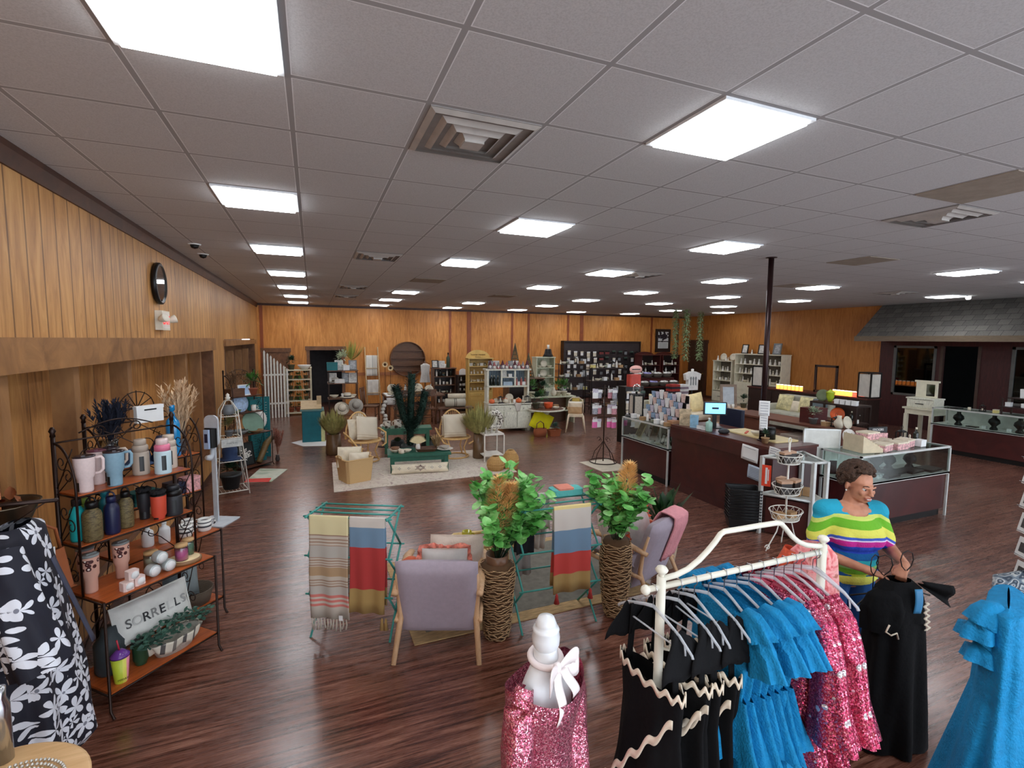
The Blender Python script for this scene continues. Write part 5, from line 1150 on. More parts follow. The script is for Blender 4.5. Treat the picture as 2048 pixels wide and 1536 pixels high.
def cactus():
 q = onY(840, 880, 9.4); t = thing('bottlebrush_plant', 'tall three armed dark green cactus-like tree behind the green benches', 'plant', (1.72, 9.55, 0)); zt = zAt(1.72, 9.55, 748)
 b = MB(); b.lathe([(.14, 0), (.17, .3), (.15, .3), (.001, .27)], n=20); part('pot', b, M('dark_pot', (40, 44, 42), .6), t)
 arms = [[(0, 0, .3), (0.02, 0, zt*.6), (.05, 0, zt)], [(0, 0, zt*.36), (-.12, -.02, zt*.52), (-.2, -.02, zt*.72), (-.27, -.02, zt*.86)], [(0, 0, zt*.36), (.16, -.02, zt*.46), (.24, -.02, zt*.6), (.3, -.02, zt*.8)]]
 for A in arms:
  b = MB(); A = [Vector(p) for p in A]; n = 1100 if A is not arms[0] else 1400
  for k in range(n):
   u = R(0, len(A)-1.001); i = int(u); p = A[i].lerp(A[i+1], u-i); w = .13*(1-.45*max(0, (u/(len(A)-1)-.75)*4)); a = R(0, 2*pi); d = Vector((cos(a), sin(a), R(-.2, .7))); b.leaf(p+d*w*R(.4, .9), d, .08, .022, n=1)
  b.tube(A, .07, 8); part('arm', b, M('bottle_green', (16, 48, 36), .8, var=.3, vs=20), t)
cactus()
def rattan_chair():
 t = thing('rattan_chair', 'x', 'chair'); r = .016
 b = MB(); b.tube([(.3*cos(a), .28*sin(a), .4) for a in [2*pi*k/28 for k in range(28)]], r*1.2, 8, True); part('seat_ring', b, RAT, t)
 b = MB(); b.lathe([(.001, .39), (.28, .39), (.28, .4), (.001, .405)], n=28, sy=.93); part('seat', b, WEAVE('cane_seat', (214, 172, 110), (150, 108, 60)), t)
 b = MB(); b.tube([(.27*cos(a), .24, .42+.5*sin(a)) if 0 <= a <= pi else 0 for a in [pi*k/20 for k in range(21)]], r, 8); part('back_hoop', b, RAT, t)
 b = MB()
 for k in range(13): x = -.24+.04*k; b.tube([(x, .24, .42), (x, .24, .42+.5*sqrt(max(0, 1-(x/.27)**2)))], .006, 5)
 b.tube([(-.26, .24, .62), (.26, .24, .62)], .008, 5); part('back_canes', b, RAT, t)
 for s_ in (-1, 1): b = MB(); b.tube([(s_*.27, .24, .5), (s_*.38, .1, .58), (s_*.39, -.12, .52), (s_*.3, -.26, .34), (s_*.2, -.28, .3)], r, 8); part('armrest', b, RAT, t)
 b = MB(); b.tube([(.27*cos(a), .25*sin(a), .015) for a in [2*pi*k/28 for k in range(28)]], r, 8, True); part('base_ring', b, RAT, t)
 for s_, q in ((-1, -1), (1, -1), (-1, 1), (1, 1)): b = MB(); b.tube([(s_*.19, q*.17, .015), (s_*.14, q*.13, .2), (s_*.2, q*.18, .39)], r*.9, 8); part('leg', b, RAT, t)
 return t
p1 = onZ(733, 928); p2 = onZ(914, 918)
CH1 = Vector((p1.x, p1.y+.25, .009)); CH2 = Vector((p2.x+.02, p2.y+.2, .009))
inst('rattan', rattan_chair, 'rattan hoop chair at the left of the cream rug', CH1, .45); inst('rattan', None, 'rattan hoop chair at the right of the cream rug', CH2, .0)
def inch(C, rz, x, y, z): return C+Vector((x*cos(rz)-y*sin(rz), x*sin(rz)+y*cos(rz), z))
inst('geo', mk_cushion(GEO, .46, .46, .13), 'cream zigzag cushion in the left rattan chair', inch(CH1, .45, .05, -.02, .4), 0, rot=(-.3, .16, .45)); inst('crc', mk_cushion(CRC, .44, .4, .12), 'plain cream cushion behind the zigzag one, left rattan chair', inch(CH1, .45, -.03, .12, .41), 0, rot=(-.2, 0, .45))
inst('geo', None, 'cream zigzag cushion in the right rattan chair', inch(CH2, 0, 0, -.02, .4), 0, rot=(-.2, 0, 0)); inst('crc', None, 'plain cream cushion behind the zigzag one, right rattan chair', inch(CH2, 0, -.02, .12, .41), 0, rot=(-.12, 0, 0))
GRS = M('olive_grass', (158, 152, 92), .9, var=.35, vs=14)
def big_grass(P, lb, top, potw=.12, spread=.55, n=420, mat=GRS, ph=.42, vm=None):
 t = thing('grass_vase', lb, 'plant', P); zt = zAt(P.x, P.y, top); b = MB(); b.lathe([(potw*.9, 0), (potw, .03), (potw*.85, ph), (potw*.78, ph), (potw*.8, .04)], n=20); part('vase', b, vm or M('brown_glass', (104, 78, 52), .3), t)
 b = MB()
 for k in range(n):
  a = R(0, 2*pi); s_ = R(0, 1)**.7*spread; tilt = s_*1.6; L = (zt-ph)*R(.65, 1.05)*(1-.25*s_); b.leaf((cos(a)*.03, sin(a)*.03, ph-.02), (cos(a)*tilt, sin(a)*tilt, 1), L, .024, curl=-.22, n=3)
 part('grass', b, mat, t)
big_grass(onZ(668, 908)+Vector((0, 0, .0)), 'fountain of olive dried grass in a brown vase, left of the rattan chairs', 815, .16, .75, 620)
big_grass(onZ(957, 916)+Vector((0, 0, .0)), 'olive grass in a tall brown glass vase right of the rattan chairs', 800, .12, .85, 560, ph=.5)
big_grass(onZ(862, 905)+Vector((0, .3, .0)), 'low dark green grass planter behind the green benches', 868, .16, .8, 260, M('dark_grass', (52, 72, 44), .9, var=.3), .2, M('dark_pot', (40, 44, 42), .6))
big_grass(onZ(800, 905)+Vector((0, .3, .0)), 'low green grass planter behind the patterned cups', 872, .16, .8, 260, M('dark_grass', (52, 72, 44), .9, var=.3), .2, M('dark_pot', (40, 44, 42), .6))
q0, q1 = onZ(969, 925), onZ(1009, 921); zt = zAt(q0.x, q0.y, 870); t = thing('side_table', 'slim white metal side table with grey ornaments at the rug edge', 'table', (q0.x, q0.y, .009)); ww = .4; WI2 = M('white_metal', (224, 220, 210), .5)
b = MB(); b.box(0, ww, 0, .4, zt-.03, zt); part('tabletop', b, WI2, t)
b = MB(); b.box(0, ww, 0, .4, .1, .115); part('low_shelf', b, WI2, t)
for x in (0, ww):
 for y in (0, .4): b = MB(); b.box(x-.011, x+.011, y-.011, y+.011, 0, zt-.03); part('leg', b, WI2, t)
for k in range(6): inst('gfig%d' % (k % 2), (mk_figure(DIN, .12), mk_bowl(STK, .07, .05))[k % 2], 'grey ornament, %s from left on the slim white side table' % ORD[k], (q0.x+.06+.055*k, q0.y+.1+.22*(k % 2), zt+.01))
b = MB()
for a in [2*pi*k/26 for k in range(26)]: b.tube([(cos(a)*.13, 0, sin(a)*.13), (cos(a+.5)*.18, 0, sin(a+.5)*.18)], .03, 5)
b.tube([(.15*cos(a), 0, .15*sin(a)) for a in [2*pi*k/24 for k in range(24)]], .06, 8, True); solo('cotton_wreath', b, CUPP, 'black and white bobbled wreath leaning behind the slim side table', 'wreath', (q0.x+.32, q0.y+.34, zt+.22), .2)
def shade(sc_=1):
 def f():
  t = thing('rattan_lampshade', 'x', 'lampshade'); b = MB(); pr = [(.12, 0), (.15, .1), (.145, .2), (.1, .27), (.06, .31)]
  for k in range(26):
   a = 2*pi*k/26; b.tube([(r*cos(a), r*sin(a), z) for r, z in pr], .003, 4)
  part('canes', b, RAT, t); b = MB(); b.lathe([(r-.004, z) for r, z in pr], n=26, cap=False); part('weave', b, WEAVE('cane_weave', (232, 190, 120), (190, 140, 76), 60, 50), t); b = MB()
  for r, z in ((.12, .01), (.148, .1), (.147, .16), (.1, .27), (.06, .31)): b.tube([(r*cos(a), r*sin(a), z) for a in [2*pi*k/24 for k in range(24)]], .006, 5, True)
  part('hoops', b, RAT, t); return t
 return f
p = onZ(995, 943); inst('shade', shade(), 'shorter rattan lampshade standing at the rug corner', (p.x, p.y+.1, .009), 0, scale=(1.08, 1.08, .8)); p = onZ(1024, 940); inst('shade', None, 'taller rattan lampshade at the rug corner', (p.x+.02, p.y+.12, .0), 0, scale=(1.0, 1., 1.1))
t = thing('shell_garland', 'hanging string of white discs on an iron stand behind the left rattan chair', 'ornament', (CH1.x+.5, CH1.y+1.2, 0)); zt = zAt(CH1.x+.5, CH1.y+1.2, 800)
b = MB(); b.tube([(0, 0, 0), (0, 0, zt)], .01, 6); b.lathe([(.12, 0), (.12, .01)], n=18); part('stand', b, IRON, t); b = MB()
for k in range(12): b.lathe([(.001, 0), (.05, .004), (.001, .01)], (0, 0, 0), 12, T=TR(R(-.06, .06), -.03, zt-.05-.075*k) @ RX(pi/2+R(-.3, .3)))
part('discs', b, WHITE, t)
S = Vector((5.02, 7.85, 0)); q = onZ(1206, 925); S = Vector((q.x, q.y, 0)); zt = zAt(S.x, S.y, 770)
flat_rug('doormat', 'small pale woven mat under the iron pouch stand', [onZ(1158, 925), onZ(1205, 944), onZ(1262, 940), onZ(1215, 918)], M('pale_mat', (206, 196, 176), .95, var=.1), .001, .006)
t = thing('pouch_stand', 'black iron spinner stand hung with gift pouches beside the glass counter', 'display rack', S)
b = MB(); b.tube([(0, 0, .03), (0, 0, zt)], .012, 8); part('pole', b, IRON, t); b = MB(); b.tube([(.26*cos(a), .26*sin(a), .025) for a in [2*pi*k/30 for k in range(30)]], .01, 6, True); part('foot_ring', b, IRON, t)
for k in range(4):
 a = k*pi/2+.4; b = MB(); b.tube([(.26*cos(a), .26*sin(a), .03), (.2*cos(a), .2*sin(a), .2), (.05*cos(a), .05*sin(a), .36), (.015*cos(a), .015*sin(a), .42)], .007, 6); b.tube(scroll((.1*cos(a), .1*sin(a), .45), .05, Vector((cos(a), sin(a), 0)), Vector((0, 0, 1)), .8), .005, 5); part('scroll_foot', b, IRON, t)
for z in (zt-.06, zt-.36, zt-.62): b = MB(); b.tube([(-.25, -.05, z), (.25, .05, z)], .005, 5); b.tube([(-.1, .22, z), (.1, -.22, z)], .005, 5); part('cross_arm', b, IRON, t)
def pouch(m_, m2):
 def f():
  t = thing('gift_pouch', 'x', 'pouch'); b = MB(); b.sheet(lambda u, v: (.055*cos(u*2*pi), .018*sin(u*2*pi)*(1-v*.6), -.02-.16*(1-v)), 20, 5); part('pouch_body', b, m_, t)
  b = MB(); b.box(-.055, .055, -.012, -.009, -.07, -.02); part('header_card', b, m2, t); b = MB(); b.tube([(0, 0, -.02), (0, 0, .0), (0, .008, .005)], .002, 4); part('hook_loop', b, CHR, t); return t
 return f
LILAC = M('lilac_print', (196, 190, 204), .6, var=.3, vs=50); HPINK = M('hot_pink', (226, 110, 170), .5, var=.15)
cols = [('po_w', PAPER, LILAC, 'white and lilac'), ('po_p', HPINK, PAPER, 'hot pink'), ('po_g', M('print_grey', (150, 150, 158), .5, var=.5, vs=50), PAPER, 'grey printed'), ('po_r', M('rose_print', (200, 140, 150), .6, var=.4, vs=50), PAPER, 'rose printed')]
k = 0
for j, (z, ln) in enumerate(((zt-.06, 'top'), (zt-.36, 'middle'), (zt-.62, 'lowest'))):
 for i, (x, y) in enumerate(((-.24, -.05), (-.14, -.03), (.14, .03), (.24, .05), (-.09, .2), (.09, -.2), (.05, -.11))):
  c = cols[(1 if j == 2 and i in (0, 3, 5, 6) else (0, 2, 3, 0)[(i+j) % 4])]; inst(c[0], pouch(c[1], c[2]), '%s pouch, %s on the %s arms of the iron stand' % (c[3], ORD[i], ln), (S.x+x, S.y+y, z-.005), R(-.3, .3))
def gar(b, secs, amp=.0, k=7, ph=0., nu=72, c=(0, 0), th=.0):
 """secs = [(z, half x, half y, ripple)] joined into one draped skin"""
 n = len(secs); m = (n-1)*4
 def at(v):
  t = v*(n-1); i = min(int(t), n-2); q = t-i; q = q*q*(3-2*q)
  return [secs[i][j]*(1-q)+secs[i+1][j]*q for j in range(4)]
 def g(u, v):
  z, hx, hy, rp = at(v); a = u*2*pi
  f = 1+rp*(sin(k*a+ph+z*2)+.5*sin((k*2-3)*a+ph*2-z*3))
  return (c[0]+hx*f*cos(a), c[1]+hy*f*sin(a), z)
 b.sheet(g, nu, m); return b
def limb_cloth(b, pts, rad, rp=.12, k=6, ph=0., nu=30):
 n = len(pts); P_s = [Vector(p) for p in pts]
 def g(u, v):
  t = v*(n-1); i = min(int(t), n-2); q = t-i; p = P_s[i].lerp(P_s[i+1], q); r = rad[i]*(1-q)+rad[i+1]*q
  d = (P_s[min(i+1, n-1)]-P_s[i]).normalized(); s_ = d.cross(Vector((.2, .1, 1))).normalized(); w = d.cross(s_); a = u*2*pi; f = r*(1+rp*v*sin(k*a+ph))
  return p+s_*f*cos(a)+w*f*sin(a)
 b.sheet(g, nu, (n-1)*5); return b
def sequin(name, base, spark, scale=260, star=False):
 t = NT(name); v = t.co('Object'); vo = t.n('TexVoronoi'); t.l(v, vo.inputs['Vector']); vo.inputs['Scale'].default_value = scale
 ge = t.n('NewGeometry'); sub = t.n('VectorMath', operation='SUBTRACT'); t.l(vo.outputs['Color'], sub.inputs[0]); sub.inputs[1].default_value = (.5, .5, .5)
 scl = t.n('VectorMath', operation='SCALE'); t.l(sub.outputs[0], scl.inputs[0]); scl.inputs['Scale'].default_value = .75
 ad = t.n('VectorMath', operation='ADD'); t.l(ge.outputs['Normal'], ad.inputs[0]); t.l(scl.outputs[0], ad.inputs[1]); nm = t.n('VectorMath', operation='NORMALIZE'); t.l(ad.outputs[0], nm.inputs[0])
 t.l(nm.outputs[0], t.b.inputs['Normal']); f = t.n('RGBToBW'); t.l(vo.outputs['Color'], f.inputs[0])
 c = t.ramp(f.outputs[0], [(.2, tuple(int(x*.62) for x in base)), (.55, base), (.8, spark)])
 if star:
  v2 = t.n('TexVoronoi'); t.l(v, v2.inputs['Vector']); v2.inputs['Scale'].default_value = 16; st = t.math('LESS_THAN', v2.outputs['Distance'], .2); c = t.mix(st, c, lin((226, 220, 226)))
 t.l(c, t.b.inputs['Base Color']); t.set(Roughness=.22, Metallic=.65); return t.m
PSEQ = sequin('pink_sequins', (222, 104, 134), (246, 186, 196)); RSEQ = sequin('rose_sequins', (196, 56, 96), (240, 150, 170), 220, True)
SATIN = M('pink_satin', (222, 110, 132), .3, var=.1); BLK = M('black_crepe', (9, 9, 11), .85, var=.2, bump=.3, bs=40, spec=.2); RIC = M('cream_ricrac', (226, 212, 190), .8, var=.04)
BLUE = M('azure_crepe', (10, 126, 178), .75, var=.14, vs=30, bump=.6, bs=110, spec=.3); WHI = M('white_gloss_form', (226, 228, 230), .3, var=.03)
P = Vector((.775, 1.56, -.05)); rd = .5
t = thing('dress_form', 'white padded dress form with turned cap, wearing the pink sequin dress', 'dress form', P, rd)
b = MB(); b.T = TR(0, 0, -.03)
gar(b, [(.95, .11, .07, 0), (1.0, .13, .085, 0), (1.13, .135, .08, 0), (1.2, .1, .06, 0), (1.235, .07, .048, 0), (1.26, .05, .045, 0), (1.3, .045, .042, 0), (1.305, .001, .001, 0)], nu=40); part('torso', b, WHI, t)
b = MB(); b.lathe([(.035, 1.26), (.05, 1.285), (.052, 1.31), (.048, 1.335), (.05, 1.34), (.046, 1.348), (.036, 1.352), (.04, 1.36), (.03, 1.385), (.001, 1.395)], n=28); part('neck_cap', b, WHI, t)
b = MB(); b.lathe([(.02, .03), (.02, .7)], n=12); b.lathe([(.17, 0), (.17, .02), (.03, .05)], n=24); part('stand', b, WHI, t)
t = thing('sequin_dress', 'pink sequin dress with scooped back on the white dress form', 'dress', P, rd)
b = MB()
def sd(u, v):
 a = u*2*pi; top = 1.125+.05*abs(cos(a))**2+.0*sin(a); z = top*(1-v)+.35*v; s_ = min(1, max(0, (1.15-z)/.8))
 hx = .172-.045*sin(pi*min(1, max(0, (1.08-z)/.42)))+.12*max(0, s_-.5); hy = .128-.03*sin(pi*min(1, max(0, (1.08-z)/.42)))+.12*max(0, s_-.5)
 f = 1+.05*s_*sin(9*a)+.02*sin(4*a+z*9); return (hx*f*cos(a), hy*f*sin(a), z)
b.sheet(sd, 90, 50); part('bodice', b, PSEQ, t)
for s_ in (-1, 1):
 b = MB(); limb_cloth(b, [(s_*.12, 0, 1.18), (s_*.155, -.0, 1.12), (s_*.175, -.01, 1.0), (s_*.18, -.02, .86), (s_*.17, -.03, .7)], [.03, .052, .058, .055, .065], .1, 5); part('sleeve', b, PSEQ, t)
RIBB = M('blush_organza', (240, 228, 226), .4, var=.03)
t = thing('ribbon_bow', 'pale organza ribbon bow tied round the dress form neck', 'bow', P+Vector((0, 0, 0)), rd)
b = MB(); b.tube([(.06*cos(a), .056*sin(a), 1.232+.008*sin(a)) for a in [2*pi*k/24 for k in range(24)]], .012, 8, True); b.ball((-.02, -.066, 1.228), (.02, .016, .02), 10); part('neck_loop', b, RIBB, t)
for s_ in (-1, 1):
 b = MB()
 b.sheet(lambda u, v: (-.02+s_*(.085*sin(pi*u)+.015*u), -.07-.03*sin(pi*u), 1.225+.028*sin(2*pi*u)*(1 if s_ > 0 else .8)+(v-.5)*.05*(.4+sin(pi*u))), 16, 3, .002); part('loop', b, RIBB, t)
 b = MB(); b.sheet(lambda u, v: (-.02+s_*(.02+.03*v)+(u-.5)*.045, -.075-.045*v**.5+.008*sin(v*7), 1.22-.15*v*(1 if s_ < 0 else .7)), 5, 12, .002); part('tail', b, RIBB, t)
RW = M('cream_rack_paint', (222, 218, 202), .4, var=.06, vs=4); YR = 1.52
def RP(px, py): q = onY(px, py, YR); return Vector((q.x, YR, q.z))
pn, pf = RP(1323, 1152), RP(1646, 1088); zb = RP(1328, 1172).z
t = thing('garment_rack', 'cream metal garment rack with arched top rail and turned knobs', 'rack', (0, 0, 0))
for p in (pn, pf):
 b = MB(); b.tube([(p.x, YR, 0.03), (p.x, YR, p.z)], .0185, 12); post = part('post', b, RW, t)
 b = MB(); b.lathe([(.012, 0), (.01, .008), (.022, .02), (.026, .028), (.018, .04), (.001, .046)], (p.x, YR, p.z-.002), 18); part('knob', b, RW, post)
 for z in (.62, .86, 1.12):
  b = MB(); b.tube([(p.x+.015, YR, z), (p.x+.045, YR-.01, z-.008), (p.x+.05, YR-.01, z+.02)], .006, 6); b.ball((p.x+.05, YR-.01, z+.024), .009, 8); part('peg', b, RW, post)
 b = MB(); b.tube([(p.x, YR-.3, .02), (p.x, YR+.3, .02)], .016, 8); part('foot', b, RW, t)
b = MB(); b.tube([(pn.x-.07, YR, zb), (pf.x+.02, YR, zb)], .0125, 10); b.ball((pn.x-.075, YR, zb), .02, 12); part('hanging_bar', b, RW, t)
b = MB(); pts = [RP(*q) for q in ((1326, 1157), (1352, 1150), (1376, 1138), (1398, 1120), (1416, 1101), (1430, 1084), (1441, 1068), (1449, 1063), (1480, 1058), (1520, 1051), (1553, 1046), (1562, 1047), (1572, 1058), (1583, 1072), (1596, 1083), (1612, 1090), (1630, 1092), (1646, 1092))]
b.tube(pts, .0115, 10); part('arched_rail', b, RW, t)
b = MB(); b.tube([(pn.x, YR, .2), (pf.x, YR, .2)], .012, 8); part('lower_bar', b, RW, t)
CLP = NT('clear_plastic'); CLP.set(Roughness=.12, Alpha=.5); CLP.b.inputs['Base Color'].default_value = lin((226, 232, 238)); CLP = CLP.m
def hanger():
 t = thing('clothes_hanger', 'x', 'hanger'); b = MB(); b.tube([(0, .0, -.085), (0, 0, -.04), (0, -.012, -.03), (0, -.018, -.012), (0, -.008, .004), (0, .012, .002), (0, .016, -.01)], .0022, 6); part('hook', b, CHR, t)
 b = MB(); b.tube([(0, 0, -.085), (0, -.05, -.1), (0, -.14, -.135), (0, -.2, -.175), (0, -.205, -.185)], [.008, .007, .007, .006, .006], 6, sx=.7); b.tube([(0, 0, -.085), (0, .05, -.1), (0, .14, -.135), (0, .2, -.175), (0, .205, -.185)], [.008, .007, .007, .006, .006], 6, sx=.7)
 b.tube([(0, -.165, -.155), (0, -.17, -.19), (0, -.15, -.2), (0, -.135, -.185), (0, .135, -.185), (0, .15, -.2), (0, .17, -.19), (0, .165, -.155)], .004, 6); part('shoulder_bar', b, CLP, t); return t
def black_dress(v=0):
 def f():
  t = thing('black_dress', 'x', 'dress'); b = MB(); gar(b, [(-.36, .045, .17, .05), (-.55, .05, .15, .08), (-.8, .08, .17, .1), (-1.05, .12, .2, .14), (-1.3, .14, .23, .16)], k=6, ph=v*2.); part('body', b, BLK, t)
  for s_ in (-1, 1):
   b = MB(); b.sheet(lambda u, v_: (.0+(u-.5)*.03, s_*(.11+.02*v_), -.125-.26*v_), 3, 8, .004); part('strap', b, BLK, t)
   b = MB(); b.sheet(lambda u, v_: ((.03+.1*v_)*(1 if u > .5 else -1)*abs(2*u-1)+.01*sin(v_*6), s_*(.13+.03*v_)-.03*v_, -.13-.13*v_**1.4+.012*sin(u*12)), 10, 8, .004); part('bow', b, BLK, t)
  b = MB(); N = 60
  def rr(u, v_): a = u*2*pi; return (.052*cos(a), .178*sin(a), -.37+.013*sin(u*2*pi*15)+(v_-.5)*.026)
  b.sheet(rr, 180, 1, .004); part('ricrac_neck', b, RIC, t, 'cream zigzag trim')
  b = MB()
  def r2(u, v_): y = -.17+.4*u; z = -.42-.5*u; return (-.075-.03*u-.03*sin(3*u), y*.9-.04, z+.016*sin(u*30)+(v_-.5)*.034)
  b.sheet(r2, 60, 1, .004); part('ricrac_front', b, RIC, t, 'cream wavy trim'); return t
 return f
def blue_dress():
 t = thing('blue_dress', 'x', 'dress'); b = MB(); gar(b, [(-.125, .03, .13, .0), (-.2, .05, .17, .03), (-.36, .06, .17, .05), (-.5, .055, .15, .08), (-.7, .08, .18, .16), (-1.0, .12, .24, .2), (-1.12, .13, .26, .22)], k=8); part('body', b, BLUE, t)
 b = MB(); gar(b, [(-.47, .065, .165, .1), (-.6, .1, .2, .18), (-.7, .12, .235, .24)], k=9, ph=1.); part('ruffle_tier', b, BLUE, t)
 for s_ in (-1, 1):
  b = MB(); b.T = SC(.5, 1, 1); limb_cloth(b, [(0, s_*.14, -.135), (0, s_*.19, -.17), (0, s_*.225, -.24), (0, s_*.25, -.31)], [.03, .055, .07, .085], .18, 6, 1.); part('ruffle_sleeve', b, BLUE, t)
  b = MB(); b.T = SC(.5, 1, 1); limb_cloth(b, [(0, s_*.12, -.12), (0, s_*.17, -.15), (0, s_*.2, -.2)], [.035, .07, .085], .22, 7, 0.); part('shoulder_ruffle', b, BLUE, t)
 return t
def pink_dress():
 t = thing('rose_sequin_dress', 'x', 'dress'); b = MB(); gar(b, [(-.12, .03, .1, .0), (-.18, .05, .17, .03), (-.36, .07, .18, .05), (-.55, .07, .18, .08), (-.75, .1, .22, .12), (-.95, .13, .26, .16)], k=7, ph=2.); part('body', b, RSEQ, t)
 b = MB(); gar(b, [(-.93, .12, .25, .16), (-.97, .13, .26, .17), (-1.03, .135, .27, .17)], k=7, ph=2.); part('satin_hem', b, SATIN, t)
 b = MB(); b.sheet(lambda u, v: (.034*cos(u*2*pi), .1*sin(u*2*pi)*(1-.25*v), -.12-.045*v*(1+.4*cos(u*2*pi))), 40, 3); part('neck_lining', b, SATIN, t)
 for s_ in (-1, 1):
  b = MB(); b.T = SC(.6, 1, 1); limb_cloth(b, [(0, s_*.14, -.13), (0, s_*.2, -.2), (-.01, s_*.25, -.34), (-.02, s_*.27, -.5), (-.02, s_*.29, -.64)], [.035, .055, .06, .07, .1], .14, 5, 1.); part('sleeve', b, RSEQ, t)
 return t
HZ = zb+.012
names = [('black_d', black_dress(), -.035, 'black sleeveless dress with cream zigzag trim hanging outside the near rack post'),
 ('black_d2', black_dress(1), .09, 'first black bow-strap dress just inside the near rack post'), ('black_d', None, .17, 'second black bow-strap dress on the garment rack'), ('black_d2', None, .245, 'third black bow-strap dress, next to the blue ones'),
 ('blue_d', blue_dress, .33, 'first azure blue ruffled dress, next to the black dresses'), ('blue_d', None, .4, 'second azure blue ruffled dress on the garment rack'), ('blue_d', None, .47, 'third azure blue ruffled dress on the garment rack'), ('blue_d', None, .54, 'last azure blue ruffled dress, next to the rose sequin ones'),
 ('pink_d', pink_dress, .62, 'first rose sequin dress, next to the blue dresses'), ('pink_d', None, .68, 'second rose sequin dress on the garment rack'), ('pink_d', None, .74, 'third rose sequin dress on the garment rack'), ('pink_d', None, .79, 'fourth rose sequin dress on the garment rack')]
for i, (k, mk, dx, lb) in enumerate(names):
 x = pn.x+dx; a = (.0, .12, -.05, .08, -.1, .05, .1, -.03, .08, -.04, .06, .0)[i]
 if i == 0: a = .1
 z = HZ
 inst('hanger', hanger, 'clear plastic hanger of the '+lb.replace('azure blue ruffled ', 'blue ').replace(' on the garment rack', '').replace('black sleeveless dress with cream zigzag trim hanging outside', 'black dress outside').replace('black bow-strap', 'black'), (x, YR, z), a)
 inst(k, mk, lb, (x, YR, z), a)
inst('hanger', None, 'clear empty hanger at the far end of the garment rack', (pf.x-.06, YR, HZ), .1); inst('hanger', None, 'second clear empty hanger beside the far rack post', (pf.x-.035, YR, HZ), -.05)
t = NT('pink_floral_print'); n_ = t.noise(t.co('Object'), 22, 3, .6, .8); t.l(t.ramp(n_, [(.35, (214, 92, 92)), (.48, (240, 150, 150)), (.58, (244, 178, 172)), (.66, (190, 110, 96))]), t.b.inputs['Base Color']); t.set(Roughness=.7); PFL = t.m
t = thing('floral_dress', 'pink and orange flowered garment hanging beyond the far rack post', 'dress', (pf.x+.08, YR+.1, zb+.01), .9)
b = MB(); gar(b, [(-.02, .03, .06, .0), (-.07, .04, .1, .04), (-.3, .05, .12, .08), (-1.38, .08, .17, .14)], k=6); part('body', b, PFL, t)
b = MB(); limb_cloth(b, [(0, .1, -.06), (.02, .14, -.2), (.03, .15, -.4)], [.03, .04, .05], .1); part('sleeve', b, M('orange_floral', (214, 92, 60), .7, var=.4, vs=30), t)
q = onZ(1948, 1200, 1.34); P = Vector((q.x+.13, q.y-.05, 0)); RB_ = -1.17
t = thing('blue_dress', 'large azure blue dress with ruffled sleeve at the right edge', 'dress', P, RB_)
b = MB(); gar(b, [(1.35, .004, .12, 0), (1.335, .06, .19, .01), (1.15, .08, .21, .03), (.97, .085, .19, .04), (.8, .115, .25, .07), (.5, .17, .3, .1), (.2, .22, .34, .13), (.0, .24, .36, .15)], k=8, nu=110); part('body', b, BLUE, t)
b = MB(); limb_cloth(b, [(-.02, -.1, 1.33), (-.055, -.13, 1.315), (-.07, -.14, 1.26), (-.07, -.15, 1.21)], [.03, .05, .06, .068], .2, 6); part('ruffle_sleeve', b, BLUE, t)
b = MB(); limb_cloth(b, [(-.03, -.12, 1.22), (-.06, -.14, 1.17), (-.065, -.15, 1.12)], [.035, .05, .055], .22, 5, 2.); part('sleeve_flounce', b, BLUE, t)
t = NT('paisley_print'); vo = t.n('TexVoronoi', feature='SMOOTH_F1'); t.l(t.co('Object', (34, 34, 34)), vo.inputs['Vector']); vo.inputs['Scale'].default_value = 1; n_ = t.math('FRACT', t.math('MULTIPLY', vo.outputs['Distance'], 4.)); t.l(t.ramp(n_, [(.3, (52, 64, 78)), (.5, (186, 190, 188)), (.8, (96, 110, 122))]), t.b.inputs['Base Color']); t.set(Roughness=.8)
b = MB(); gar(b, [(1.37, .1, .04, 0), (1.33, .2, .07, .02), (1.1, .2, .09, .04), (.5, .21, .1, .06), (.0, .22, .12, .06)], k=5); o = solo('paisley_blouse', b, t.m, 'grey paisley blouse hanging right of the large azure dress', 'blouse', P+Vector((.42, .04, -.02)), -.7)
b = MB(); b.box(.05, .08, -.072, -.07, 1.24, 1.27); part('price_tag', b, PAPER, o)
C = Vector((4.02, 1.36, 0)); t = thing('card_spinner', 'wire spinner of white jewellery cards at the right edge of view', 'display rack', C)
b = MB(); b.lathe([(.26, 0), (.26, .02), (.03, .03)], n=24); b.tube([(0, 0, .02), (0, 0, 2.0)], .018, 10)
for z in [.95+.145*k for k in range(8)]: b.tube([(.2*cos(a), .2*sin(a), z) for a in [2*pi*q/20 for q in range(20)]], .003, 4, True)
part('wire_frame', b, CHR, t)
JP = M('dark_jewel_print', (60, 58, 60), .4, var=.6, vs=60); CARDW = M('card_white', (214, 214, 212), .6, var=.03)
def jcard():
 t = thing('jewellery_card', 'x', 'card'); b = MB(); b.T = RX(-.2); b.box(-.05, .05, -.004, 0, 0, .115, bev=.0015); part('card_front', b, CARDW, t); b = MB(); b.T = RX(-.2); b.box(-.028, .028, -.006, -.0045, .03, .085); part('dark_photo', b, JP, t); b = MB(); b.T = RX(-.2); b.tube([(-.053, -.012, .01), (.053, -.012, .01)], .002, 4); part('pocket_wire', b, CHR, t); return t
for k in range(7):
 for q, a in enumerate((pi*1.0, pi*.82, pi*1.18)):
  lb = 'white jewellery card in the %s pocket up, %s column of the right-edge spinner' % (ORD[k], ('left', 'rear', 'front')[q])
  inst('jc', jcard, lb, (C.x+.215*cos(a), C.y+.215*sin(a), .96+.145*k), a+pi/2)
t = NT('navy_daisy_print');
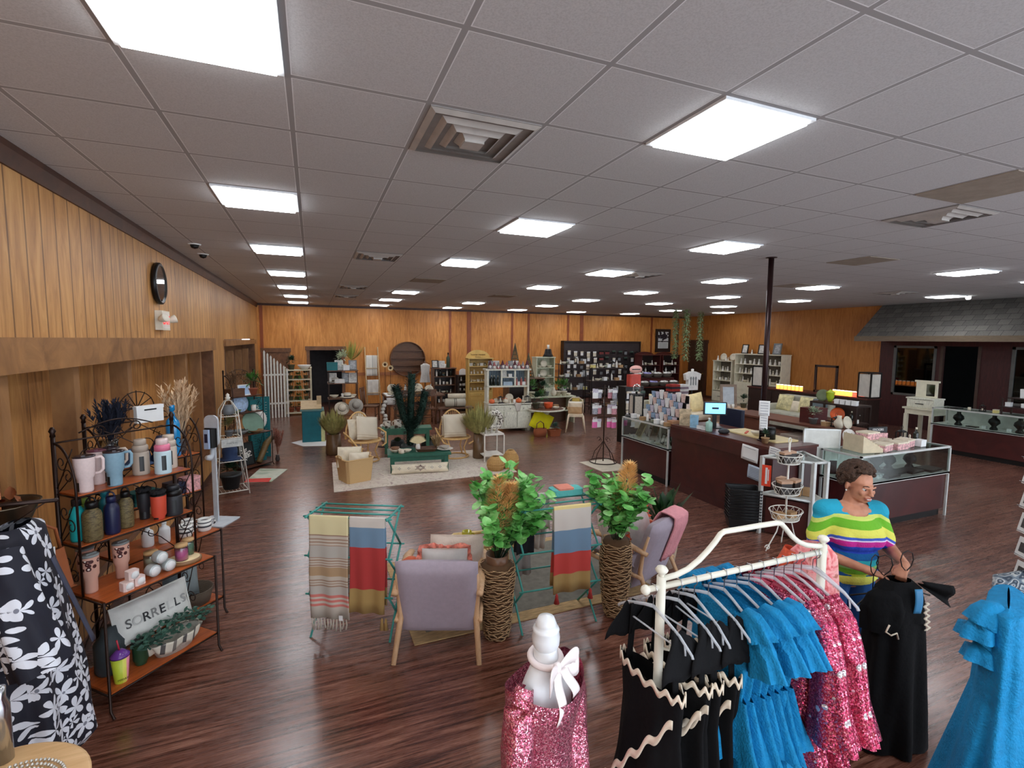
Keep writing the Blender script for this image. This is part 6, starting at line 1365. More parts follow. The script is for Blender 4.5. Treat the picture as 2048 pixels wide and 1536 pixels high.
vo = t.n('TexVoronoi'); t.l(t.co('Object', (1, 1, 1)), vo.inputs['Vector']); vo.inputs['Scale'].default_value = 10
sub = t.n('VectorMath', operation='SUBTRACT'); t.l(t.co('Object'), sub.inputs[0]); t.l(vo.outputs['Position'], sub.inputs[1]); sp = t.n('SeparateXYZ'); t.l(sub.outputs[0], sp.inputs[0])
an = t.n('Math', operation='ARCTAN2'); t.l(sp.outputs['Z'], an.inputs[0]); t.l(sp.outputs['Y'], an.inputs[1])
cw = t.n('RGBToBW'); t.l(vo.outputs['Color'], cw.inputs[0])
pet = t.math('ABSOLUTE', t.math('SINE', t.math('ADD', t.math('MULTIPLY', an.outputs[0], 2.5), t.math('MULTIPLY', cw.outputs[0], 9.))))
rad = t.math('MULTIPLY', t.math('ADD', t.math('MULTIPLY', pet, .75), .14), .7)
inp = t.math('LESS_THAN', vo.outputs['Distance'], rad); cen = t.math('LESS_THAN', vo.outputs['Distance'], .1)
c = t.mix(inp, lin((14, 15, 32)), lin((216, 218, 226))); c = t.mix(cen, c, lin((120, 122, 134))); t.l(c, t.b.inputs['Base Color']); t.set(Roughness=.75)
DP = Vector((-1.33, 2.98, 0)); th_ = thing('floral_dress', 'navy dress with white daisies hanging at the left edge', 'dress', DP)
b = MB(); gar(b, [(1.46, .05, .1, 0), (1.42, .08, .2, .02), (1.15, .13, .22, .04), (.9, .16, .25, .06), (.6, .2, .28, .09), (.32, .21, .3, .12), (.26, .16, .26, .14)], k=8, nu=100); part('body', b, t.m, th_)
b = MB(); limb_cloth(b, [(.05, -.2, 1.4), (.1, -.27, 1.25), (.14, -.3, 1.1), (.2, -.32, .9)], [.06, .08, .09, .1], .12); part('sleeve', b, t.m, th_)
b = MB(); b.sheet(lambda u, v: (.155+.1*v, -.05+(u-.5)*.035+.1*v, 1.3-.5*v), 2, 14, -.004); part('lace_placket', b, STRIPE('lace', [(0, (220, 220, 224)), (.5, (60, 62, 80))], 'Z', .012, .8), th_, 'white lace placket')
b = MB(); b.tube([(-1.6, 2.98, 1.56), (-1.16, 2.98, 1.56)], .01, 8); b.tube([(-1.2, 2.98, 1.56), (-1.33, 2.98, 1.47)], .003, 5); b.tube([(-1.6, 2.98, 1.56), (-1.63, 2.98, 1.56)], .02, 8); solo('wall_bracket', b, IRON, 'iron wall arm holding the navy daisy dress at the left edge', 'bracket')
LEA = M('saddle_leather', (150, 84, 48), .4, var=.12, coat=.3)
q = onX(84, 1150, -1.46); t = thing('handbag', 'brown leather handbag hanging behind the navy daisy dress', 'bag', (-1.47, q.y, q.z-.12), .9)
b = MB(); b.sheet(lambda u, v: (.16*(1-.2*v)*cos(u*2*pi), .06*(1-.6*v)*sin(u*2*pi), .24*v), 30, 8); b.box(-.15, .15, -.05, .05, -.004, .0); part('bag_body', b, LEA, t)
b = MB(); b.tube([(-.11, 0, .22), (-.09, 0, .36), (0, 0, .43), (.09, 0, .36), (.11, 0, .22)], .009, 6); part('strap', b, LEA, t); b = MB(); b.cb((.02, -.065, .24), (.05, .002, .08)); part('price_tag', b, PAPER, t)
COP = M('copper_leaf', (176, 112, 76), .25, .9, var=.2)
b = MB()
for k in range(26): b.leaf((R(-.07, .07), R(-.04, .04), R(-.1, .2)), (R(-1, 1), R(-1, 1), R(-.5, 1)), .09, .05)
b.tube([(0, 0, -.16), (0, 0, .3)], .006, 5); q = onX(30, 1065, -1.5); solo('copper_ornament', b, COP, 'copper leaf wall ornament above the leather handbag', 'ornament', (-1.55, q.y, q.z))
b = MB(); b.lathe([(.06, -.25), (.1, -.1), (.14, 0), (.15, .01), (.13, 0), (.05, -.2)], n=22); q = onX(6, 1010, -1.5); solo('metal_bowl', b, M('pewter', (104, 92, 76), .3, .9), 'pewter footed bowl at the far left edge of view', 'bowl', (-1.5, q.y, q.z))
C = Vector((-1.1, 2.08, 0)); ZT = .75; t = thing('round_table', 'small round pale wood table in the lower left corner', 'table', C)
b = MB(); b.lathe([(.3, ZT-.025), (.31, ZT-.02), (.31, ZT-.004), (.3, ZT)], n=48); part('tabletop', b, WOOD('pale_wood', (206, 164, 112), (228, 190, 140), .45, (1, 8, 1), 3), t); b = MB(); b.lathe([(.2, 0), (.2, .02), (.03, .05), (.03, ZT-.03)], n=20); part('pedestal', b, WOOD('pale_wood', (206, 164, 112), (228, 190, 140)), t)
BEAD = M('bead_silver', (206, 204, 196), .25, .5, var=.2, vs=60)
b = MB()
for j, r in enumerate((.08, .1, .12, .14, .16)):
 for k in range(int(r*420)): a = 2*pi*k/int(r*420); b.lathe([(.001, 0), (.006, .003), (.006, .008), (.001, .012)], (r*cos(a), r*sin(a), 0), 6)
solo('beaded_placemat', b, BEAD, 'silver white beaded ring mat on the round table', 'placemat', (C.x+.07, C.y+.03, ZT+.002))
b = MB(); b.lathe([(.05, 0), (.055, .2), (.045, .2), (.042, .02)], n=20); solo('green_glass', b, M('moss_glass', (74, 92, 70), .2, coat=.4), 'moss green glass jar at the lower left corner of view', 'jar', (C.x-.09, C.y+.2, ZT+.001))
b = MB(); b.lathe([(.03, 0), (.03, .22), (.02, .25), (.022, .29), (.001, .3)], n=16); solo('steel_shaker', b, CHR, 'steel bottle beside the moss green jar', 'bottle', (C.x-.02, C.y+.24, ZT+.001))
def cap(b, p, q, r0, r1, n=14, flat=None):
 p, q = Vector(p), Vector(q); d = q-p; L = max(d.length, 1e-5); T = TR(*p) @ d.to_track_quat('Z', 'Y').to_matrix().to_4x4()
 pr = [(max(1e-4, r0*sin(a)), -r0*cos(a)) for a in [pi/2*k/4 for k in range(5)]]+[(r1*cos(a), L+r1*sin(a)) for a in [pi/2*k/4 for k in range(5)]]
 pr[-1] = (1e-4, L+r1); b.lathe(pr, n=n, T=T, cap=False)
def ell(b, c, r, T=None, n=18): b.ball(c, r, n, T)
def remesh(name, b, mat, parent, vox, smooth=6, fac=.5):
 o = part(name, b, mat, parent); md = o.modifiers.new('r', 'REMESH'); md.mode = 'VOXEL'; md.voxel_size = vox; md.use_smooth_shade = True
 m2 = o.modifiers.new('s', 'SMOOTH'); m2.factor = fac; m2.iterations = smooth
 dg = bpy.context.evaluated_depsgraph_get(); me = bpy.data.meshes.new_from_object(o.evaluated_get(dg)); o.modifiers.clear(); old = o.data; o.data = me; bpy.data.meshes.remove(old)
 me.materials.clear(); me.materials.append(mat); me.polygons.foreach_set('use_smooth', [True]*len(me.polygons)); return o
t = NT('skin'); n_ = t.noise(t.co('Object'), 14, 3); t.l(t.ramp(n_, [(.3, (176, 116, 88)), (.7, (206, 146, 116))]), t.b.inputs['Base Color']); t.set(Roughness=.55); t.b.inputs['Subsurface Weight'].default_value = .08; t.b.inputs['Subsurface Radius'].default_value = (.02, .008, .005); SKIN = t.m
WP_ = Vector((3.2, 2.06, 0)); WR = -.42; WS = .965
W = thing('person', 'woman with short dark curly hair in a bright striped top holding black dresses', 'person', WP_, WR); W.scale = (WS*1.0, WS, WS)
b = MB(); HD = TR(.02, -.02, 1.455) @ RZ(.2) @ RX(.12)          # head turned towards her left, chin a little down
ell(b, (0, 0, .92), (.185, .125, .12)); ell(b, (0, 0, 1.02), (.165, .12, .14)); ell(b, (0, -.02, 1.2), (.175, .125, .15)); ell(b, (0, .0, 1.31), (.17, .09, .08)); ell(b, (-.075, -.09, 1.18), (.07, .06, .07)); ell(b, (.075, -.09, 1.18), (.07, .06, .07))
cap(b, (0, .01, 1.3), (.015, -.005, 1.44), .062, .052)
for s_ in (-1, 1):
 cap(b, (s_*.09, 0, .88), (s_*.1, -.01, .5), .1, .066); cap(b, (s_*.1, -.01, .5), (s_*.105, .02, .1), .06, .04); cap(b, (s_*.105, .03, .05), (s_*.12, -.13, .035), .038, .03)
 cap(b, (0, .01, 1.34), (s_*.155, 0, 1.305), .048, .048)
RH, LH = Vector((-.02, -.3, 1.03)), Vector((.14, -.3, 1.06))
cap(b, (-.165, 0, 1.3), (-.245, -.03, 1.06), .046, .042); cap(b, (-.245, -.03, 1.06), RH+Vector((-.055, .05, .012)), .043, .026)
cap(b, (.165, 0, 1.3), (.255, -.02, 1.08), .046, .042); cap(b, (.255, -.02, 1.08), LH+Vector((.055, .06, .01)), .042, .026)
for H_, s_ in ((RH, -1), (LH, 1)):
 T = TR(*H_) @ RZ(s_*-.85) @ RX(.2)
 def tp(x, y, z): return T @ Vector((x*-s_, y, z))
 ell(b, (0, 0, 0), (.036, .045, .016), T @ TR(0, 0, 0)); cap(b, tp(0, .06, .0), tp(0, .02, 0), .026, .028)
 for k, (fx, ln) in enumerate(((-.027, .07), (-.009, .08), (.009, .075), (.026, .06))):
  a_, m_, c_ = tp(fx, -.035, .004), tp(fx*1.1, -.035-ln*.45, -.012), tp(fx*1.05, -.03-ln*.42, -.04)
  cap(b, a_, m_, .0095, .009, 8); cap(b, m_, c_, .009, .008, 8); cap(b, c_, tp(fx, -.02, -.045), .008, .0075, 8)
 cap(b, tp(.034, .02, -.004), tp(.05, -.012, -.02), .012, .01, 8); cap(b, tp(.05, -.012, -.02), tp(.036, -.04, -.034), .01, .008, 8)
def hh(c, r, rx=0., rz=0.): ell(b, (0, 0, 0), r, HD @ TR(*c) @ RZ(rz) @ RX(rx), 16)
hh((0, .01, .085), (.074, .093, .09)); hh((0, -.03, .03), (.06, .062, .075)); hh((0, -.055, -.028), (.034, .03, .024)); hh((0, -.02, -.005), (.054, .058, .045))
hh((0, -.088, .068), (.05, .016, .012)); hh((0, -.1, .04), (.0095, .012, .026), -.3); hh((0, -.112, .024), (.013, .012, .011)); hh((-.011, -.103, .02), (.008, .008, .007)); hh((.011, -.103, .02), (.008, .008, .007))
hh((-.036, -.072, .028), (.022, .02, .02)); hh((.036, -.072, .028), (.022, .02, .02)); hh((0, -.091, -.004), (.022, .01, .006)); hh((0, -.089, -.016), (.018, .01, .006))
for s_ in (-1, 1): hh((s_*.074, .012, .045), (.009, .018, .03), 0, s_*.3)
body = remesh('body', b, SKIN, W, .006, 3)
EYEW = M('eye_white', (226, 222, 216), .2, var=0); IRIS = M('iris_brown', (44, 28, 18), .2, var=0); LIPM = M('lips', (168, 84, 78), .45, var=.05); TEETH = M('teeth', (232, 228, 220), .3, var=0)
for s_ in (-1, 1):
 b = MB(); ell(b, (0, 0, 0), .0115, HD @ TR(s_*.029, -.0775, .052), 12); e_ = part('eye', b, EYEW, W); b = MB(); ell(b, (0, 0, 0), (.0058, .003, .0058), HD @ TR(s_*.029, -.0885, .051), 10); part('iris', b, IRIS, e_)
 b = MB(); b.tube([HD @ Vector((s_*x, y, z)) for x, y, z in ((.012, -.097, .073), (.028, -.096, .08), (.046, -.08, .074))], [.0025, .0035, .002], 6); part('eyebrow', b, M('brow_brown', (58, 38, 28), .8), W)
 b = MB(); ell(b, (0, 0, 0), .0055, HD @ TR(s_*.084, .0, .018), 8); part('earring', b, M('pearl', (236, 232, 224), .2), W)
b = MB(); ell(b, (0, 0, 0), (.019, .006, .0045), HD @ TR(0, -.0985, -.009), 12); part('teeth', b, TEETH, W)
b = MB(); b.tube([HD @ Vector(p) for p in ((-.026, -.085, -.007), (-.012, -.1, -.003), (0, -.102, -.005), (.012, -.1, -.003), (.026, -.085, -.007), (.012, -.098, -.018), (0, -.1, -.02), (-.012, -.098, -.018))], .003, 6, True); part('lips', b, LIPM, W)
HAIR = M('dark_hair', (70, 50, 38), .7, var=.5, vs=50, bump=1., bs=120, spec=.3)
b = MB(); rnd = random.Random(3)
for k in range(520):
 a = rnd.uniform(0, 2*pi); z = rnd.uniform(-.55, 1); r = sqrt(max(0, 1-z*z)); x, y = r*cos(a), r*sin(a)
 if y < -.45 and z < .58: continue
 if y < .1 and z < -.05: continue
 if y < .0 and z < .15 and abs(x) > .6: continue
 p = Vector((x*.096, .018+y*.112, .098+z*.108)); ell(b, (0, 0, 0), rnd.uniform(.011, .018), HD @ TR(*p), 8)
ell(b, (0, 0, 0), (.088, .094, .086), HD @ TR(0, .03, .104)); hair = remesh('hair', b, HAIR, W, .004, 1)
t = NT('striped_top'); tc = t.n('TexCoord'); sp = t.n('SeparateXYZ'); t.l(tc.outputs['Object'], sp.inputs[0])
ax = t.math('ABSOLUTE', sp.outputs['X']); sl = t.math('MULTIPLY', t.math('MAXIMUM', t.math('SUBTRACT', ax, .15), 0.), .55); w_ = t.math('MULTIPLY', t.math('SUBTRACT', t.noise(t.co('Object'), 5, 2), .5), .012)
f = t.math('DIVIDE', t.math('SUBTRACT', t.math('ADD', t.math('ADD', sp.outputs['Z'], sl), w_), .8), .6)
CY, YE, GR, LM, MG, RB, DB = (30, 160, 190), (226, 224, 96), (110, 182, 40), (196, 214, 60), (204, 40, 150), (34, 70, 190), (10, 96, 160)
t.l(t.ramp(f, [(0, (70, 30, 120)), (.05, DB), (.1, YE), (.2, LM), (.235, GR), (.3, (150, 206, 120)), (.335, (40, 180, 190)), (.4, DB), (.47, RB), (.56, MG), (.625, (226, 210, 236)), (.64, (60, 90, 190)), (.665, YE), (.75, GR), (.83, (206, 220, 110)), (.87, CY)], 'CONSTANT'), t.b.inputs['Base Color']); t.set(Roughness=.9); t.bump(t.noise(t.co('Object'), 90, 2), .3)
b = MB()
ell(b, (0, -.0, .9), (.2, .14, .08)); ell(b, (0, -.01, 1.02), (.18, .15, .16)); ell(b, (0, -.03, 1.19), (.185, .155, .15)); ell(b, (-.08, -.1, 1.175), (.085, .075, .085)); ell(b, (.08, -.1, 1.175), (.085, .075, .085)); ell(b, (0, 0, 1.3), (.19, .1, .065))
for s_ in (-1, 1):
 cap(b, (0, .01, 1.335), (s_*.165, 0, 1.32), .06, .075); cap(b, (s_*.165, 0, 1.3), (s_*.215, -.02, 1.14), .066, .068); cap(b, (s_*.12, 0, 1.22), (s_*.21, -.01, 1.16), .08, .07)
top = remesh('striped_top', b, t.m, W, .007, 5)
import bmesh
bm = bmesh.new(); bm.from_mesh(top.data)
kill = [v for v in bm.verts if (Vector((v.co.x, v.co.y+.02)).length < .085 and v.co.z > 1.31) or v.co.z < .86 or (v.co.z < 1.085 and abs(v.co.x) > .205)]
bmesh.ops.delete(bm, geom=kill, context='VERTS'); bm.to_mesh(top.data); bm.free()
b = MB(); ell(b, (0, 0, .92), (.195, .135, .11))
for s_ in (-1, 1): cap(b, (s_*.09, 0, .88), (s_*.1, -.01, .5), .11, .078); cap(b, (s_*.1, -.01, .5), (s_*.105, .02, .1), .076, .06)
remesh('jeans', b, M('blue_jeans', (24, 84, 150), .85, var=.15, vs=20, bump=.3, bs=300), W, .009, 4)
for s_ in (-1, 1): b = MB(); b.sheet(lambda u, v: (s_*.11+.048*cos(u*2*pi)*(1-.2*v), -.04+.13*sin(u*2*pi)*(1-.2*v), .005+.07*v), 20, 4); b.box(s_*.11-.04, s_*.11+.04, -.15, .07, 0, .008); part('shoe', b, M('tan_shoe', (150, 116, 88), .6), W)
def wpt(p):
 p = (p[0]*WS, p[1]*WS, p[2]*WS); return WP_+Vector((p[0]*cos(WR)-p[1]*sin(WR), p[0]*sin(WR)+p[1]*cos(WR), p[2]))
for k, (H_, dx, lb) in enumerate(((RH, -.03, 'black hanger with looped hook in the woman right hand'), (RH, .03, 'second black hanger held in the woman right hand'), (LH, 0., 'black hanger with looped hook in the woman left hand'))):
 b = MB(); c = wpt((H_.x+dx, H_.y-.03, H_.z-.02)); b.tube([(.0, 0, -.08), (0, 0, .02), (.028, 0, .05), (.04, 0, .09), (.03, 0, .13), (0, 0, .145), (-.03, 0, .13), (-.04, 0, .09), (-.028, 0, .05), (0, 0, .02)], .003, 6)
 b.tube([(-.16, 0, -.13), (0, 0, -.08), (.16, 0, -.13)], .005, 6); solo('clothes_hanger', b, BLACK, lb, 'hanger', c, WR+(.5, -.3, .1)[k])
g0 = wpt((.06, -.38, 0))
t = thing('black_dress', 'long black dress carried by the woman, reaching nearly to the floor', 'dress', (g0.x, g0.y, 0), WR+.1)
b = MB(); gar(b, [(.93, .1, .06, .02), (.87, .15, .085, .05), (.72, .16, .1, .06), (.4, .18, .12, .09), (.1, .21, .14, .12), (.01, .21, .14, .12)], k=7, nu=80); part('skirt', b, BLK, t)
b = MB(); gar(b, [(1.0, .07, .045, .03), (.95, .13, .075, .04), (.86, .155, .09, .06), (.78, .14, .1, .08)], k=6); part('bodice', b, BLK, t)
b = MB(); b.sheet(lambda u, v: (.1+.01*v+.01*sin(v*30)+(u-.5)*.02, -.082-.012*v, .9-.16*v), 2, 40, .003); part('ricrac_trim', b, RIC, t, 'cream wavy trim')
b = MB(); b.sheet(lambda u, v: (.08+.17*v+.0*u, -.06+.02*sin(u*6)-.02*v, 1.0-.07*v+(u-.5)*(.03+.1*v)), 8, 8, .004); part('bow_wing', b, BLK, t)
b = MB(); b.sheet(lambda u, v: (.045+(u-.5)*.045, -.085-.01*sin(v*3), .98-.14*v), 4, 8, .003); part('blue_swing_tag', b, M('sky_tag', (60, 140, 190), .5), t, 'blue swing tag')
t = thing('black_blouse', 'black blouse with cream bead ties in front of the long black dress', 'blouse', tuple(wpt((-.03, -.42, 0))), WR)
b = MB(); gar(b, [(.96, .05, .03, .0), (.93, .1, .045, .04), (.85, .13, .06, .06), (.72, .12, .06, .09)], k=6, ph=1.); part('body', b, BLK, t)
b = MB(); b.tube([(-.02, -.066, .78), (-.04, -.07, .74), (-.01, -.07, .72), (.02, -.07, .735), (.03, -.07, .7)], .005, 6); part('bead_tie', b, RIC, t)
SAGEP = M('distressed_sage', (198, 200, 174), .6, var=.2, vs=14, stretch=(3, 3, 1)); WDIS = M('distressed_white', (220, 218, 200), .6, var=.18, vs=14, stretch=(3, 3, 1)); CRP = M('cream_paint', (226, 220, 196), .55, var=.08)
OLDW = WOOD('old_brown_wood', (84, 52, 34), (120, 80, 52)); CHERRY = WOOD('cherry_wood', (62, 20, 20), (92, 34, 30), .35, coat=.3); ESP = WOOD('espresso_wood', (34, 22, 20), (52, 34, 28), .4); YEL = M('yellow_pine', (206, 170, 96), .5, var=.12, vs=4, stretch=(1, 1, .3))
def cabinet(name, label, P, rz, w, d, h, zs, mat, back=None, base=0., doors=0, drawers=0, cat='cabinet', top=.03, th=.03, arch=0., slats=0, knobm=BLACK, feet=False):
 t = thing(name, label, cat, P, rz); z0 = .08 if feet else 0
 for x in (0, w-th): b = MB(); b.box(x, x+th, 0, d, z0, h); part('side_panel', b, mat, t)
 b = MB(); b.box(-.02, w+.02, -.02, d, h, h+top); part('top_board', b, mat, t)
 b = MB(); b.box(th, w-th, d-.015, d, z0, h)
 if slats:
  for k in range(slats): x = th+(w-2*th)*(k+.5)/slats; b.box(x-.004, x+.004, d-.02, d-.014, z0, h)
 part('back_panel', b, back or mat, t)
 for z in zs: b = MB(); b.box(th, w-th, 0, d-.015, z-.022, z); part('shelf', b, mat, t)
 if arch:
  b = MB(); n = 20; b.prism([(0, h)]+[(w/2-w/2*cos(pi*k/n), h+arch*sin(pi*k/n)) for k in range(n+1)], 0, .03, Matrix(((1, 0, 0, 0), (0, 0, -1, d), (0, 1, 0, 0), (0, 0, 0, 1)))); part('arched_crest', b, mat, t)
 if base:
  n = max(1, doors or drawers)
  b = MB(); b.box(th, w-th, .0, .015, z0, base); part('base_front', b, mat, t)
  if doors:
   for k in range(doors):
    x0 = th+(w-2*th)*k/doors; x1 = th+(w-2*th)*(k+1)/doors; b = MB(); b.box(x0+.015, x1-.015, -.035, .0, z0+.04, base-.17)
    b.box(x0+.07, x1-.07, -.045, -.03, z0+.1, base-.23); dr = part('door', b, mat, t)
    b = MB(); b.ball(((x1-.04) if k % 2 == 0 else (x0+.04), -.03, (z0+base)/2), .012, 8); part('knob', b, knobm, dr)
    b = MB(); b.box(x0+.02, x1-.02, -.015, 0, base-.14, base-.03); dw = part('drawer', b, mat, t); b = MB(); b.ball(((x0+x1)/2, -.025, base-.085), .012, 8); part('knob', b, knobm, dw)
  else:
   for k in range(drawers):
    zz0 = z0+(base-z0)*k/drawers; zz1 = z0+(base-z0)*(k+1)/drawers; b = MB(); b.box(th, w-th, -.015, 0, zz0+.015, zz1-.012); dw = part('drawer', b, mat, t)
    b = MB(); b.tube([(w*.35, -.03, (zz0+zz1)/2), (w*.65, -.03, (zz0+zz1)/2)], .01, 6); part('handle', b, knobm, dw)
 if feet:
  for x in (.05, w-.05):
   for y in (.05, d-.05): b = MB(); b.lathe([(.02, 0), (.04, .04), (.035, z0)], (x, y, 0), 10); part('foot', b, mat, t)
 globals()['LASTC'] = t
 def L(x, y, z): return Vector((P[0]+x*cos(rz)-y*sin(rz), P[1]+x*sin(rz)+y*cos(rz), P[2]+z))
 return L
def stock(L, w, y, z, kinds, n, where, rz=0., jit=.02, margin=.06, sc_=1.):
 for i in range(n):
  k, mk, nm, s_ = kinds[i % len(kinds)] if not callable(kinds) else kinds(i)
  x = margin+(w-2*margin)*(i+.5)/n; o = inst(k, mk, '%s, %s from left on the %s' % (nm, ORD[i], where), L(x, y+R(-jit, jit), z+.001), rz+R(-.25, .25), None, s_*sc_)
FIGW = mk_figure(WHITE, .16); FIGC = mk_figure(CREAM, .12)
K_fw, K_fc = ('figw', FIGW, 'white figurine', 1), ('figc', FIGC, 'cream figurine', 1)
K_cw, K_cc = ('canw', mk_candle(WHITE, .11, .035), 'white candle', 1), ('canc', mk_candle(CREAM, .09, .04), 'cream candle', 1)
K_jc = ('jarc', mk_jar(GL2, CREAM, BLACK, .11, .04), 'cream candle jar', 1); K_jg = ('jarg', mk_jar(GL2, GREY, WOODL, .11, .045), 'grey filled jar', 1)
K_bx = ('boxw', mk_box(.12, .1, .1, PAPER, PAPER), 'white box', 1); K_bk = ('boxk', mk_box(.13, .1, .08, KRAFT, KRAFT), 'kraft box', 1); K_by = ('boxy', mk_box(.13, .1, .1, M('soft_yellow', (222, 206, 130), .7), CREAM), 'pale yellow box', 1)
K_bd = ('botd', mk_bottle(.26, .035, M('wine_glass', (30, 34, 26), .15), CREAM, .35), 'dark bottle', 1); K_bl = ('botl', mk_bottle(.22, .03, WHITE, SILVER, .4), 'white lotion bottle', 1); K_br = ('botr', mk_bottle(.24, .034, M('rose_bottle', (170, 92, 84), .2), CREAM, .35), 'rose coloured bottle', 1)
K_mg = ('mugw', mk_mug(WHITE), 'white mug', 1); K_bo = ('bowlc', mk_bowl(CREAM, .09, .06), 'cream bowl', 1); K_pl = ('platec', mk_plate(CREAM, .12), 'cream plate on stand', 1)
K_fr = ('frm_g', mk_frame(.16, .2, GREY, M('photo_grey', (170, 172, 174), .5, var=.5, vs=30)), 'grey framed picture', 1); K_fb = ('frm_b', mk_frame(.18, .22, BLACK, M('photo_pale', (206, 204, 198), .5, var=.4, vs=30)), 'black framed picture', 1); K_fwh = ('frm_w', mk_frame(.16, .2, WHITE, M('photo_pale', (206, 204, 198), .5, var=.4, vs=30)), 'white framed picture', 1)
K_ln = ('lant', mk_lantern(BLACK, .1, .22), 'small black lantern', 1); K_cd = ('cardw', mk_card(.1, .14, PAPER), 'white card', 1)
GNP = M('dusty_pink_felt', (176, 104, 106), .95); GNB = M('plum_felt', (104, 58, 66), .95); GNG = M('grey_felt', (150, 146, 150), .95)
p0, p1 = onZ(973, 864), onZ(1062, 862); HX, HY = p0.x+.02, 11.75; HW = 1.14; zt = zAt(HX, HY+.1, 736); zm = zAt(HX, HY, 810)
print('hutch', HX, HY, HW, zt, zm)
L = cabinet('hutch_cabinet', 'large distressed white hutch with gnomes on top, centre of the back floor', (HX, HY, 0), -.1, HW, .5, zm, (), WDIS, None, zm-.02, 3, feet=True, top=.03)
t2 = thing('hutch_rack', 'open glazed upper rack standing on the distressed white hutch', 'display rack', L(0, .18, zm+.03), -.1); hh_ = zt-zm-.06
for x in (0, HW-.05): b = MB(); b.box(x, x+.05, 0, .3, 0, hh_); part('side_post', b, WDIS, t2)
for z in (hh_*.5, hh_): b = MB(); b.box(-.04 if z == hh_ else 0, HW+.04 if z == hh_ else HW, -.04 if z == hh_ else 0, .32, z-.04, z); part('shelf', b, WDIS, t2)
for x in (HW*.34, HW*.66): b = MB(); b.box(x-.02, x+.02, 0, .03, hh_*.5, hh_-.04); part('divider', b, WDIS, t2)
b = MB(); b.box(.05, HW-.05, .29, .3, hh_*.5, hh_-.04)
for k in range(16): b.box(.06+k*(HW-.12)/16, .075+k*(HW-.12)/16, .27, .29, hh_*.5, hh_-.04)
part('blue_grey_back', b, M('blue_grey_boards', (120, 136, 146), .7, var=.3), t2)
b = MB(); b.box(HW*.36, HW*.64, 0, .28, hh_*.73, hh_*.75); part('middle_shelf', b, WDIS, t2)
zs_ = zm+.03
L2_ = lambda x, y, z: L(x, y+.18, z)
gn = [('gn1', mk_gnome(GNB, GNG, .24), 'plum hatted gnome', 1), ('gn2', mk_gnome(GNP, M('cream_felt', (206, 196, 186), .95), .2), 'pink hatted gnome', 1), ('gn3', mk_gnome(GNG, GNP, .2), 'grey hatted gnome', 1)]
stock(L2_, HW, .0, zs_+hh_, gn, 10, 'front of the white hutch top', -.1, .02, .02)
stock(L2_, HW, .2, zs_+hh_, [K_fr, K_fwh, K_jg, K_bx], 7, 'back of the white hutch top', -.1, .02, .1, 1.)
stock(L2_, HW*.33, .12, zs_+hh_*.5, [K_bd], 4, 'left bay of the white hutch', -.1, .04, .03); stock(lambda x, y, z: L2_(x+HW*.66, y, z), HW*.33, .12, zs_+hh_*.5, [K_br, K_bx], 5, 'right bay of the white hutch', -.1, .05, .03, .9)
stock(lambda x, y, z: L2_(x+HW*.35, y, z), HW*.3, .12, zs_+hh_*.75, [K_fwh, K_bx], 2, 'middle upper bay of the white hutch', -.1, .02, .03, .8); inst('bluefold', mk_throwfold(M('pale_blue_cotton', (170, 190, 206), .95), .26, .2, .1), 'folded pale blue cloth in the middle bay of the white hutch', L2_(HW*.5, .14, zs_+hh_*.5), -.1)
ORG = M('orange_pumpkin', (226, 110, 60), .6, var=.1); PUM = mk_vase(ORG, .12, .08, [(.03, 0), (.07, .02), (.08, .06), (.06, .1), (.015, .11), (.01, .13)])
pk = [('pumo', PUM, 'orange pumpkin', 1), K_bo, ('darkh', mk_lantern(M('black_wood', (40, 38, 40), .7), .12, .2), 'dark house lantern', 1), ('pumw', mk_vase(CREAM, .12, .08, [(.03, 0), (.07, .02), (.08, .06), (.06, .1), (.015, .11), (.01, .13)]), 'cream pumpkin', 1), K_fc, K_mg]
stock(L, HW, .04, zm+.03, pk, 9, 'white hutch counter', -.1, .02, .03); stock(L2_, HW, .1, zs_, [K_bk, pk[3], K_fw, pk[0], K_pl], 8, 'back of the white hutch counter', -.1, .02, .08, .9)
b = MB(); b.sheet(lambda u, v: ((u-.5)*.2*(1-.6*v)+.0, -.03-.005*v, -.22*v), 6, 6, .003); solo('table_runner', b, M('pale_linen', (204, 196, 186), .95), 'pale pointed cloth hanging over the white hutch drawers', 'cloth', L(HW*.68, .0, zm+.035), -.1)
def span(px0, px1, py, Y):
 a, c = onY(px0, py, Y), onY(px1, py, Y); return a.x, c.x-a.x, a.z
x, w, h = span(867, 905, 738, 15.9)
L = cabinet('bookcase', 'brown open bookcase of white goods left of the yellow arched shelf', (x, 15.9, 0), 0, w+.12, .4, h, [h*f for f in (.2, .42, .62, .82)], OLDW, ESP, base=h*.2, doors=1)
for j, f in enumerate((.2, .42, .62, .82)): stock(L, w+.1, .14, h*f, ([K_jg, K_bx, K_mg], [K_jc, K_fc, K_bo], [K_cc, K_bl, K_cw], [K_bl, K_bd, K_jg])[j], 5, '%s shelf up of the brown bookcase' % ORD[j], 0, .04, .06)
stock(L, w*.8, .15, h+.03, [K_fb, K_fr, K_fwh, K_cw], 4, 'top of the brown bookcase', 0, .03, .02, 1.15)
inst('btow', mk_bottle(.5, .06, M('antique_green', (60, 74, 56), .3), IRON, .35), 'tall dark lantern bottle on top of the brown bookcase', L(w*.85, .2, h+.03))
x, w, h = span(916, 943, 752, 15.6)
L = cabinet('corner_shelf', 'narrow dark shelf with rounded sign, right of the brown bookcase', (x, 15.6, 0), 0, w, .3, h, [h*f for f in (.15, .35, .58, .72, .86)], ESP)
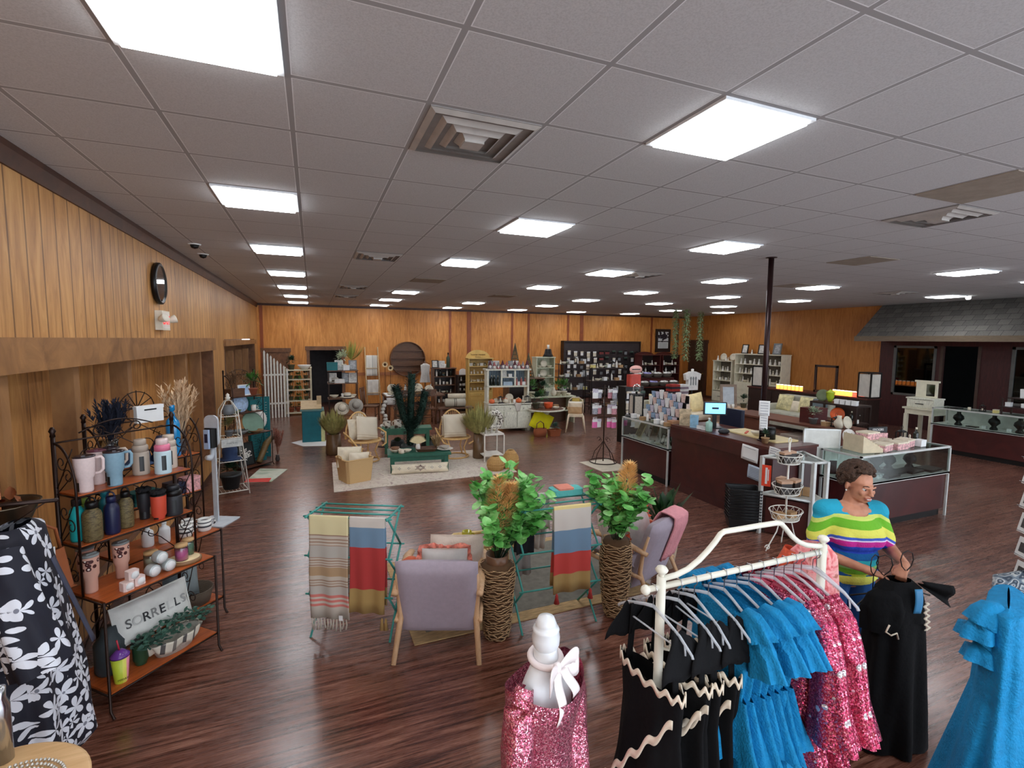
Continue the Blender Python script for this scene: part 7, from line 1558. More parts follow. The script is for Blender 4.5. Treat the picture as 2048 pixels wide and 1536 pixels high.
for j, f in enumerate((.15, .35, .58, .72, .86)): stock(L, w, .1, h*f, ([K_fwh, K_bx], [K_fr, K_bx], [K_cw, K_cc], [K_mg, K_bx], [K_fw])[j], 3 if j < 4 else 2, '%s shelf up of the narrow dark shelf' % ORD[j], 0, .03, .04, .8)
b = MB(); b.prism([(-.13, 0), (.13, 0), (.13, .1)]+[(.13*cos(a), .1+.1*sin(a)) for a in [pi*k/10 for k in range(1, 10)]]+[(-.13, .1)], -.01, .01, RX(pi/2)); solo('arched_sign', b, PAPER, 'small white arched sign on top of the narrow dark shelf', 'sign', L(w*.45, .14, h+.031))
x, w, h = span(937, 986, 718, 15.0)
L = cabinet('arched_shelf', 'yellow pine shelf with arched lettered crest behind the white hutch', (x, 15.0, 0), 0, w, .32, h, [h*f for f in (.42, .58, .72, .87)], YEL, YEL, arch=.28, base=h*.4, doors=1)
b = MB(); b.text('home sweet', .1, TR(w/2, .285, h+.13) @ RX(pi/2), .002); b.text('home', .08, TR(w/2, .285, h+.05) @ RX(pi/2), .002); part('painted_lettering', b, M('brown_ink', (120, 90, 50), .8), LASTC, 'brown lettering')
for j, f in enumerate((.42, .58, .72, .87)): stock(L, w, .12, h*f, ([K_cw, K_cc], [K_fc, K_bo, K_mg], [K_cw, K_fw, K_cc], [K_bx, K_jc, K_cc])[j], 6, '%s shelf up of the yellow arched shelf' % ORD[j], 0, .03, .06, .9)
x, w, h = span(1073, 1110, 716, 14.2)
L = cabinet('sage_hutch', 'narrow sage green hutch of cream crockery right of the white hutch', (x, 14.2, 0), 0, w, .34, h, [h*f for f in (.5, .66, .83)], SAGEP, base=h*.48, doors=1)
for j, f in enumerate((.5, .66, .83)): stock(L, w, .12, h*f, ([K_bo, K_mg], [K_mg, K_pl, K_bo], [K_bo, K_pl])[j], 3, '%s shelf up of the sage hutch' % ORD[j], 0, .03, .07)
b = MB(); b.lathe([(.2, 0), (.14, .1), (.11, .24), (.1, .25)], n=4); o = solo('sage_house', b, BLACK, 'dark wedge lantern on top of the sage hutch', 'lantern', L(w*.75, .17, h+.031)); inst('canw', None, 'white candle on the wedge lantern, top of the sage hutch', L(w*.75, .17, h+.29), scale=1.2)
for k, (px, pt, pb, Y_) in enumerate(((1030, 686, 718, 13.6), (1057, 706, 730, 13.4))):
 a, c = onY(px, pb, Y_), onY(px, pt, Y_); b = MB(); hh2 = c.z-a.z+.55
 for q in range(14): an = 2*pi*q/14; b.tube([(.22*cos(an), .22*sin(an), 0), (0, 0, hh2)], .008, 4)
 for q in range(9): rr_ = .22*(1-q/9); b.tube([(rr_*cos(u), rr_*sin(u), hh2*q/9) for u in [2*pi*m/14 for m in range(14)]], .012, 4, True)
 solo('wire_tree', b, M('olive_wire', (96, 84, 58), .7), ('taller', 'shorter')[k]+' olive wire cone tree behind the white hutch', 'ornament', (a.x, Y_, c.z-hh2))
x, w, h = span(1020, 1066, 745, 13.35)
L = cabinet('console_table', 'dark console behind the white hutch holding the wire cone trees', (x-.1, 13.2, 0), 0, w+.4, .45, onY(1030, 718, 13.6).z-.55-.03, (.3,), OLDW, ESP, cat='console')
x, w, h = span(1060, 1150, 797, 12.4)
L = cabinet('sideboard', 'pale green sideboard covered with plants behind the round table', (x, 12.4, 0), 0, w, .5, h, (h*.5,), SAGEP, OLDW, cat='sideboard')
PLT = [('pp1', mk_potplant(CREAM, GREEN, .34, .09, 80, .13, .035), 'green leafy plant in a cream pot', 1), ('pp2', mk_potplant(M('mossy_pot', (86, 84, 62), .9), DGREEN, .3, .1, 90, .1, .03), 'dark bushy plant', 1), ('pp3', mk_potplant(GREY, M('silver_leaf', (150, 168, 140), .7, var=.2), .26, .08, 80, .07, .03), 'silver leaved plant', 1)]
stock(L, w, .2, h+.03, [PLT[0], K_bo, PLT[1], PLT[2], ('vasec', mk_vase(CREAM, .24, .09), 'cream round vase', 1), PLT[0]], 8, 'pale green sideboard', 0, .08, .05)
stock(L, w, .1, h*.5, [K_bk, K_jg, K_bo], 7, 'lower shelf of the pale green sideboard', 0, .04, .05)
RTc = Vector((5.62, 11.55, 0)); zt = zAt(5.5, 11.1, 822); t = thing('round_table', 'round white-edged pedestal table with plants and an orange pot', 'table', RTc)
b = MB(); b.lathe([(.46, zt-.035), (.5, zt-.03), (.5, zt), (.46, zt+.002)], n=40); part('tabletop', b, WDIS, t); b = MB(); b.lathe([(.25, 0), (.24, .05), (.07, .1), (.1, .3), (.06, .4), (.14, zt-.06), (.2, zt-.035)], n=20); part('pedestal', b, SAGEP, t)
b = MB(); b.lathe([(.001, zt+.0035), (.47, zt+.0035)], n=36, cap=False); part('wood_top', b, OLDW, t)
for k, (dx, dy, K, lb) in enumerate(((-.25, .05, PLT[1], 'dark bushy plant at the left of the round table'), (-.05, .22, PLT[0], 'green plant at the back of the round table'), (.32, .05, K_bk, 'low kraft box at the right of the round table'), (.2, -.2, K_bo, 'cream bowl at the front of the round table'))): inst(K[0], K[1], lb, RTc+Vector((dx, dy, zt+.004)))
inst('orpot', mk_vase(M('orange_enamel', (232, 96, 50), .4), .17, .12, [(.08, 0), (.11, .05), (.12, .13), (.125, .15), (.11, .15), (.09, .04)]), 'bright orange pot in the middle of the round table', RTc+Vector((.08, 0, zt+.004)))
def tolix():
 t = thing('metal_chair', 'x', 'chair'); m_ = M('cream_enamel', (232, 214, 186), .35)
 b = MB(); b.prism([(-.2, -.2), (.2, -.2), (.17, .18), (-.17, .18)], .44, .455); b.box(-.19, .19, -.2, -.18, .4, .44); part('seat', b, m_, t)
 for s_ in (-1, 1):
  b = MB(); b.tube([(s_*.19, -.18, .44), (s_*.25, -.25, 0)], [.024, .013], 6, sx=1.4); part('leg', b, m_, t); b = MB(); b.tube([(s_*.17, .17, .44), (s_*.22, .25, 0)], [.024, .013], 6, sx=1.4); part('leg', b, m_, t)
  b = MB(); b.tube([(s_*.19, -.18, .43), (s_*.12, -.19, .41), (0, -.2, .405)], .012, 6); part('apron_curve', b, m_, t)
 b = MB(); b.tube([(-.19, .16, .45), (-.2, .2, .66), (-.17, .22, .8), (-.08, .225, .86), (.08, .225, .86), (.17, .22, .8), (.2, .2, .66), (.19, .16, .45)], .012, 8); part('back_hoop', b, m_, t); b = MB(); b.sheet(lambda u, v: ((u-.5)*.2, .2+.02*v, .46+.38*v), 3, 3, .004); part('back_splat', b, M('mustard_panel', (206, 176, 84), .5), t); return t
p = onZ(1158, 866); inst('tolix', tolix, 'cream metal cafe chair with open hoop back beside the round table', (p.x+.05, p.y+.28, 0), -.5); inst('qs', mk_cushion(STRIPE('sand_ombre', [(0, (196, 160, 120)), (.5, (224, 206, 178)), (.8, (236, 228, 212))], 'Z', .34, .95), .36, .32, .12), 'sand and cream cushion on the cafe chair', (p.x+.03, p.y+.28, .46), 0, rot=(-.2, 0, -.5))
p = onZ(1080, 862); inst('ylw', mk_cushion(M('lime_yellow_cotton', (216, 206, 10), .9, var=.06), .56, .52, .16), 'bright yellow cushion leaning under the round table', (p.x-.12, p.y-.12, .05), 0, rot=(-.35, .5, -.2))
BASK = WEAVE('rust_straw', (184, 98, 50), (120, 56, 28), 40, 50)
def straw_bag():
 t = thing('straw_bag', 'x', 'bag'); b = MB(); b.lathe([(.15, 0), (.18, .08), (.17, .2), (.16, .2), (.15, .04)], n=24, sy=.5); part('bag_body', b, BASK, t); b = MB(); b.tube([(-.1, 0, .19), (-.09, 0, .32), (0, 0, .38), (.09, 0, .32), (.1, 0, .19)], .012, 6); part('handle', b, OLDW, t); return t
p = onZ(1083, 874); inst('sbag', straw_bag, 'rust straw bag with loop handle before the yellow cushion', (p.x, p.y+.08, 0)); p = onZ(1110, 873); inst('sbag2', mk_basket(.3, .2, .15, BASK, False), 'smaller rust straw basket right of the straw bag', (p.x+.02, p.y+.1, 0)); inst('herb', mk_potplant(GREY, M('blue_green', (70, 100, 86), .8, var=.3), .2, .02, 120, .08, .02, 'bush', False), 'grey green leafy sprig heap over the rust straw basket', (p.x+.08, p.y+.16, .12))
X0, X1 = onY(1130, 690, 17.6).x, onY(1280, 690, 17.6).x; SZ = onY(1130, 683, 17.6).z
t = thing('slatwall', 'tall black slatwall panel covered with white packets on the back wall', 'display wall', (X0, 17.6, 0)); SW = X1-X0
b = MB(); b.box(0, SW, .06, .24, .05, SZ-.02); part('panel', b, M('slat_black', (34, 28, 30), .5), t)
b = MB(); b.box(-.05, 0, 0, .26, 0, SZ); b.box(SW, SW+.05, 0, .26, 0, SZ); b.box(-.05, SW+.05, 0, .26, SZ-.02, SZ+.03); part('frame', b, ESP, t)
b = MB()
for k in range(30): z = .1+k*(SZ-.16)/30; b.box(0, SW, .05, .062, z, z+.05)
part('slats', b, M('slat_brown', (58, 46, 46), .5), t)
def packet(m1, m2, w=.12, h=.17):
 def f():
  t = thing('hanging_packet', 'x', 'packet'); b = MB(); b.box(-w/2, w/2, -.03, .0, -h, -.02, bev=.008); part('packet', b, m1, t); b = MB(); b.box(-w/2, w/2, -.034, .002, -.05, -.0); part('header', b, m2, t); b = MB(); b.tube([(0, .06, .0), (0, -.06, .005)], .004, 4); part('peg', b, CHR, t); return t
 return f
PKS = [('pk1', packet(PAPER, CREAM), 'white packet'), ('pk2', packet(CREAM, PAPER, .14, .2), 'cream packet'), ('pk3', packet(M('pk_grey', (120, 122, 124), .5, var=.4, vs=30), BLACK), 'grey packet'), ('pk4', packet(M('pk_red', (120, 48, 44), .6), BLACK, .2, .14), 'dark red packet'), ('pk5', packet(BLACK, M('pk_green', (60, 82, 70), .6), .16, .14), 'black and green packet')]
rows = [(SZ-.38, [0, 1, 0, 1, 1, 3, 3, 4, 4, 2, 4, 2]), (SZ-.64, [0, 1, 2, 0, 1, 3, 4, 0, 2, 4, 0, 4]), (SZ-.9, [0, 0, 2, 1, 1, 0, 0, 1, 0, 2, 4, 1]), (SZ-1.16, [1, 0, 2, 0, 1, 2, 0, 2, 1, 2, 0, 2])]
for j, (z, ids) in enumerate(rows):
 for i, q in enumerate(ids): K = PKS[q]; inst(K[0], K[1], '%s, %s from left in the %s row down of the slatwall' % (K[2], ORD[i], ORD[j]), (X0+.14+i*(SW-.28)/11+R(-.03, .03), 17.55, z+R(-.03, .03)))
GND = [K_bx, K_bk, K_by, K_jc, K_bl, K_fr, K_bo, K_ln, K_cd, K_fc]
def kinds_from(lst, off): return lambda i: lst[(i*7+off*3) % len(lst)]
units = [(1118, 1180, 727, 14.6, .4, 'left black shelf unit before the slatwall', BLACK, 4), (1184, 1250, 735, 13.6, .4, 'right black shelf unit before the slatwall', BLACK, 4)]
for k, (a, c, py, Y_, d, nm, m_, ns) in enumerate(units):
 x, w, h = span(a, c, py, Y_); t = thing('display_shelf', nm.replace(' before', ' of small white goods standing before'), 'shelf', (x, Y_, 0))
 for X in (0, w):
  for y in (0, d): b = MB(); b.box(X-.012, X+.012, y-.012, y+.012, 0, h); part('post', b, m_, t)
 zl = [.25+(h-.27)*q/(ns-1) for q in range(ns)]
 for z in zl: b = MB(); b.box(0, w, 0, d, z-.02, z); part('shelf', b, ESP, t)
 for j, z in enumerate(zl): stock(lambda X, y, z_: Vector((x+X, Y_+y, z_)), w, .12, z, kinds_from(GND, j+k), 8, '%s tier up, %s' % (ORD[j], nm.split(' before')[0]), 0, .05, .05, 1.1)
for k, (a, c, py) in enumerate(((1284, 1322, 711), (1326, 1360, 711))):
 x, w, h = span(a, c, py, 16.6); nm = ('left', 'right')[k]
 L = cabinet('cherry_hutch', '%s dark cherry hutch with scalloped crest near the far right corner' % nm, (x, 16.6, 0), 0, w, .5, h, [h*f for f in (.36, .58, .78)], CHERRY, ESP, base=h*.33, doors=2, arch=.14)
 for j, f in enumerate((.36, .58, .78)): stock(L, w, .14, h*f, ([K_bo, K_bx], [K_mg, K_bl, K_jc], [K_fw, K_cc, K_bo])[j], 5, '%s shelf up of the %s cherry hutch' % (ORD[j], nm), 0, .04, .06, 1.2)
LIN = M('white_linen', (226, 224, 220), .95, bump=.5, bs=50); LAVL = M('lavender_linen_cloth', (176, 172, 226), .9); DKB = WEAVE('dark_wicker', (120, 108, 96), (60, 52, 46))
def linbask(m_):
 def f():
  t = thing('linen_basket', 'x', 'basket'); b = MB(); b.lathe([(.14, 0), (.2, .13), (.18, .13), (.13, .02)], n=20, sy=.75); part('basket_body', b, DKB, t); b = MB()
  for k in range(14): b.ball((R(-.11, .11), R(-.07, .07), .12+R(0, .03)), (.055, .04, .03), 8)
  part('rolled_cloths', b, m_, t); return t
 return f
x, w, h = span(1284, 1362, 775, 15.2); h = .62
L = cabinet('display_table', 'dark tiered table of linen baskets before the cherry hutches', (x, 15.2, 0), 0, w, .8, h, (.25,), CHERRY, ESP, cat='table')
b = MB(); b.box(0, w, 0, .35, 0, .28); b.box(0, w, 0, .35, .26, .3); solo('riser', b, CHERRY, 'dark riser step at the back of the linen basket table', 'riser', L(0, .42, h+.031))
for j in range(2):
 for i in range(4 if j == 0 else 4):
  m_ = (LIN, LAVL)[1 if i == 1 else 0]; inst('lb%d' % (1 if i == 1 else 0), linbask(m_), '%s basket of rolled cloths, %s from left on the %s step' % (('lavender' if i == 1 else 'white'), ORD[i], ('front', 'rear')[j]), L(w*(.13+.25*i), .2+.4*j, h+.035+.3*j), scale=1.2)
q0, q1 = onY(1311, 658, BACK), onY(1339, 704, BACK); t = thing('wall_poster', 'framed poster of a dark tree above white text, back wall right end', 'poster', ((q0.x+q1.x)/2, BACK-.001, (q0.z+q1.z)/2)); w, h = (q1.x-q0.x), q0.z-q1.z
b = MB(); b.box(-w/2, w/2, -.04, 0, -h/2, h/2); part('frame', b, ESP, t)
b = MB(); b.box(-w*.34, w*.34, -.044, -.04, -h*.02, h*.38); b.box(-w*.34, w*.34, -.044, -.04, -h*.34, -h*.06); part('print', b, PAPER, t)
b = MB(); rr_ = random.Random(2)
for k in range(70): b.ball((rr_.gauss(0, .11), -.046, h*.2+rr_.gauss(0, .075)), (.05, .002, .04), 8)
b.box(-.02, .02, -.047, -.044, 0, h*.16); part('tree_print', b, M('aubergine_ink', (48, 38, 46), .8), t)
b = MB()
for k in range(5): b.box(-w*.26, w*.26, -.0465, -.044, -h*(.12+.045*k)-.008, -h*(.12+.045*k)+.004)
part('text_lines', b, GREY, t)
c = onY(814, 718, BACK); t = thing('round_shelf', 'large round brown wooden wall shelf with four boards, empty', 'shelf', (c.x, BACK-.2, c.z)); r = .62; T = RX(pi/2)
b = MB(); b.lathe([(r, -.17), (r, .03), (r-.025, .03), (r-.025, -.17)], n=48, T=T, cap=False); part('rim', b, OLDW, t); b = MB(); b.lathe([(.001, -.18), (r-.01, -.18)], n=48, T=T, cap=False); b.lathe([(.001, -.17), (r-.01, -.17)], n=48, T=T, cap=False); part('back_disc', b, WOOD('round_back_wood', (104, 66, 40), (136, 92, 60)), t)
for z in (.31, .04, -.22, -.42): hw_ = sqrt(r*r-z*z)-.02; b = MB(); b.box(-hw_, hw_, -.02, .17, z-.012, z+.012); part('board', b, OLDW, t)
x, w, h = span(731, 757, 712, 17.55)
t = thing('blanket_ladder', 'pale wooden ladder leaning on the back wall with white towels', 'ladder', (x, 17.5, 0)); h += .3
for X in (0, w): b = MB(); b.tube([(X, -.35, 0), (X, .3, h)], .022, 6); part('rail', b, WOOD('raw_wood', (176, 148, 108), (206, 180, 140)), t)
for f in (.25, .45, .65, .85): b = MB(); b.tube([(0, -.35+.65*f, h*f), (w, -.35+.65*f, h*f)], .018, 6); part('rung', b, WOOD('raw_wood', (176, 148, 108), (206, 180, 140)), t)
for k, (f, ln, m_, lb) in enumerate(((.85, .68, STRIPE('white_grey_towel', [(0, (226, 222, 212)), (.45, (170, 170, 164)), (.5, (206, 202, 192))], 'X', .5, .95, 0), 'white and grey towel on the top rung of the ladder'), (.45, .5, M('white_towel', (214, 208, 198), .95), 'white towel on the lower rung of the ladder'))):
 b = MB(); cloth_over(b, .03, w-.03, ln, ln*.6, h*f, -.35+.65*f, .03); solo('towel', b, m_, lb, 'towel', (x, 17.5, 0))
for k, (px, py) in enumerate(((770, 729), (781, 736))):
 c = onY(px, py, 17.4); b = MB()
 for q in range(16): a = 2*pi*q/16; b.leaf((.04*cos(a), 0, .04*sin(a)), (cos(a), -.2, sin(a)), .07, .03, up=(0, 1, 0), n=1)
 t = thing('sunflower', ('left', 'right')[k]+' cream metal sunflower standing before the chair rail', 'flower', (c.x, 17.4, c.z)); part('petals', b, M('cream_petal', (226, 206, 160), .7), t); b = MB(); b.lathe([(.045, 0), (.001, .02)], n=14, T=RX(pi/2)); part('centre', b, M('seed_brown', (70, 48, 30), .9), t); b = MB(); b.tube([(0, .01, 0), (0, .02, -c.z)], .008, 5); part('stem', b, IRON, t)
DT = Vector((2.6, 14.4, 0)); t = thing('dining_table', 'dark dining table under white cloths behind the bottlebrush plant', 'table', DT); b = MB(); b.box(-.75, .95, -.42, .42, .72, .76, bev=.02); part('tabletop', b, OLDW, t)
for X in (-.65, .85):
 for Y_ in (-.34, .34): b = MB(); b.lathe([(.03, 0), (.045, .3), (.03, .5), (.05, .72)], (X, Y_, 0), 10); part('leg', b, OLDW, t)
b = MB(); b.sheet(lambda u, v: (-.72+.35*u, -.5+.98*v if 0 else -.46+.92*v, .775-max(0, abs(v-.5)-.45)*5+.004*sin(u*9)), 8, 30, .004); solo('tablecloth', b, LIN, 'white cloth over the left end of the dark dining table', 'cloth', DT)
TS = [K_bo, K_pl, K_mg, ('linst', mk_throwfold(LIN, .2, .16, .08), 'folded white napkin stack', 1), K_jg, K_bk]
stock(lambda X, y, z: DT+Vector((X-.7, y, z)), 1.5, -.2, .762, TS, 9, 'front of the dark dining table', 0, .05, .04, 1.1); stock(lambda X, y, z: DT+Vector((X-.6, y, z)), 1.4, .2, .762, [K_pl, TS[3], K_bl, K_bo], 7, 'back of the dark dining table', 0, .05, .04, 1.2)
def wood_chair():
 t = thing('dining_chair', 'x', 'chair'); b = MB(); b.box(-.22, .22, -.22, .22, .43, .46, bev=.02); part('seat', b, OLDW, t)
 for s_ in (-1, 1):
  b = MB(); b.tube([(s_*.19, -.19, 0), (s_*.18, -.18, .43)], .02, 8); part('leg', b, OLDW, t); b = MB(); b.tube([(s_*.19, .22, 0), (s_*.18, .19, .45), (s_*.19, .24, .95)], .02, 8); part('leg', b, OLDW, t)
 b = MB(); b.box(-.2, .2, .225, .25, .86, .98, bev=.0)
 for k in range(5): b.tube([(-.14+.07*k, .2, .46), (-.14+.07*k, .235, .87)], .009, 5)
 part('backrest', b, OLDW, t); b = MB(); b.tube([(-.18, -.18, .2), (.18, -.18, .2)], .012, 6); b.tube([(-.18, .2, .2), (.18, .2, .2)], .012, 6); part('stretcher', b, OLDW, t); return t
inst('wch', wood_chair, 'brown dining chair at the left end of the dark dining table', DT+Vector((-1.1, .1, 0)), 1.2); inst('wch', None, 'brown dining chair in front of the dark dining table', DT+Vector((-.35, -.75, 0)), 3.1); inst('wch', None, 'second brown dining chair in front of the dining table', DT+Vector((.35, -.75, 0)), 3.2)
b = MB(); b.box(-.5, .5, -.18, .18, .4, .44);
for X in (-.42, .42): b.box(X-.03, X+.03, -.15, .15, 0, .4)
bq = onZ(880, 838); solo('wooden_bench', b, OLDW, 'plain brown bench behind the right rattan chair', 'bench', (3.75, 13.6, 0), -.1)
PLD = STRIPE('plaid_roll', [(0, (196, 190, 172)), (.2, (90, 88, 78)), (.35, (196, 190, 172)), (.55, (110, 104, 90)), (.7, (206, 200, 184))], 'X', .14, .95, -.07)
b = MB(); b.tube([(-.3, 0, 0), (-.28, 0, 0), (.28, 0, 0), (.3, 0, 0)], [.05, .12, .12, .05], 16); solo('bolster', b, PLD, 'plaid bolster cushion lying on the plain brown bench', 'cushion', (3.75, 13.6, .565), -.1)
b = MB(); b.tube([(-.25, 0, 0), (.25, 0, 0)], .07, 12); solo('bolster', b, CRC, 'cream bolster resting on the plaid one on the bench', 'cushion', (3.8, 13.62, .75), -.1)
q = onY(850, 722, 16.6); t = thing('coat_tree', 'dark coat tree with white lace garment left of the brown bookcase', 'coat rack', (q.x, 16.6, 0)); b = MB(); b.tube([(0, 0, 0), (0, 0, q.z)], .02, 8); b.lathe([(.2, 0), (.2, .02), (.03, .05)], n=18); part('pole', b, OLDW, t); b = MB(); b.tube([(-.18, 0, q.z-.1), (0, 0, q.z-.03), (.18, 0, q.z-.1)], .01, 6); part('arms', b, OLDW, t)
b = MB(); gar(b, [(-.06, .05, .03, 0), (-.12, .16, .05, .03), (-.4, .14, .06, .06), (-.7, .18, .07, .1)], k=6) if 'gar' in globals() else b.lathe([(.05, -.06), (.16, -.14), (.14, -.4), (.18, -.7)], n=24, sy=.4); solo('lace_gown', b, M('white_lace', (216, 212, 206), .95, var=.2, vs=60), 'white lace child gown hanging on the dark coat tree', 'dress', (q.x, 16.58, q.z-.02))
ST = Vector((.72, 13.7, 0)); zt = zAt(ST.x, ST.y, 740); t = thing('tiered_display', 'dark iron tiered display of hats and white homewares left of the ladder', 'display rack', ST); TRS = [.35, .8, 1.2, zt]
for X in (-.35, .35):
 for Y_ in (-.2, .2): b = MB(); b.box(X-.012, X+.012, Y_-.012, Y_+.012, 0, zt); part('post', b, IRON, t)
for z in TRS: b = MB(); b.box(-.38, .38, -.22, .22, z-.02, z); part('shelf', b, OLDW, t)
def hat(m_):
 def f():
  t = thing('sun_hat', 'x', 'hat'); b = MB(); b.lathe([(.19, 0), (.18, .012), (.1, .02), (.095, .1), (.07, .12), (.001, .125)], n=26); part('hat_body', b, m_, t); b = MB(); b.lathe([(.102, .02), (.1, .05)], n=26, cap=False); part('band', b, BLACK, t); return t
 return f
HG, HC = M('grey_straw', (168, 162, 152), .95, bump=.5), M('cream_straw', (222, 212, 192), .95, bump=.5)
for k, (x, y, z, ky, rx, lb) in enumerate(((.3, -.28, .62, 'hg', 1.2, 'grey straw hat tilted at the right of the iron tiered display'), (-.05, -.25, .55, 'hc', 1., 'cream straw hat at the front of the iron tiered display'), (.38, -.3, .28, 'hc', 1.1, 'cream straw hat low at the right of the iron display'), (.1, -.1, .82, 'hc', 0, 'cream straw hat lying on the third tier'), (-.2, 0, 1.22, 'hg', 0, 'grey straw hat lying on the fourth tier'))):
 inst(ky, hat(HG if ky == 'hg' else HC), lb, ST+Vector((x, y, z)), 0, rot=(rx, 0, .2))
stock(lambda X, y, z: ST+Vector((X-.36, y, z)), .72, -.05, TRS[3], [('crt', mk_box(.2, .16, .16, TEAL, None, 'wooden_crate', 'crate'), 'teal crate', 1), K_fwh, K_bx, K_fr], 4, 'top of the iron tiered display', 0, .04, .02, 1.3)
stock(lambda X, y, z: ST+Vector((X-.36, y, z)), .72, -.05, TRS[2], [K_fwh, ('linst', None, 'folded white napkin stack', 1), K_fr], 4, 'third tier of the iron display', 0, .04, .02, 1.3); stock(lambda X, y, z: ST+Vector((X-.36, y, z)), .72, -.05, TRS[1], [K_bo, K_mg, K_bo], 3, 'second tier of the iron display', 0, .04, .02, 1.3)
inst('bigfl', mk_potplant(CREAM, M('white_blossom_mix', (196, 206, 176), .8, var=.5, vs=30), .42, .1, 120, .09, .04), 'white and green flower arrangement on top of the iron display', ST+Vector((.0, .1, zt+.0)));
b = MB()
for k in range(60): a = R(-.5, .9); b.leaf((0, 0, 0), (sin(a), R(-.2, .2), cos(a)*.8), R(.3, .6), .03, curl=-.2)
solo('palm_spray', b, M('lime_frond', (170, 172, 84), .8, var=.2), 'yellow green palm spray beside the white flowers, top of display', 'plant', ST+Vector((.22, .05, zt+.25)))
for k, (px, pb) in enumerate(((1353, 716), (1374, 722), (1402, 720))):
 p = onZ(px, (618, 617, 622)[k], CEIL); z1 = zAt(p.x, p.y, pb); b = MB()
 for q in range(520): z = R(z1, CEIL-.02); a = R(0, 2*pi); r = R(.02, .09)*(1.2 if k == 1 else 1); b.leaf((r*cos(a), r*sin(a), z-z1), (cos(a), sin(a), R(-1.2, .2)), .09, .04, n=2)
 b.tube([(0, 0, 0), (.02, 0, (CEIL-z1)/2), (0, 0, CEIL-z1)], .01, 5)
 solo('hanging_garland', b, M('pale_vine', (134, 152, 108), .8, var=.3, vs=8), 'pale green garland hanging from the ceiling, %s from the left of three' % ORD[k], 'garland', (p.x, p.y, z1))
q = onZ(1385, 800); TSX = Vector((11.0, 12.6, 0)); a = onY(1385, 738, 12.6); TSX.x = a.x; t = thing('shirt_form', 'dark stand wearing a white printed t-shirt near the far door', 'mannequin', TSX); b = MB(); b.tube([(0, 0, 0), (0, 0, a.z-.1)], .03, 8); b.lathe([(.2, 0), (.2, .03), (.03, .06)], n=18); part('stand', b, BLACK, t)
b = MB(); b.lathe([(.045, -.12), (.045, .02), (.001, .03)], n=14); part('neck_block', b, WHITE, t).location = (0, 0, a.z-.02)
t = thing('printed_shirt', 'white t-shirt with grey print on the stand near the far door', 'shirt', (TSX.x, TSX.y, a.z)); b = MB(); b.prism([(-.1, -.08), (-.32, -.16), (-.28, -.36), (-.2, -.32), (-.2, -.68), (.2, -.68), (.2, -.32), (.28, -.36), (.32, -.16), (.1, -.08)], -.06, .06, RX(pi/2)); part('shirt_body', b, LIN, t)
b = MB()
for X in (-.1, 0, .1): b.ball((X, -.062, -.3), (.035, .003, .06), 8); b.box(X-.02, X+.02, -.064, -.06, -.52, -.34)
part('figure_print', b, GREY, t)
for k, (px, py, Y_, m_, lb, s_) in enumerate(((1345, 785, 12.2, 'RED', 'stack of red and dark folded towels behind the counter', 1), (1362, 785, 12.2, 'STR', 'stack of striped white and grey folded towels behind the counter', 1))):
 p = onY(px, 800, Y_); mm = [M('brick_red_cotton', (166, 58, 50), .95), M('dark_cotton', (50, 42, 50), .95)] if m_ == 'RED' else [LIN, M('mauve_cotton', (138, 122, 134), .95)]
 h0 = p.z; b = MB(); b.box(-.3, .3, -.2, .25, 0, h0); solo('display_plinth', b, ESP, 'dark plinth under the %s towels' % ('red', 'striped')[k], 'plinth', (p.x, Y_, 0))
 for q in range(7): inst('tw%s%d' % (m_, q % 2), mk_throwfold(mm[q % 2], .34, .28, .07), '%s folded towel, %s from the bottom of its stack' % (('red stack', 'striped stack')[k], ORD[q]), (p.x, Y_, h0+.001+.0705*q), R(-.08, .08))
MAHO = WOOD('mahogany_laminate', (54, 18, 18), (74, 28, 26), .35, (1, 1, 1), 3, .3); ALU = M('aluminium_trim', (206, 208, 204), .4, .3); CG = GLASS('case_glass', (236, 242, 240), .4, .01); WLAM = M('white_laminate', (214, 214, 206), .5)
def glass_case(name, label, x0, x1, y0, y1, h=.97, zg=.62, kick=.1, back=None):
 t = thing(name, label, 'display case', (x0, y0, 0)); w, d = x1-x0, y1-y0; a = .012
 b = MB(); b.box(.03, w-.03, .03, d-.03, kick, zg-.02); part('wood_base', b, MAHO, t); b = MB(); b.box(.06, w-.06, .06, d-.06, 0, kick); part('kick_plinth', b, BLACK, t)
 b = MB(); b.box(0, w, 0, d, zg-.03, zg); part('case_floor', b, WLAM, t)
 for X in (a, w-a):
  for Y_ in (a, d-a): b = MB(); b.box(X-a, X+a, Y_-a, Y_+a, 0, h); part('corner_post', b, ALU, t)
 for z in (zg, h):
  b = MB()
  for q in ((0, w, 0, .022), (0, w, d-.022, d), (0, .022, .022, d-.022), (w-.022, w, .022, d-.022)): b.box(*q, z-.022, z+.001)
  part('trim_frame', b, ALU, t)
 for nm, q in (('front_pane', (.02, w-.02, .006, .01)), ('side_pane', (.006, .01, .02, d-.02)), ('side_pane', (w-.01, w-.006, .02, d-.02))): b = MB(); b.box(*q, zg, h-.02); part(nm, b, CG, t)
 if back: b = MB(); b.box(*back, zg, h-.025); part('back_board', b, WLAM, t)
 b = MB(); b.box(.02, w-.02, .02, d-.02, h-.006, h); part('top_pane', b, CG, t); return lambda X, Y_, z: Vector((x0+X, y0+Y_, z))
CX = 5.3
LA_ = glass_case('glass_case', 'glass display case of vintage pictures at the left end of the counter', CX-.02, CX+.5, 6.33, 7.62, back=(.49, .5, .04, 1.25))  # white back board added to brighten the inside of this case
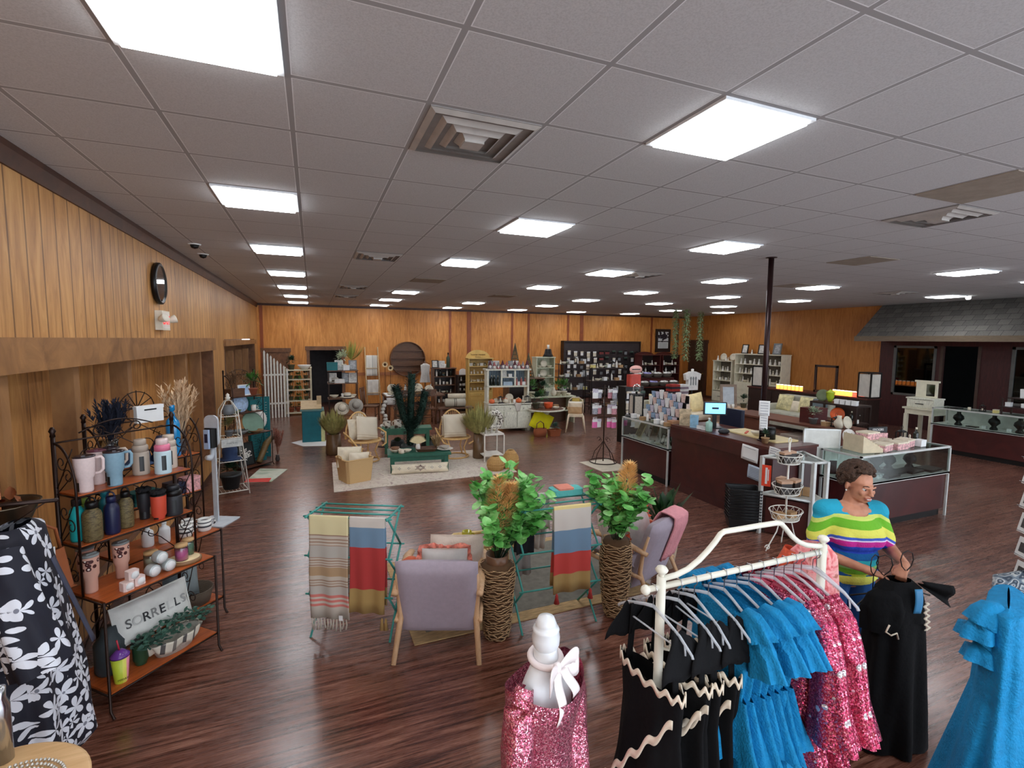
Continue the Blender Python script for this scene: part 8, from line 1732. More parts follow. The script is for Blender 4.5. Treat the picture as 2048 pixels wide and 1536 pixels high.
FRB = [('fcr', mk_frame(.26, .34, M('ivory_frame', (206, 200, 160), .5), M('sepia_photo', (132, 122, 90), .5, var=.6, vs=14), lean=.45), 'ivory framed photograph'), ('fdk', mk_frame(.24, .34, OLDW, M('sepia_dark', (92, 78, 56), .5, var=.7, vs=12), lean=.3), 'dark framed portrait'), ('fsm', mk_frame(.16, .22, ESP, M('photo_pale', (206, 204, 198), .5, var=.4, vs=30), lean=.3), 'small dark framed photograph')]
for i, (X, y, q) in enumerate(((.17, 1.03, 0), (.33, .92, 2), (.2, .66, 1), (.17, .36, 2), (.3, .42, 2), (.22, .12, 1), (.12, .22, 2))): inst(FRB[q][0], FRB[q][1], '%s, %s from left inside the picture display case' % (FRB[q][2], ORD[i]), LA_(X, y, .622), -pi/2-.15, scale=.8)
for i in range(7): inst(('figc', 'boxw', 'bowlc')[i % 3], None, 'small ivory keepsake, %s from left on the picture case floor' % ORD[i], LA_(.08, 1.15-.16*i, .622), 0, scale=.45)
t = thing('sales_counter', 'dark mahogany sales counter with register between the two glass cases', 'counter', (CX, 4.42, 0)); HC = 1.03
b = MB(); b.box(.03, .6, 0, 1.88, .1, HC-.2); part('front_panel', b, MAHO, t); b = MB(); b.box(.0, .8, -.02, 1.9, HC-.2, HC-.03, bev=.01); part('top_band', b, MAHO, t); b = MB(); b.box(.02, .82, -.02, 1.9, HC-.03, HC); part('counter_top', b, WOOD('counter_top_wood', (66, 30, 26), (96, 50, 42), .35), t); b = MB(); b.box(.02, .6, 0, 1.88, 0, .11); part('kick_board', b, MAHO, t)
def CT(x, y, z=0): return Vector((CX+x, 4.42+y, HC+z))
t = thing('corner_case', 'angled aluminium corner case with open shelf beside the counter', 'display case'); PG = [(5.08, 4.36), (5.37, 3.9), (5.55, 3.87), (5.8, 4.38)]
for p in PG: b = MB(); b.box(p[0]-.02, p[0]+.02, p[1]-.02, p[1]+.02, 0, .97); part('post', b, ALU, t)
for z in (.5, .96):
 b = MB()
 for p, q in zip(PG, PG[1:]+PG[:1]): b.tube([(*p, z), (*q, z)], .018, 4)
 part('frame_rail', b, ALU, t); b = MB(); b.prism(PG, z-.004, z+.004); part('glass_shelf', b, CG if z > .9 else ALU, t)
b = MB(); c = Vector((5.45, 4.13)); b.prism([((p[0]-c.x)*.85+c.x, (p[1]-c.y)*.85+c.y) for p in PG], .02, .46); part('wood_base', b, MAHO, t)
for i in range(3): inst('boxk', None, 'kraft box, %s from left inside the angled corner case' % ORD[i], (5.3+.12*i, 4.2-.06*i, .51), .5)
LF = glass_case('glass_case', 'glass display case of dark accessories behind the woman', 6.2, 8.05, 3.9, 4.42, back=(.04, 1.81, .49, .5))  # back board here is likewise added, white to lift the dark interior
ACC = [('trayk', mk_box(.3, .2, .03, BLACK, BLACK, 'display_tray', 'tray'), 'black tray'), ('ringw', mk_box(.34, .22, .05, M('white_pattern', (196, 200, 198), .6, var=.6, vs=24), None, 'jewellery_tray', 'tray'), 'white patterned tray'), ('bust', k_lathe('necklace_bust', 'bust', [(.05, 0), (.055, .02), (.03, .06), (.08, .12), (.07, .17), (.03, .21), (.03, .24)], BLACK), 'black necklace bust')]
for i, (X, y, q) in enumerate(((.45, .2, 1), (.5, .38, 1), (.75, .15, 0), (1.0, .22, 0), (1.15, .36, 2), (1.3, .18, 0), (.95, .4, 2), (1.5, .3, 2), (.2, .25, 0), (1.65, .15, 0))): inst(ACC[q][0], ACC[q][1], '%s, %s from left inside the case behind the woman' % (ACC[q][2], ORD[i]), LF(X, y, .622), .1)
def stepped():
 t = thing('stepped_display', 'cream stepped stand of gold necklaces on the case behind the woman', 'display stand'); b = MB()
 b.prism([(0, 0), (.3, 0), (.3, .05), (0, .22)], -.15, .15, RX(pi/2)); part('stand', b, M('linen_board', (206, 190, 160), .8), t); b = MB()
 for k in range(7):
  for j in range(4): b.tube([(.02+.04*k, -.13+.08*j+.025*cos(a), .225-.023*k-.02*abs(sin(a/2))) for a in [2*pi*q/8 for q in range(8)]], .004, 4, True)
 part('gold_chains', b, M('antique_gold', (150, 126, 76), .3, .8), t); return t
o = stepped(); o.location = LF(.22, .26, .972); o.rotation_euler[2] = -.2
CDY = M('candy_prints', (216, 160, 160), .6, var=.6, vs=40); DBX = mk_box(.24, .16, .1, CDY, CRC, 'open_box', 'box')
for i, (X, y, z, lb) in enumerate(((.62, .15, 0, 'front left pink sticker tray on the case'), (.62, .36, 0, 'rear left pink sticker tray on the case'), (.92, .15, 0, 'front middle pink sticker tray on the case'), (.92, .36, .0, 'rear middle pink sticker tray on the case'), (1.2, .22, 0, 'right pink sticker tray on the case'), (.72, .4, .1, 'upper pink sticker tray stacked at the back of the case'))): inst('dbx', DBX, lb, LF(X, y, .972+z), R(-.2, .2))
b = MB(); b.box(-.16, .16, -.012, .012, 0, .08); o = solo('sticker_sign', b, BLACK, 'black sign lettered STICKERS above the pink trays', 'sign', LF(.98, .44, 1.13), -.15); b = MB(); b.text('STICKERS', .045, TR(0, -.013, .042) @ RX(pi/2), .001); part('lettering', b, PAPER, o)
b = MB(); b.box(-.14, .14, -.04, .04, 0, .157); solo('sticker_backing', b, CDY, 'pink printed backing box holding up the STICKERS sign', 'box', LF(.98, .44, .972), -.15)
inst('wdish', mk_plate(M('white_glaze', (226, 222, 214), .4), .11, .3), 'round white sign disc on the case behind the woman', LF(.5, .46, .98), -.2)
for i, (X, y, k_) in enumerate(((1.36, .3, 'canw'), (1.45, .4, 'lant'), (1.5, .25, 'botd'), (1.6, .38, 'figc'), (1.42, .15, 'boxw'))): inst(k_, None, 'small ornament, %s from left at the right end of the case top' % ORD[i], LF(X, y, .972), 0, scale=.9)
b = MB(); b.box(-.22, .22, -.01, .01, 0, .42); t_ = thing('white_board', 'white framed panel standing on the case behind the woman', 'panel', LF(.05, .56, .8), -.5); part('board', b, WLAM, t_); b = MB()
for q in ((-.23, .23, 0, .02), (-.23, .23, .4, .42), (-.23, -.21, 0, .42), (.21, .23, 0, .42)): b.box(q[0], q[1], -.016, .016, q[2], q[3])
part('frame', b, ALU, t_); b = MB(); b.box(-.2, .2, -.02, .02, -.8, 0); part('stand', b, MAHO, t_)
pq = Vector((5.32, 4.62)); q = onZ(1543, 515, CEIL); POX, POY = 5.5, 4.72
b = MB(); b.tube([(q.x, q.y, HC+.001), (q.x, q.y, CEIL)], .034, 16); b.lathe([(.06, 0), (.06, .012)], (q.x, q.y, HC+.001), 16); b.lathe([(.07, -.01), (.07, 0)], (q.x, q.y, CEIL), 16); o = solo('support_pole', b, M('dark_bronze_pole', (44, 24, 24), .3, .5), 'slim dark metal pole from the counter to the ceiling', 'pole')
PX, PY = q.x, q.y
if not (CX < PX < CX+.82 and 4.4 < PY < 6.3): print('pole off counter', q)
def sheet_(label, c, w, h, rz, tilt=0., m_=PAPER, lines=5):
 t = thing('paper_notice', label, 'notice', c, rz); t.rotation_euler = (0, tilt, rz); b = MB(); b.sheet(lambda u, v: ((u-.5)*w, -.004-.006*sin(u*4+v*3), (v-.5)*h), 6, 6, .001); part('sheet', b, m_, t); b = MB()
 for k in range(lines): z = h*(.36-.72*k/max(1, lines-1)); b.box(-w*.36, w*.36, -.0135, -.0125, z-.004, z+.002)
 part('printed_lines', b, M('ink_grey', (140, 142, 150), .8), t)
z1, z2 = zAt(PX, PY, 815), zAt(PX, PY, 838)
sheet_('curled paper notice taped high on the dark pole', (PX-.05, PY-.06, z1), .13, .2, -.9); sheet_('second paper notice taped below the curled one on the pole', (PX-.05, PY-.06, z1-.2), .1, .2, -.9)
for lb, px, py, w, h, m_, ln in (('large tilted white notice on the counter front', 1500, 907, .26, .2, PAPER, 0), ('grey printed notice in a sleeve under the tilted one', 1510, 946, .22, .18, M('pale_notice', (176, 190, 206), .5), 7), ('white card notice at the counter corner', 1550, 905, .16, .12, PAPER, 4)):
 q = onX(px, py, CX-.01); sheet_(lb, (CX-.012, q.y, q.z), w, h, -pi/2, .08, m_, max(2, ln))
q = onX(1531, 947, 5.1); t = thing('price_label', 'orange red hanging label beside the counter front', 'label', (5.09, 4.3, q.z-.02), -1.0); b = MB(); b.box(-.05, .05, -.004, .004, -.13, .13); part('label_board', b, M('signal_orange', (226, 72, 44), .5), t); b = MB(); b.box(-.012, .012, -.006, -.004, -.1, .1); b.box(.018, .028, -.006, -.004, -.06, .08); part('white_text', b, PAPER, t)
b = MB(); b.box(0, .4, 0, .95, 0, .02, bev=.01); solo('cutting_board', b, M('pale_pine', (222, 202, 150), .5, var=.06), 'large pale wooden board lying on the counter top', 'board', CT(.33, .22, .001), -.06)
inst('wjar', mk_jar(BLACK, BLACK, BLACK, .16, .06), 'black lidded canister on the counter by the pole', CT(.42, .38, .022)); inst('sucp', mk_potplant(KRAFT, DGREEN, .1, .05, 40, .05, .02), 'small plant in a kraft pot at the foot of the pole', (PX-.12, PY-.16, HC+.001))
inst('bowlc', None, 'small bowl on the pale board', CT(.45, .62, .022)); b = MB(); b.box(-.1, .1, -.015, .015, 0, .012); solo('pen_tray', b, CORAL, 'thin red pen lying on the pale board', 'pen', CT(.5, .85, .022), .6); b = MB(); b.ball((0, 0, .03), (.09, .07, .04), 12); solo('dark_cloth', b, CHAR, 'dark crumpled cloth on the counter left of the board', 'cloth', CT(.22, 1.0, .001))
inst('soapp', mk_bottle(.2, .05, M('aqua_gel', (150, 190, 176), .15), PAPER, .3), 'clear hand gel pump bottle on the counter edge', CT(.13, 1.2, .001)); t = thing('register_screen', 'point of sale screen glowing pale blue above the counter', 'monitor', CT(.45, 1.42, 0), -.5); b = MB(); b.box(-.17, .17, -.012, .03, .2, .4); part('housing', b, BLACK, t); b = MB(); b.box(-.15, .15, -.014, -.012, .22, .385); part('screen', b, M('screen_blue', (110, 190, 250), .3, emit=1.2, var=0), t); b = MB(); b.box(-.05, .05, -.016, -.014, .29, .32); part('screen_logo', b, NAVY, t); b = MB(); b.box(-.03, .03, 0, .03, .01, .22); b.box(-.12, .12, -.1, .1, 0, .012); part('stand', b, BLACK, t)
t = thing('office_chair', 'dark navy high backed stool behind the register', 'chair', CT(1.0, 1.6, -HC)); m_ = M('navy_vinyl', (22, 30, 54), .5); b = MB(); b.box(-.05, .02, -.24, .24, .75, 1.28, bev=.02); part('backrest', b, m_, t); b = MB(); b.box(.0, .42, -.22, .22, .66, .74, bev=.03); part('seat', b, m_, t); b = MB(); b.tube([(.2, 0, 0), (.2, 0, .66)], .03, 8); b.lathe([(.25, 0), (.25, .03), (.03, .06)], (.2, 0, 0), 16); part('pedestal', b, BLACK, t)
for k, (y, m2, s_, lb) in enumerate(((1.72, M('nut_print', (196, 178, 146), .6, var=.6, vs=12), (.16, .24), 'brown patterned easel sign on the left end of the counter'), (1.52, M('sky_print', (150, 196, 222), .5, var=.3, vs=8), (.11, .18), 'sky blue easel card right of the brown patterned sign'), (1.4, PAPER, (.08, .05), 'small white card holder at the counter edge'), (1.3, PAPER, (.08, .05), 'second small white card holder at the counter edge'))): inst('esl%d' % min(k, 2), mk_card(s_[0]*1.1, s_[1]*1.1, m2), lb, CT(.14, y, .001), -pi/2+.6)
t = thing('card_tower', 'dark framed rotating card tower on the picture case', 'display rack', LA_(.24, 1.2, .971), -.2); b = MB(); b.lathe([(.2, 0), (.2, .015), (.05, .03)], n=22); b.box(-.1, .1, -.1, .1, .4, .42); b.lathe([(.02, .42), (.02, .46)], n=10)
for X in (-.09, .09):
 for y in (-.09, .09): b.cb((X, y, .22), (.025, .025, .4))
part('frame', b, BLACK, t)
for a in range(4): b = MB(); b.T = RZ(a*pi/2); b.box(-.07, .07, -.1, -.094, .05, .38); part('card_panel', b, M('mottled_card', (186, 176, 160), .7, var=.2, vs=40), t)
inst('cloche', k_lathe('glass_cloche', 'cloche', [(.001, .14), (.04, .13), (.07, .09), (.075, 0)], GL2), 'glass cloche on top of the dark card tower', LA_(.24, 1.2, 1.435)); CDS = [('cdw', mk_card(.1, .2, PAPER), 'tall white card'), ('cdp', mk_card(.11, .15, LILAC), 'lilac card'), ('cdb', mk_card(.12, .15, M('blue_card', (140, 164, 190), .6, var=.3, vs=20)), 'blue card'), ('cdr', mk_card(.1, .17, M('blush_card', (214, 186, 176), .6, var=.3, vs=30)), 'blush card')]
t = thing('greeting_rack', 'black tiered greeting card rack standing on the picture case', 'display rack', LA_(.32, .52, .971), -pi/2); b = MB()
for j in range(4): b.box(-.45, .45, -.08+.055*j, -.03+.055*j, .12*j, .12*j+.01); b.box(-.45, .45, -.03+.055*j, -.025+.055*j, .12*j, .12*j+.13)
part('tiers', b, BLACK, t)
for j in range(4):
 for i in range(8): c = CDS[(i*3+j*2) % 4]; inst(c[0], c[1], '%s, %s from left on the %s tier of the greeting rack' % (c[2], ORD[i], ORD[j]), LA_(.29+.055*j-.035, .94-.11*i, .985+.12*j), -pi/2+R(-.1, .1), scale=.8)
for i, k_ in enumerate(('boxw', 'canw', 'boxk', 'botl', 'jarc', 'boxw', 'mugw', 'boxk')): inst(k_, None, 'small gift item, %s from left at the picture case front edge' % ORD[i], LA_(.09, 1.05-.13*i, .972), 0, scale=.75)
inst('kcake', mk_box(.2, .14, .09, M('bread_brown', (176, 130, 96), .8), None, 'gift_box', 'box'), 'brown wrapped box at the right end of the picture case', LA_(.22, .12, .972));
q = onY(1263, 738, 9.6); t = thing('sign_rack', 'black floor rack with round pink topped sign behind the picture case', 'display rack', (q.x, 9.6, 0)); b = MB(); b.box(-.25, .25, -.15, .15, 0, q.z-.4); part('rack_body', b, BLACK, t); b = MB(); b.lathe([(.001, 0), (.17, 0), (.17, .02), (.001, .02)], n=26, sy=.55, T=TR(0, -.16, q.z) @ RX(pi/2)); part('oval_sign', b, M('pale_coral', (232, 176, 164), .6), t); b = MB(); b.box(-.11, .11, -.185, -.18, q.z-.008, q.z+.014); part('sign_bar', b, ESP, t); b = MB(); b.box(-.14, .16, -.17, .0, q.z-.4, q.z-.12, bev=.02); part('red_topper', b, M('coral_plastic', (200, 70, 56), .5), t)
for j in range(4):
 for i in range(4): inst(('pk1', 'pk2', 'pk1', 'pk5')[(i+j) % 4], None, 'packet, %s from left in %s row of the round signed rack' % (ORD[i], ORD[j]), (q.x-.18+.12*i, 9.43, q.z-.5-.22*j))
BS = Vector((4.9, 3.86, 0)); t = thing('basket_stand', 'cream wire three tier basket stand in front of the corner case', 'stand', BS, .2); zb_ = [zAt(BS.x, BS.y, q) for q in (1036, 985, 925)]
b = MB(); b.tube([(0, 0, zb_[0]), (0, 0, zb_[2]+.22)], .011, 8); b.tube([(.03*cos(a), 0, zb_[2]+.25+.03*sin(a)) for a in [2*pi*k/12 for k in range(12)]], .005, 5, True); part('pole', b, WI, t)
for k, z in enumerate(zb_):
 r = (.2, .18, .16)[k]; b = MB(); b.tube([(r*cos(a), r*.8*sin(a), z+.09) for a in [2*pi*q/30 for q in range(30)]], .006, 5, True); b.tube([(r*.8*cos(a), r*.64*sin(a), z) for a in [2*pi*q/30 for q in range(30)]], .006, 5, True); b.lathe([(.001, z), (r*.8, z)], n=24, sy=.8, cap=False)
 for q in range(28):
  a = 2*pi*q/28; a2 = a+.35*(1 if q % 2 else -1); b.tube([(r*.8*cos(a), r*.64*sin(a), z), (r*cos(a2), r*.8*sin(a2), z+.09)], .0025, 4)
 part('wire_basket', b, WI, t)
for k in range(3): a = 2*pi*k/3+.6; E1 = Vector((cos(a), sin(a), 0)); b = MB(); b.tube([E1*.06+Vector((0, 0, zb_[0])), E1*.1+Vector((0, 0, zb_[0]*.6)), E1*.2+Vector((0, 0, .05)), E1*.22+Vector((0, 0, .01))], .007, 6); b.tube(scroll(E1*.2+Vector((0, 0, .05)), .035, E1, Vector((0, 0, 1)), 1.1), .005, 5); part('scroll_leg', b, WI, t)
POT = mk_box(.13, .08, .15, M('dark_packet', (44, 34, 30), .4), M('tan_label', (186, 146, 116), .5), 'tea_packet', 'packet')
for i, (k, dx, dy) in enumerate(((1, -.08, -.03), (1, .07, -.03), (1, 0, .07), (0, .08, 0), (0, -.08, .02), (2, .04, .02), (2, -.06, 0))): inst('teap' if k != 0 else 'boxk', POT, ('dark packet in the middle basket, ', 'kraft box in the lowest basket, ', 'dark packet in the top basket, ')[(k != 1)+(k == 2)]+('front left', 'front right', 'rear', 'right side', 'left side', 'right side', 'left side')[i], BS+Vector((dx, dy, zb_[k]+.004)), R(-.3, .3), scale=(1 if k == 1 else .8))
NB = 11; zt = zAt(4.98, 4.5, 978)
def bbask():
 t = thing('shopping_basket', 'x', 'shopping basket'); b = MB(); V = [(.2, .14, 0), (.24, .17, .17)]; vs = [(sx*a, sy*c, z) for a, c, z in V for sx, sy in ((-1, -1), (1, -1), (1, 1), (-1, 1))]; b.add(vs, [(3, 2, 1, 0)]+[(i, (i+1) % 4, 4+(i+1) % 4, 4+i) for i in range(4)], False); part('basket_body', b, M('black_plastic', (16, 16, 18), .35), t); b = MB(); b.tube([(-.24, -.17, .17), (.24, -.17, .17), (.24, .17, .17), (-.24, .17, .17)], .008, 5, True); b.tube([(-.2, 0, .17), (-.18, -.19, .16), (.18, -.19, .16), (.2, 0, .17)], .003, 4); part('rim_and_handle', b, M('black_plastic', (16, 16, 18), .35), t); return t
for k in range(NB): inst('bbask', bbask, 'black shopping basket, %s up in the stack by the counter' % ORD[k], (5.0, 4.55, .01+k*(zt-.15)/(NB-1)), -.6, scale=(.78, .8, .85))
q0, q1 = onZ(1496, 828, .75), onZ(1687, 854, .75); t = thing('long_desk', 'long brown desk behind the counter in front of the loveseat', 'desk', (q0.x-.1, q1.y-.3, 0)); w, d = .75, q0.y-q1.y+.8; RBW = WOOD('red_brown_desk', (84, 46, 34), (112, 66, 50), .4)
b = MB(); b.box(0, w, 0, d, .71, .75); part('desktop', b, RBW, t)
for y in (0, d-.04): b = MB(); b.box(.02, w-.02, y, y+.04, 0, .71); part('end_panel', b, RBW, t)
b = MB(); b.box(.05, .08, d*.6, d-.04, .1, .71); part('modesty_panel', b, RBW, t); DSK = lambda x, y, z=0: Vector((q0.x-.1+x, q1.y-.3+y, .751+z))
inst('pbx', mk_box(.3, .3, .35, M('pink_floral_box', (176, 130, 136), .7, var=.5, vs=14), None, 'storage_box', 'box'), 'pink flowered storage box on the floor behind the counter', (6.75, 4.9, 0), .3, scale=1.3); inst('pbg', mk_box(.5, .4, .5, M('beige_carton', (150, 136, 124), .8), None, 'storage_box', 'box'), 'beige carton on the floor under the long desk', (9.1, 7.0, 0), 0)
UPH = M('oatmeal_upholstery', (176, 174, 158), .95, bump=.3, bs=200); LV = Vector((11.6, 8.55, 0)); t = thing('loveseat', 'oatmeal upholstered loveseat with cushions behind the long desk', 'sofa', LV); LW = 1.55
def puff(b, x0, x1, y0, y1, z0, z1, e=.2):
 c = ((x0+x1)/2, (y0+y1)/2, (z0+z1)/2); r = ((x1-x0)/2, (y1-y0)/2, (z1-z0)/2); n = 20
 f = lambda v: (abs(v)**e)*(1 if v > 0 else -1)
 b.add([(c[0]+r[0]*f(cos(pi*(j/10-.5)))*f(cos(2*pi*i/n)), c[1]+r[1]*f(cos(pi*(j/10-.5)))*f(sin(2*pi*i/n)), c[2]+r[2]*f(sin(pi*(j/10-.5)))) for j in range(11) for i in range(n)], [(j*n+i, j*n+(i+1) % n, (j+1)*n+(i+1) % n, (j+1)*n+i) for j in range(10) for i in range(n)])
b = MB(); puff(b, .62, .86, 0, LW, .3, .92); part('backrest', b, UPH, t); b = MB(); puff(b, 0, .7, .1, LW-.1, .3, .5); part('seat_cushion', b, UPH, t); b = MB(); b.box(.05, .82, .04, LW-.04, .12, .34); part('base', b, UPH, t)
for y in (-.06, LW-.12): b = MB(); puff(b, -.02, .8, y, y+.18, .15, .66, .35); part('arm', b, UPH, t)
for x in (.08, .76):
 for y in (.06, LW-.06): b = MB(); b.tube([(x, y, 0), (x, y, .13)], .025, 6); part('foot', b, OLDW, t)
FLC = M('sunflower_print', (206, 196, 150), .9, var=.4, vs=9)
for i, (y, m_, k_, s_, lb) in enumerate(((1.2, FLC, 'flc', 1, 'cream sunflower print cushion at the left of the loveseat'), (.82, CRC, 'crc', .75, 'small plain cream cushion in the middle of the loveseat'), (.55, FLC, 'flc', 1, 'cream sunflower print cushion right of the small plain one'), (.22, M('slate_cotton', (96, 106, 110), .9), 'slc', 1, 'slate grey cushion at the right of the loveseat'))): inst(k_, mk_cushion(m_, .46, .44, .14), lb, LV+Vector((.42, y, .5)), 0, rot=(-.3, 0, -pi/2), scale=s_)
GLOW = M('lit_orange_wax', (255, 150, 70), .4, emit=1.6, var=.1); GLW2 = M('lit_red_wax', (236, 96, 70), .4, emit=1., var=.1); LIDW = M('warm_white_lid', (250, 240, 224), .4, emit=.9, var=0)
t = thing('long_sideboard', 'long dark sideboard carrying rows of glowing candles, right wall side', 'sideboard', (12.75, 8.0, 0)); b = MB(); b.box(0, .5, 0, 3.6, 0, .95); part('body', b, ESP, t); b = MB(); b.box(-.03, .53, -.03, 3.63, .95, .99); part('top', b, WOOD('counter_top_wood', (66, 30, 26), (96, 50, 42)), t)
for k in range(4): b = MB(); b.box(-.015, 0, .05+.9*k, .85+.9*k, .1, .9); dr = part('door', b, ESP, t); b = MB(); b.ball((-.03, .12+.9*k, .55), .015, 8); part('knob', b, SILVER, dr)
for i in range(15):
 y = 8.15+.105*i if i < 8 else 9.85+.125*(i-8); red = i < 3; inst('glr' if red else 'glo', mk_jar(GLW2 if red else GLOW, GLW2 if red else GLOW, LIDW, .14, .045), '%s glowing jar candle, %s from the right on the dark sideboard' % ('red' if red else 'orange', ORD[i]), (12.82, y, .992), 0)
b = MB(); b.box(0, .05, 0, .05, 0, .75); b.box(0, .05, .6, .65, 0, .75); b.box(0, .05, 0, .65, .7, .76); b.box(0, .05, 0, .65, 0, .06); solo('square_stand', b, ESP, 'dark empty square frame standing on the dark sideboard', 'frame', (13.05, 9.0, .992));
def tower():
 t = thing('card_tower', 'x', 'display rack'); b = MB(); b.box(-.17, .17, -.17, .17, 0, .03); b.box(-.17, .17, -.17, .17, .62, .65)
 for X in (-.16, .16):
  for y in (-.16, .16): b.cb((X, y, .32), (.03, .03, .62))
 part('frame', b, BLACK, t)
 for a in range(4): b = MB(); b.T = RZ(a*pi/2); b.box(-.14, .14, -.165, -.155, .04, .6); part('card_panel', b, M('pale_card_panel', (190, 184, 174), .7, var=.1), t)
 return t
inst('twr', tower, 'square card tower at the left end of the dark sideboard', (12.95, 11.35, .992), .2); inst('twr', None, 'square card tower at the right end of the candle rows', (12.9, 8.08-.3+.28, .992), -.1)
LG = M('lime_green_glaze', (176, 196, 50), .35); t = thing('display_pedestal', 'dark display stand with lime urn and orange plate before the sideboard', 'stand', (11.0, 7.1, 0)); b = MB(); b.box(0, .5, 0, 1.1, .94, .98); part('top_shelf', b, ESP, t); b = MB(); b.box(0, .5, 0, 1.1, .55, .58); part('lower_shelf', b, ESP, t)
for X in (0, .46):
 for y in (0, 1.06): b = MB(); b.box(X, X+.04, y, y+.04, 0, .94); part('leg', b, ESP, t)
inst('urn', mk_vase(LG, .3, .1, [(.03, 0), (.05, .03), (.08, .12), (.09, .22), (.1, .23), (.04, .27), (.015, .29), (.001, .3)]), 'lime green lidded urn on the dark display stand', (11.2, 7.85, .981)); inst('orpl', mk_plate(M('orange_glaze', (232, 100, 44), .4), .15, .2), 'bright orange plate on the lower shelf of the dark stand', (11.1, 7.6, .585), -pi/2+.3); inst('grpl', mk_plate(SAGE, .14, .2), 'sage plate left of the lime green urn', (11.2, 8.05, .981), -pi/2+.3)
for i in range(4): inst('boxw', None, 'white box, %s from left right of the lime green urn' % ORD[i], (11.1, 7.6-.13*i, .981), .2)
for i in range(3): inst(('canw', 'botd', 'mugw')[i], None, 'small item, %s from left below the orange plate' % ORD[i], (11.12, 7.4-.12*i, .585))
b = MB(); b.box(-.2, .2, -.15, .15, 0, .3); solo('dark_chest', b, CHERRY, 'dark chest on the long desk under the orange plate', 'chest', DSK(.45, .9), 0)
for i in range(6): inst(('pp3', 'canc', 'boxk', 'lant', 'vasec', 'platec')[i], None, 'ornament, %s from left at the right end of the long desk' % ORD[i], DSK(.25+.1*(i % 2), .75-.13*i))
t = thing('white_table', 'white painted side table carrying a distressed box before the shopfront', 'table', (13.1, 6.75, 0)); b = MB(); b.box(0, .7, 0, .65, .82, .86); part('tabletop', b, CRP, t); b = MB(); b.box(.04, .66, .04, .61, .7, .82); part('apron', b, CRP, t)
for X in (.03, .6):
 for y in (.03, .55): b = MB(); b.box(X, X+.07, y, y+.07, 0, .7); part('leg', b, CRP, t)
L = cabinet('small_chest', 'distressed cream chest with one drawer on the white table', (13.18, 7.35, .861), -pi/2, .55, .4, .2, (), WDIS, base=.19, drawers=1, cat='chest'); t = thing('small_mirror', 'cream crested mirror standing on the distressed cream chest', 'mirror', (13.4, 7.08, 1.095), -pi/2); b = MB(); b.box(-.22, .22, 0, .03, 0, .36); b.box(-.25, .25, -.01, .04, .36, .4); part('frame', b, CRP, t); b = MB(); b.box(.0, .17, -.003, 0, .04, .32); part('glass', b, M('mirror_glass', (150, 156, 150), .05, 1, var=0), t)
LR_ = glass_case('glass_case', 'long glass jewellery case at the right in front of the shopfront', 12.65, 13.2, 3.6, 6.55, back=(.52, .53, .04, 2.9))
for i, (y, k_) in enumerate(((2.55, 'bust'), (1.95, 'bust'), (1.55, 'bust'), (2.3, 'trayk'), (2.75, 'canw'), (2.1, 'boxw'), (1.7, 'boxw'), (1.2, 'trayk'))): inst(k_, None, '%s, %s from left inside the long jewellery case' % ({'bust': 'black necklace bust', 'trayk': 'black tray', 'canw': 'small white stand', 'boxw': 'small white box'}[k_], ORD[i]), LR_(.2, y, .622), -pi/2, scale=(1.2 if k_ == 'bust' else .6))
t = thing('tiered_rack', 'dark two tier stand of white cards on the long jewellery case', 'rack', LR_(.25, 1.35, .971)); b = MB(); b.box(-.2, .2, -.5, .5, .14, .16); b.box(-.12, .2, -.4, .4, .32, .34); part('shelves', b, ESP, t); b = MB()
for X in (-.18, .18):
 for y in (-.45, .45): b.cb((X, y, .16), (.025, .025, .33))
part('legs', b, ESP, t)
for i in range(4): inst('boxw', None, 'white box, %s from left on the lower tier of the dark stand' % ORD[i], LR_(.2, 1.75-.24*i, 1.132), 0, scale=.8)
for i in range(2): inst('cdw', None, 'white bust card, %s from left on the upper tier of the stand' % ORD[i], LR_(.25, 1.55-.35*i, 1.312), -pi/2, scale=(1.3, 1, .9))
for i in range(4): inst(('trayk', 'canc', 'lant', 'boxy')[i], None, 'dark tray item, %s from left on the jewellery case top' % ORD[i], LR_(.2, 2.6-.22*i, .972), 0, scale=.7)
L = cabinet('cream_cabinet', 'tall cream cabinet of white figurines with drawers, right wall', (15.05, 14.4, 0), -pi/2, 2.05, .45, 1.9, (.86, 1.2, 1.55), CRP, M('grey_boards', (120, 112, 100), .7), base=.84, drawers=3, slats=30)
for j, z in enumerate((.86, 1.2, 1.55)): stock(L, 2.05, .14, z, ([K_fc, K_fw, K_bo], [K_fw, K_fc], [K_fw, K_fw, K_cw])[j], 14 if j < 2 else 9, '%s shelf up of the tall cream cabinet' % ORD[j], -pi/2, .04, .08, 1.3)
for i, (X, k_, s_) in enumerate(((.25, 'frm_b', 1.6), (.6, 'figw', 1), (1.0, 'frm_b', 1.6), (1.35, 'figc', 1.2), (1.65, 'frm_g', 2.))): inst(k_, None, '%s, %s from left on top of the tall cream cabinet' % ({'frm_b': 'black framed picture', 'frm_g': 'large grey framed print', 'figw': 'white figurine', 'figc': 'cream figurine'}[k_], ORD[i]), L(X, .2, 1.932), -pi/2, scale=s_)
L = cabinet('cream_bookcase', 'narrower cream bookcase of figurines left of the tall cream cabinet', (15.05, 15.5, 0), -pi/2, .95, .4, 1.6, (.45, .85, 1.22), CRP, M('grey_boards', (120, 112, 100), .7), base=.4, drawers=1, slats=14)
for j, z in enumerate((.45, .85, 1.22, 1.632)): stock(L, .95, .12, z, ([K_fc], [K_fc, K_mg], [K_fw, K_fc], [K_fw, K_fc, K_pl])[j], 6, ('first', 'second', 'third', 'top')[j]+' shelf of the narrower cream bookcase', -pi/2, .04, .06, 1.2)
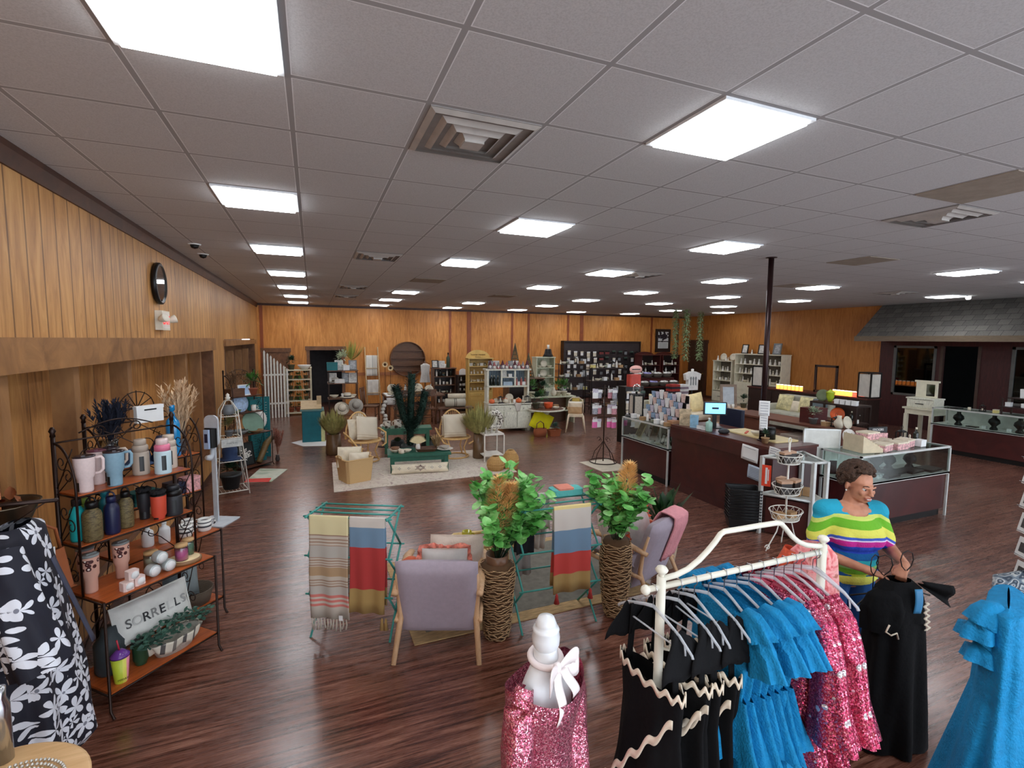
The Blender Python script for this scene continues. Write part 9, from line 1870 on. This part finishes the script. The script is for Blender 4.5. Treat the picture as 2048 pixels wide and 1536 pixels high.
q = onZ(1460, 850, 0); MC = Vector((10.05, 9.7, 0)); t = thing('trolley_cart', 'small light wood trolley with painted blue panel and plant behind the counter', 'cart', MC, -.35); b = MB(); b.box(-.35, .35, -.22, .22, .62, .66); b.box(-.35, .35, -.22, .22, .2, .24)
part('shelves', b, ASH, t)
for X in (-.33, .33):
 for y in (-.2, .2): b = MB(); b.box(X-.02, X+.02, y-.02, y+.02, 0, .64); part('leg', b, ASH, t)
b = MB(); b.box(-.28, .28, -.235, -.22, .3, .56); part('blue_panel', b, M('dusty_navy', (66, 88, 108), .7), t); b = MB(); b.box(-.26, .26, -.25, -.236, .26, .4); part('linen_strip', b, CRC, t); inst('mirr', mk_frame(.44, .6, M('greige_wood', (132, 112, 96), .7, var=.2), M('pale_mirror', (150, 154, 158), .2), 'framed_mirror', .12, .07), 'greige framed mirror standing on the light wood trolley', MC+Vector((.0, .05, .661)), -.35); inst('pp2', None, 'bushy dark plant at the right of the wood trolley', MC+Vector((.3, -.15, .661)), 0, scale=.8)
for k in range(3): inst('canw', None, 'white candle, %s from left before the greige mirror' % ORD[k], MC+Vector((-.25+.1*k, -.08-.03*k, .661)))
t = thing('settee', 'cream cushioned settee behind the register, seen over the counter', 'sofa', (8.95, 10.45, 0)); t.scale = (1.2, 1, 1); b = MB(); puff(b, -.8, .8, -.35, .3, .28, .48); part('seat', b, CRC, t); b = MB(); puff(b, -.8, .8, .2, .4, .3, .8); part('backrest', b, UPH, t); b = MB(); b.box(-.75, .75, -.3, .35, 0, .3); part('base', b, OLDW, t)
BUT = M('butter_cotton', (232, 212, 160), .95)
for i, (X, k_, m_, lb) in enumerate(((-.6, 'but', BUT, 'butter yellow cushion at the left of the cream settee'), (-.25, 'gry', LGREY, 'pale grey cushion second on the cream settee'), (.15, 'whc', MUSL, 'white cushion in the middle of the cream settee'), (.6, 'but', BUT, 'butter yellow cushion at the right of the cream settee'))): inst(k_, mk_cushion(m_, .5, .5, .15), lb, (8.95+X*1.15, 10.4, .48), 0, rot=(-.2, .15*(-1)**i, 0))
b = MB(); b.lathe([(.035, -.08), (.05, -.06), (.05, 0)], n=14); p = onZ(1937, 592, CEIL); solo('ceiling_spotlight', b, M('bulb_white', (250, 250, 245), .4, emit=2., var=0), 'small round white spotlight right of the farthest right light panel', 'spotlight', (p.x, p.y, CEIL))
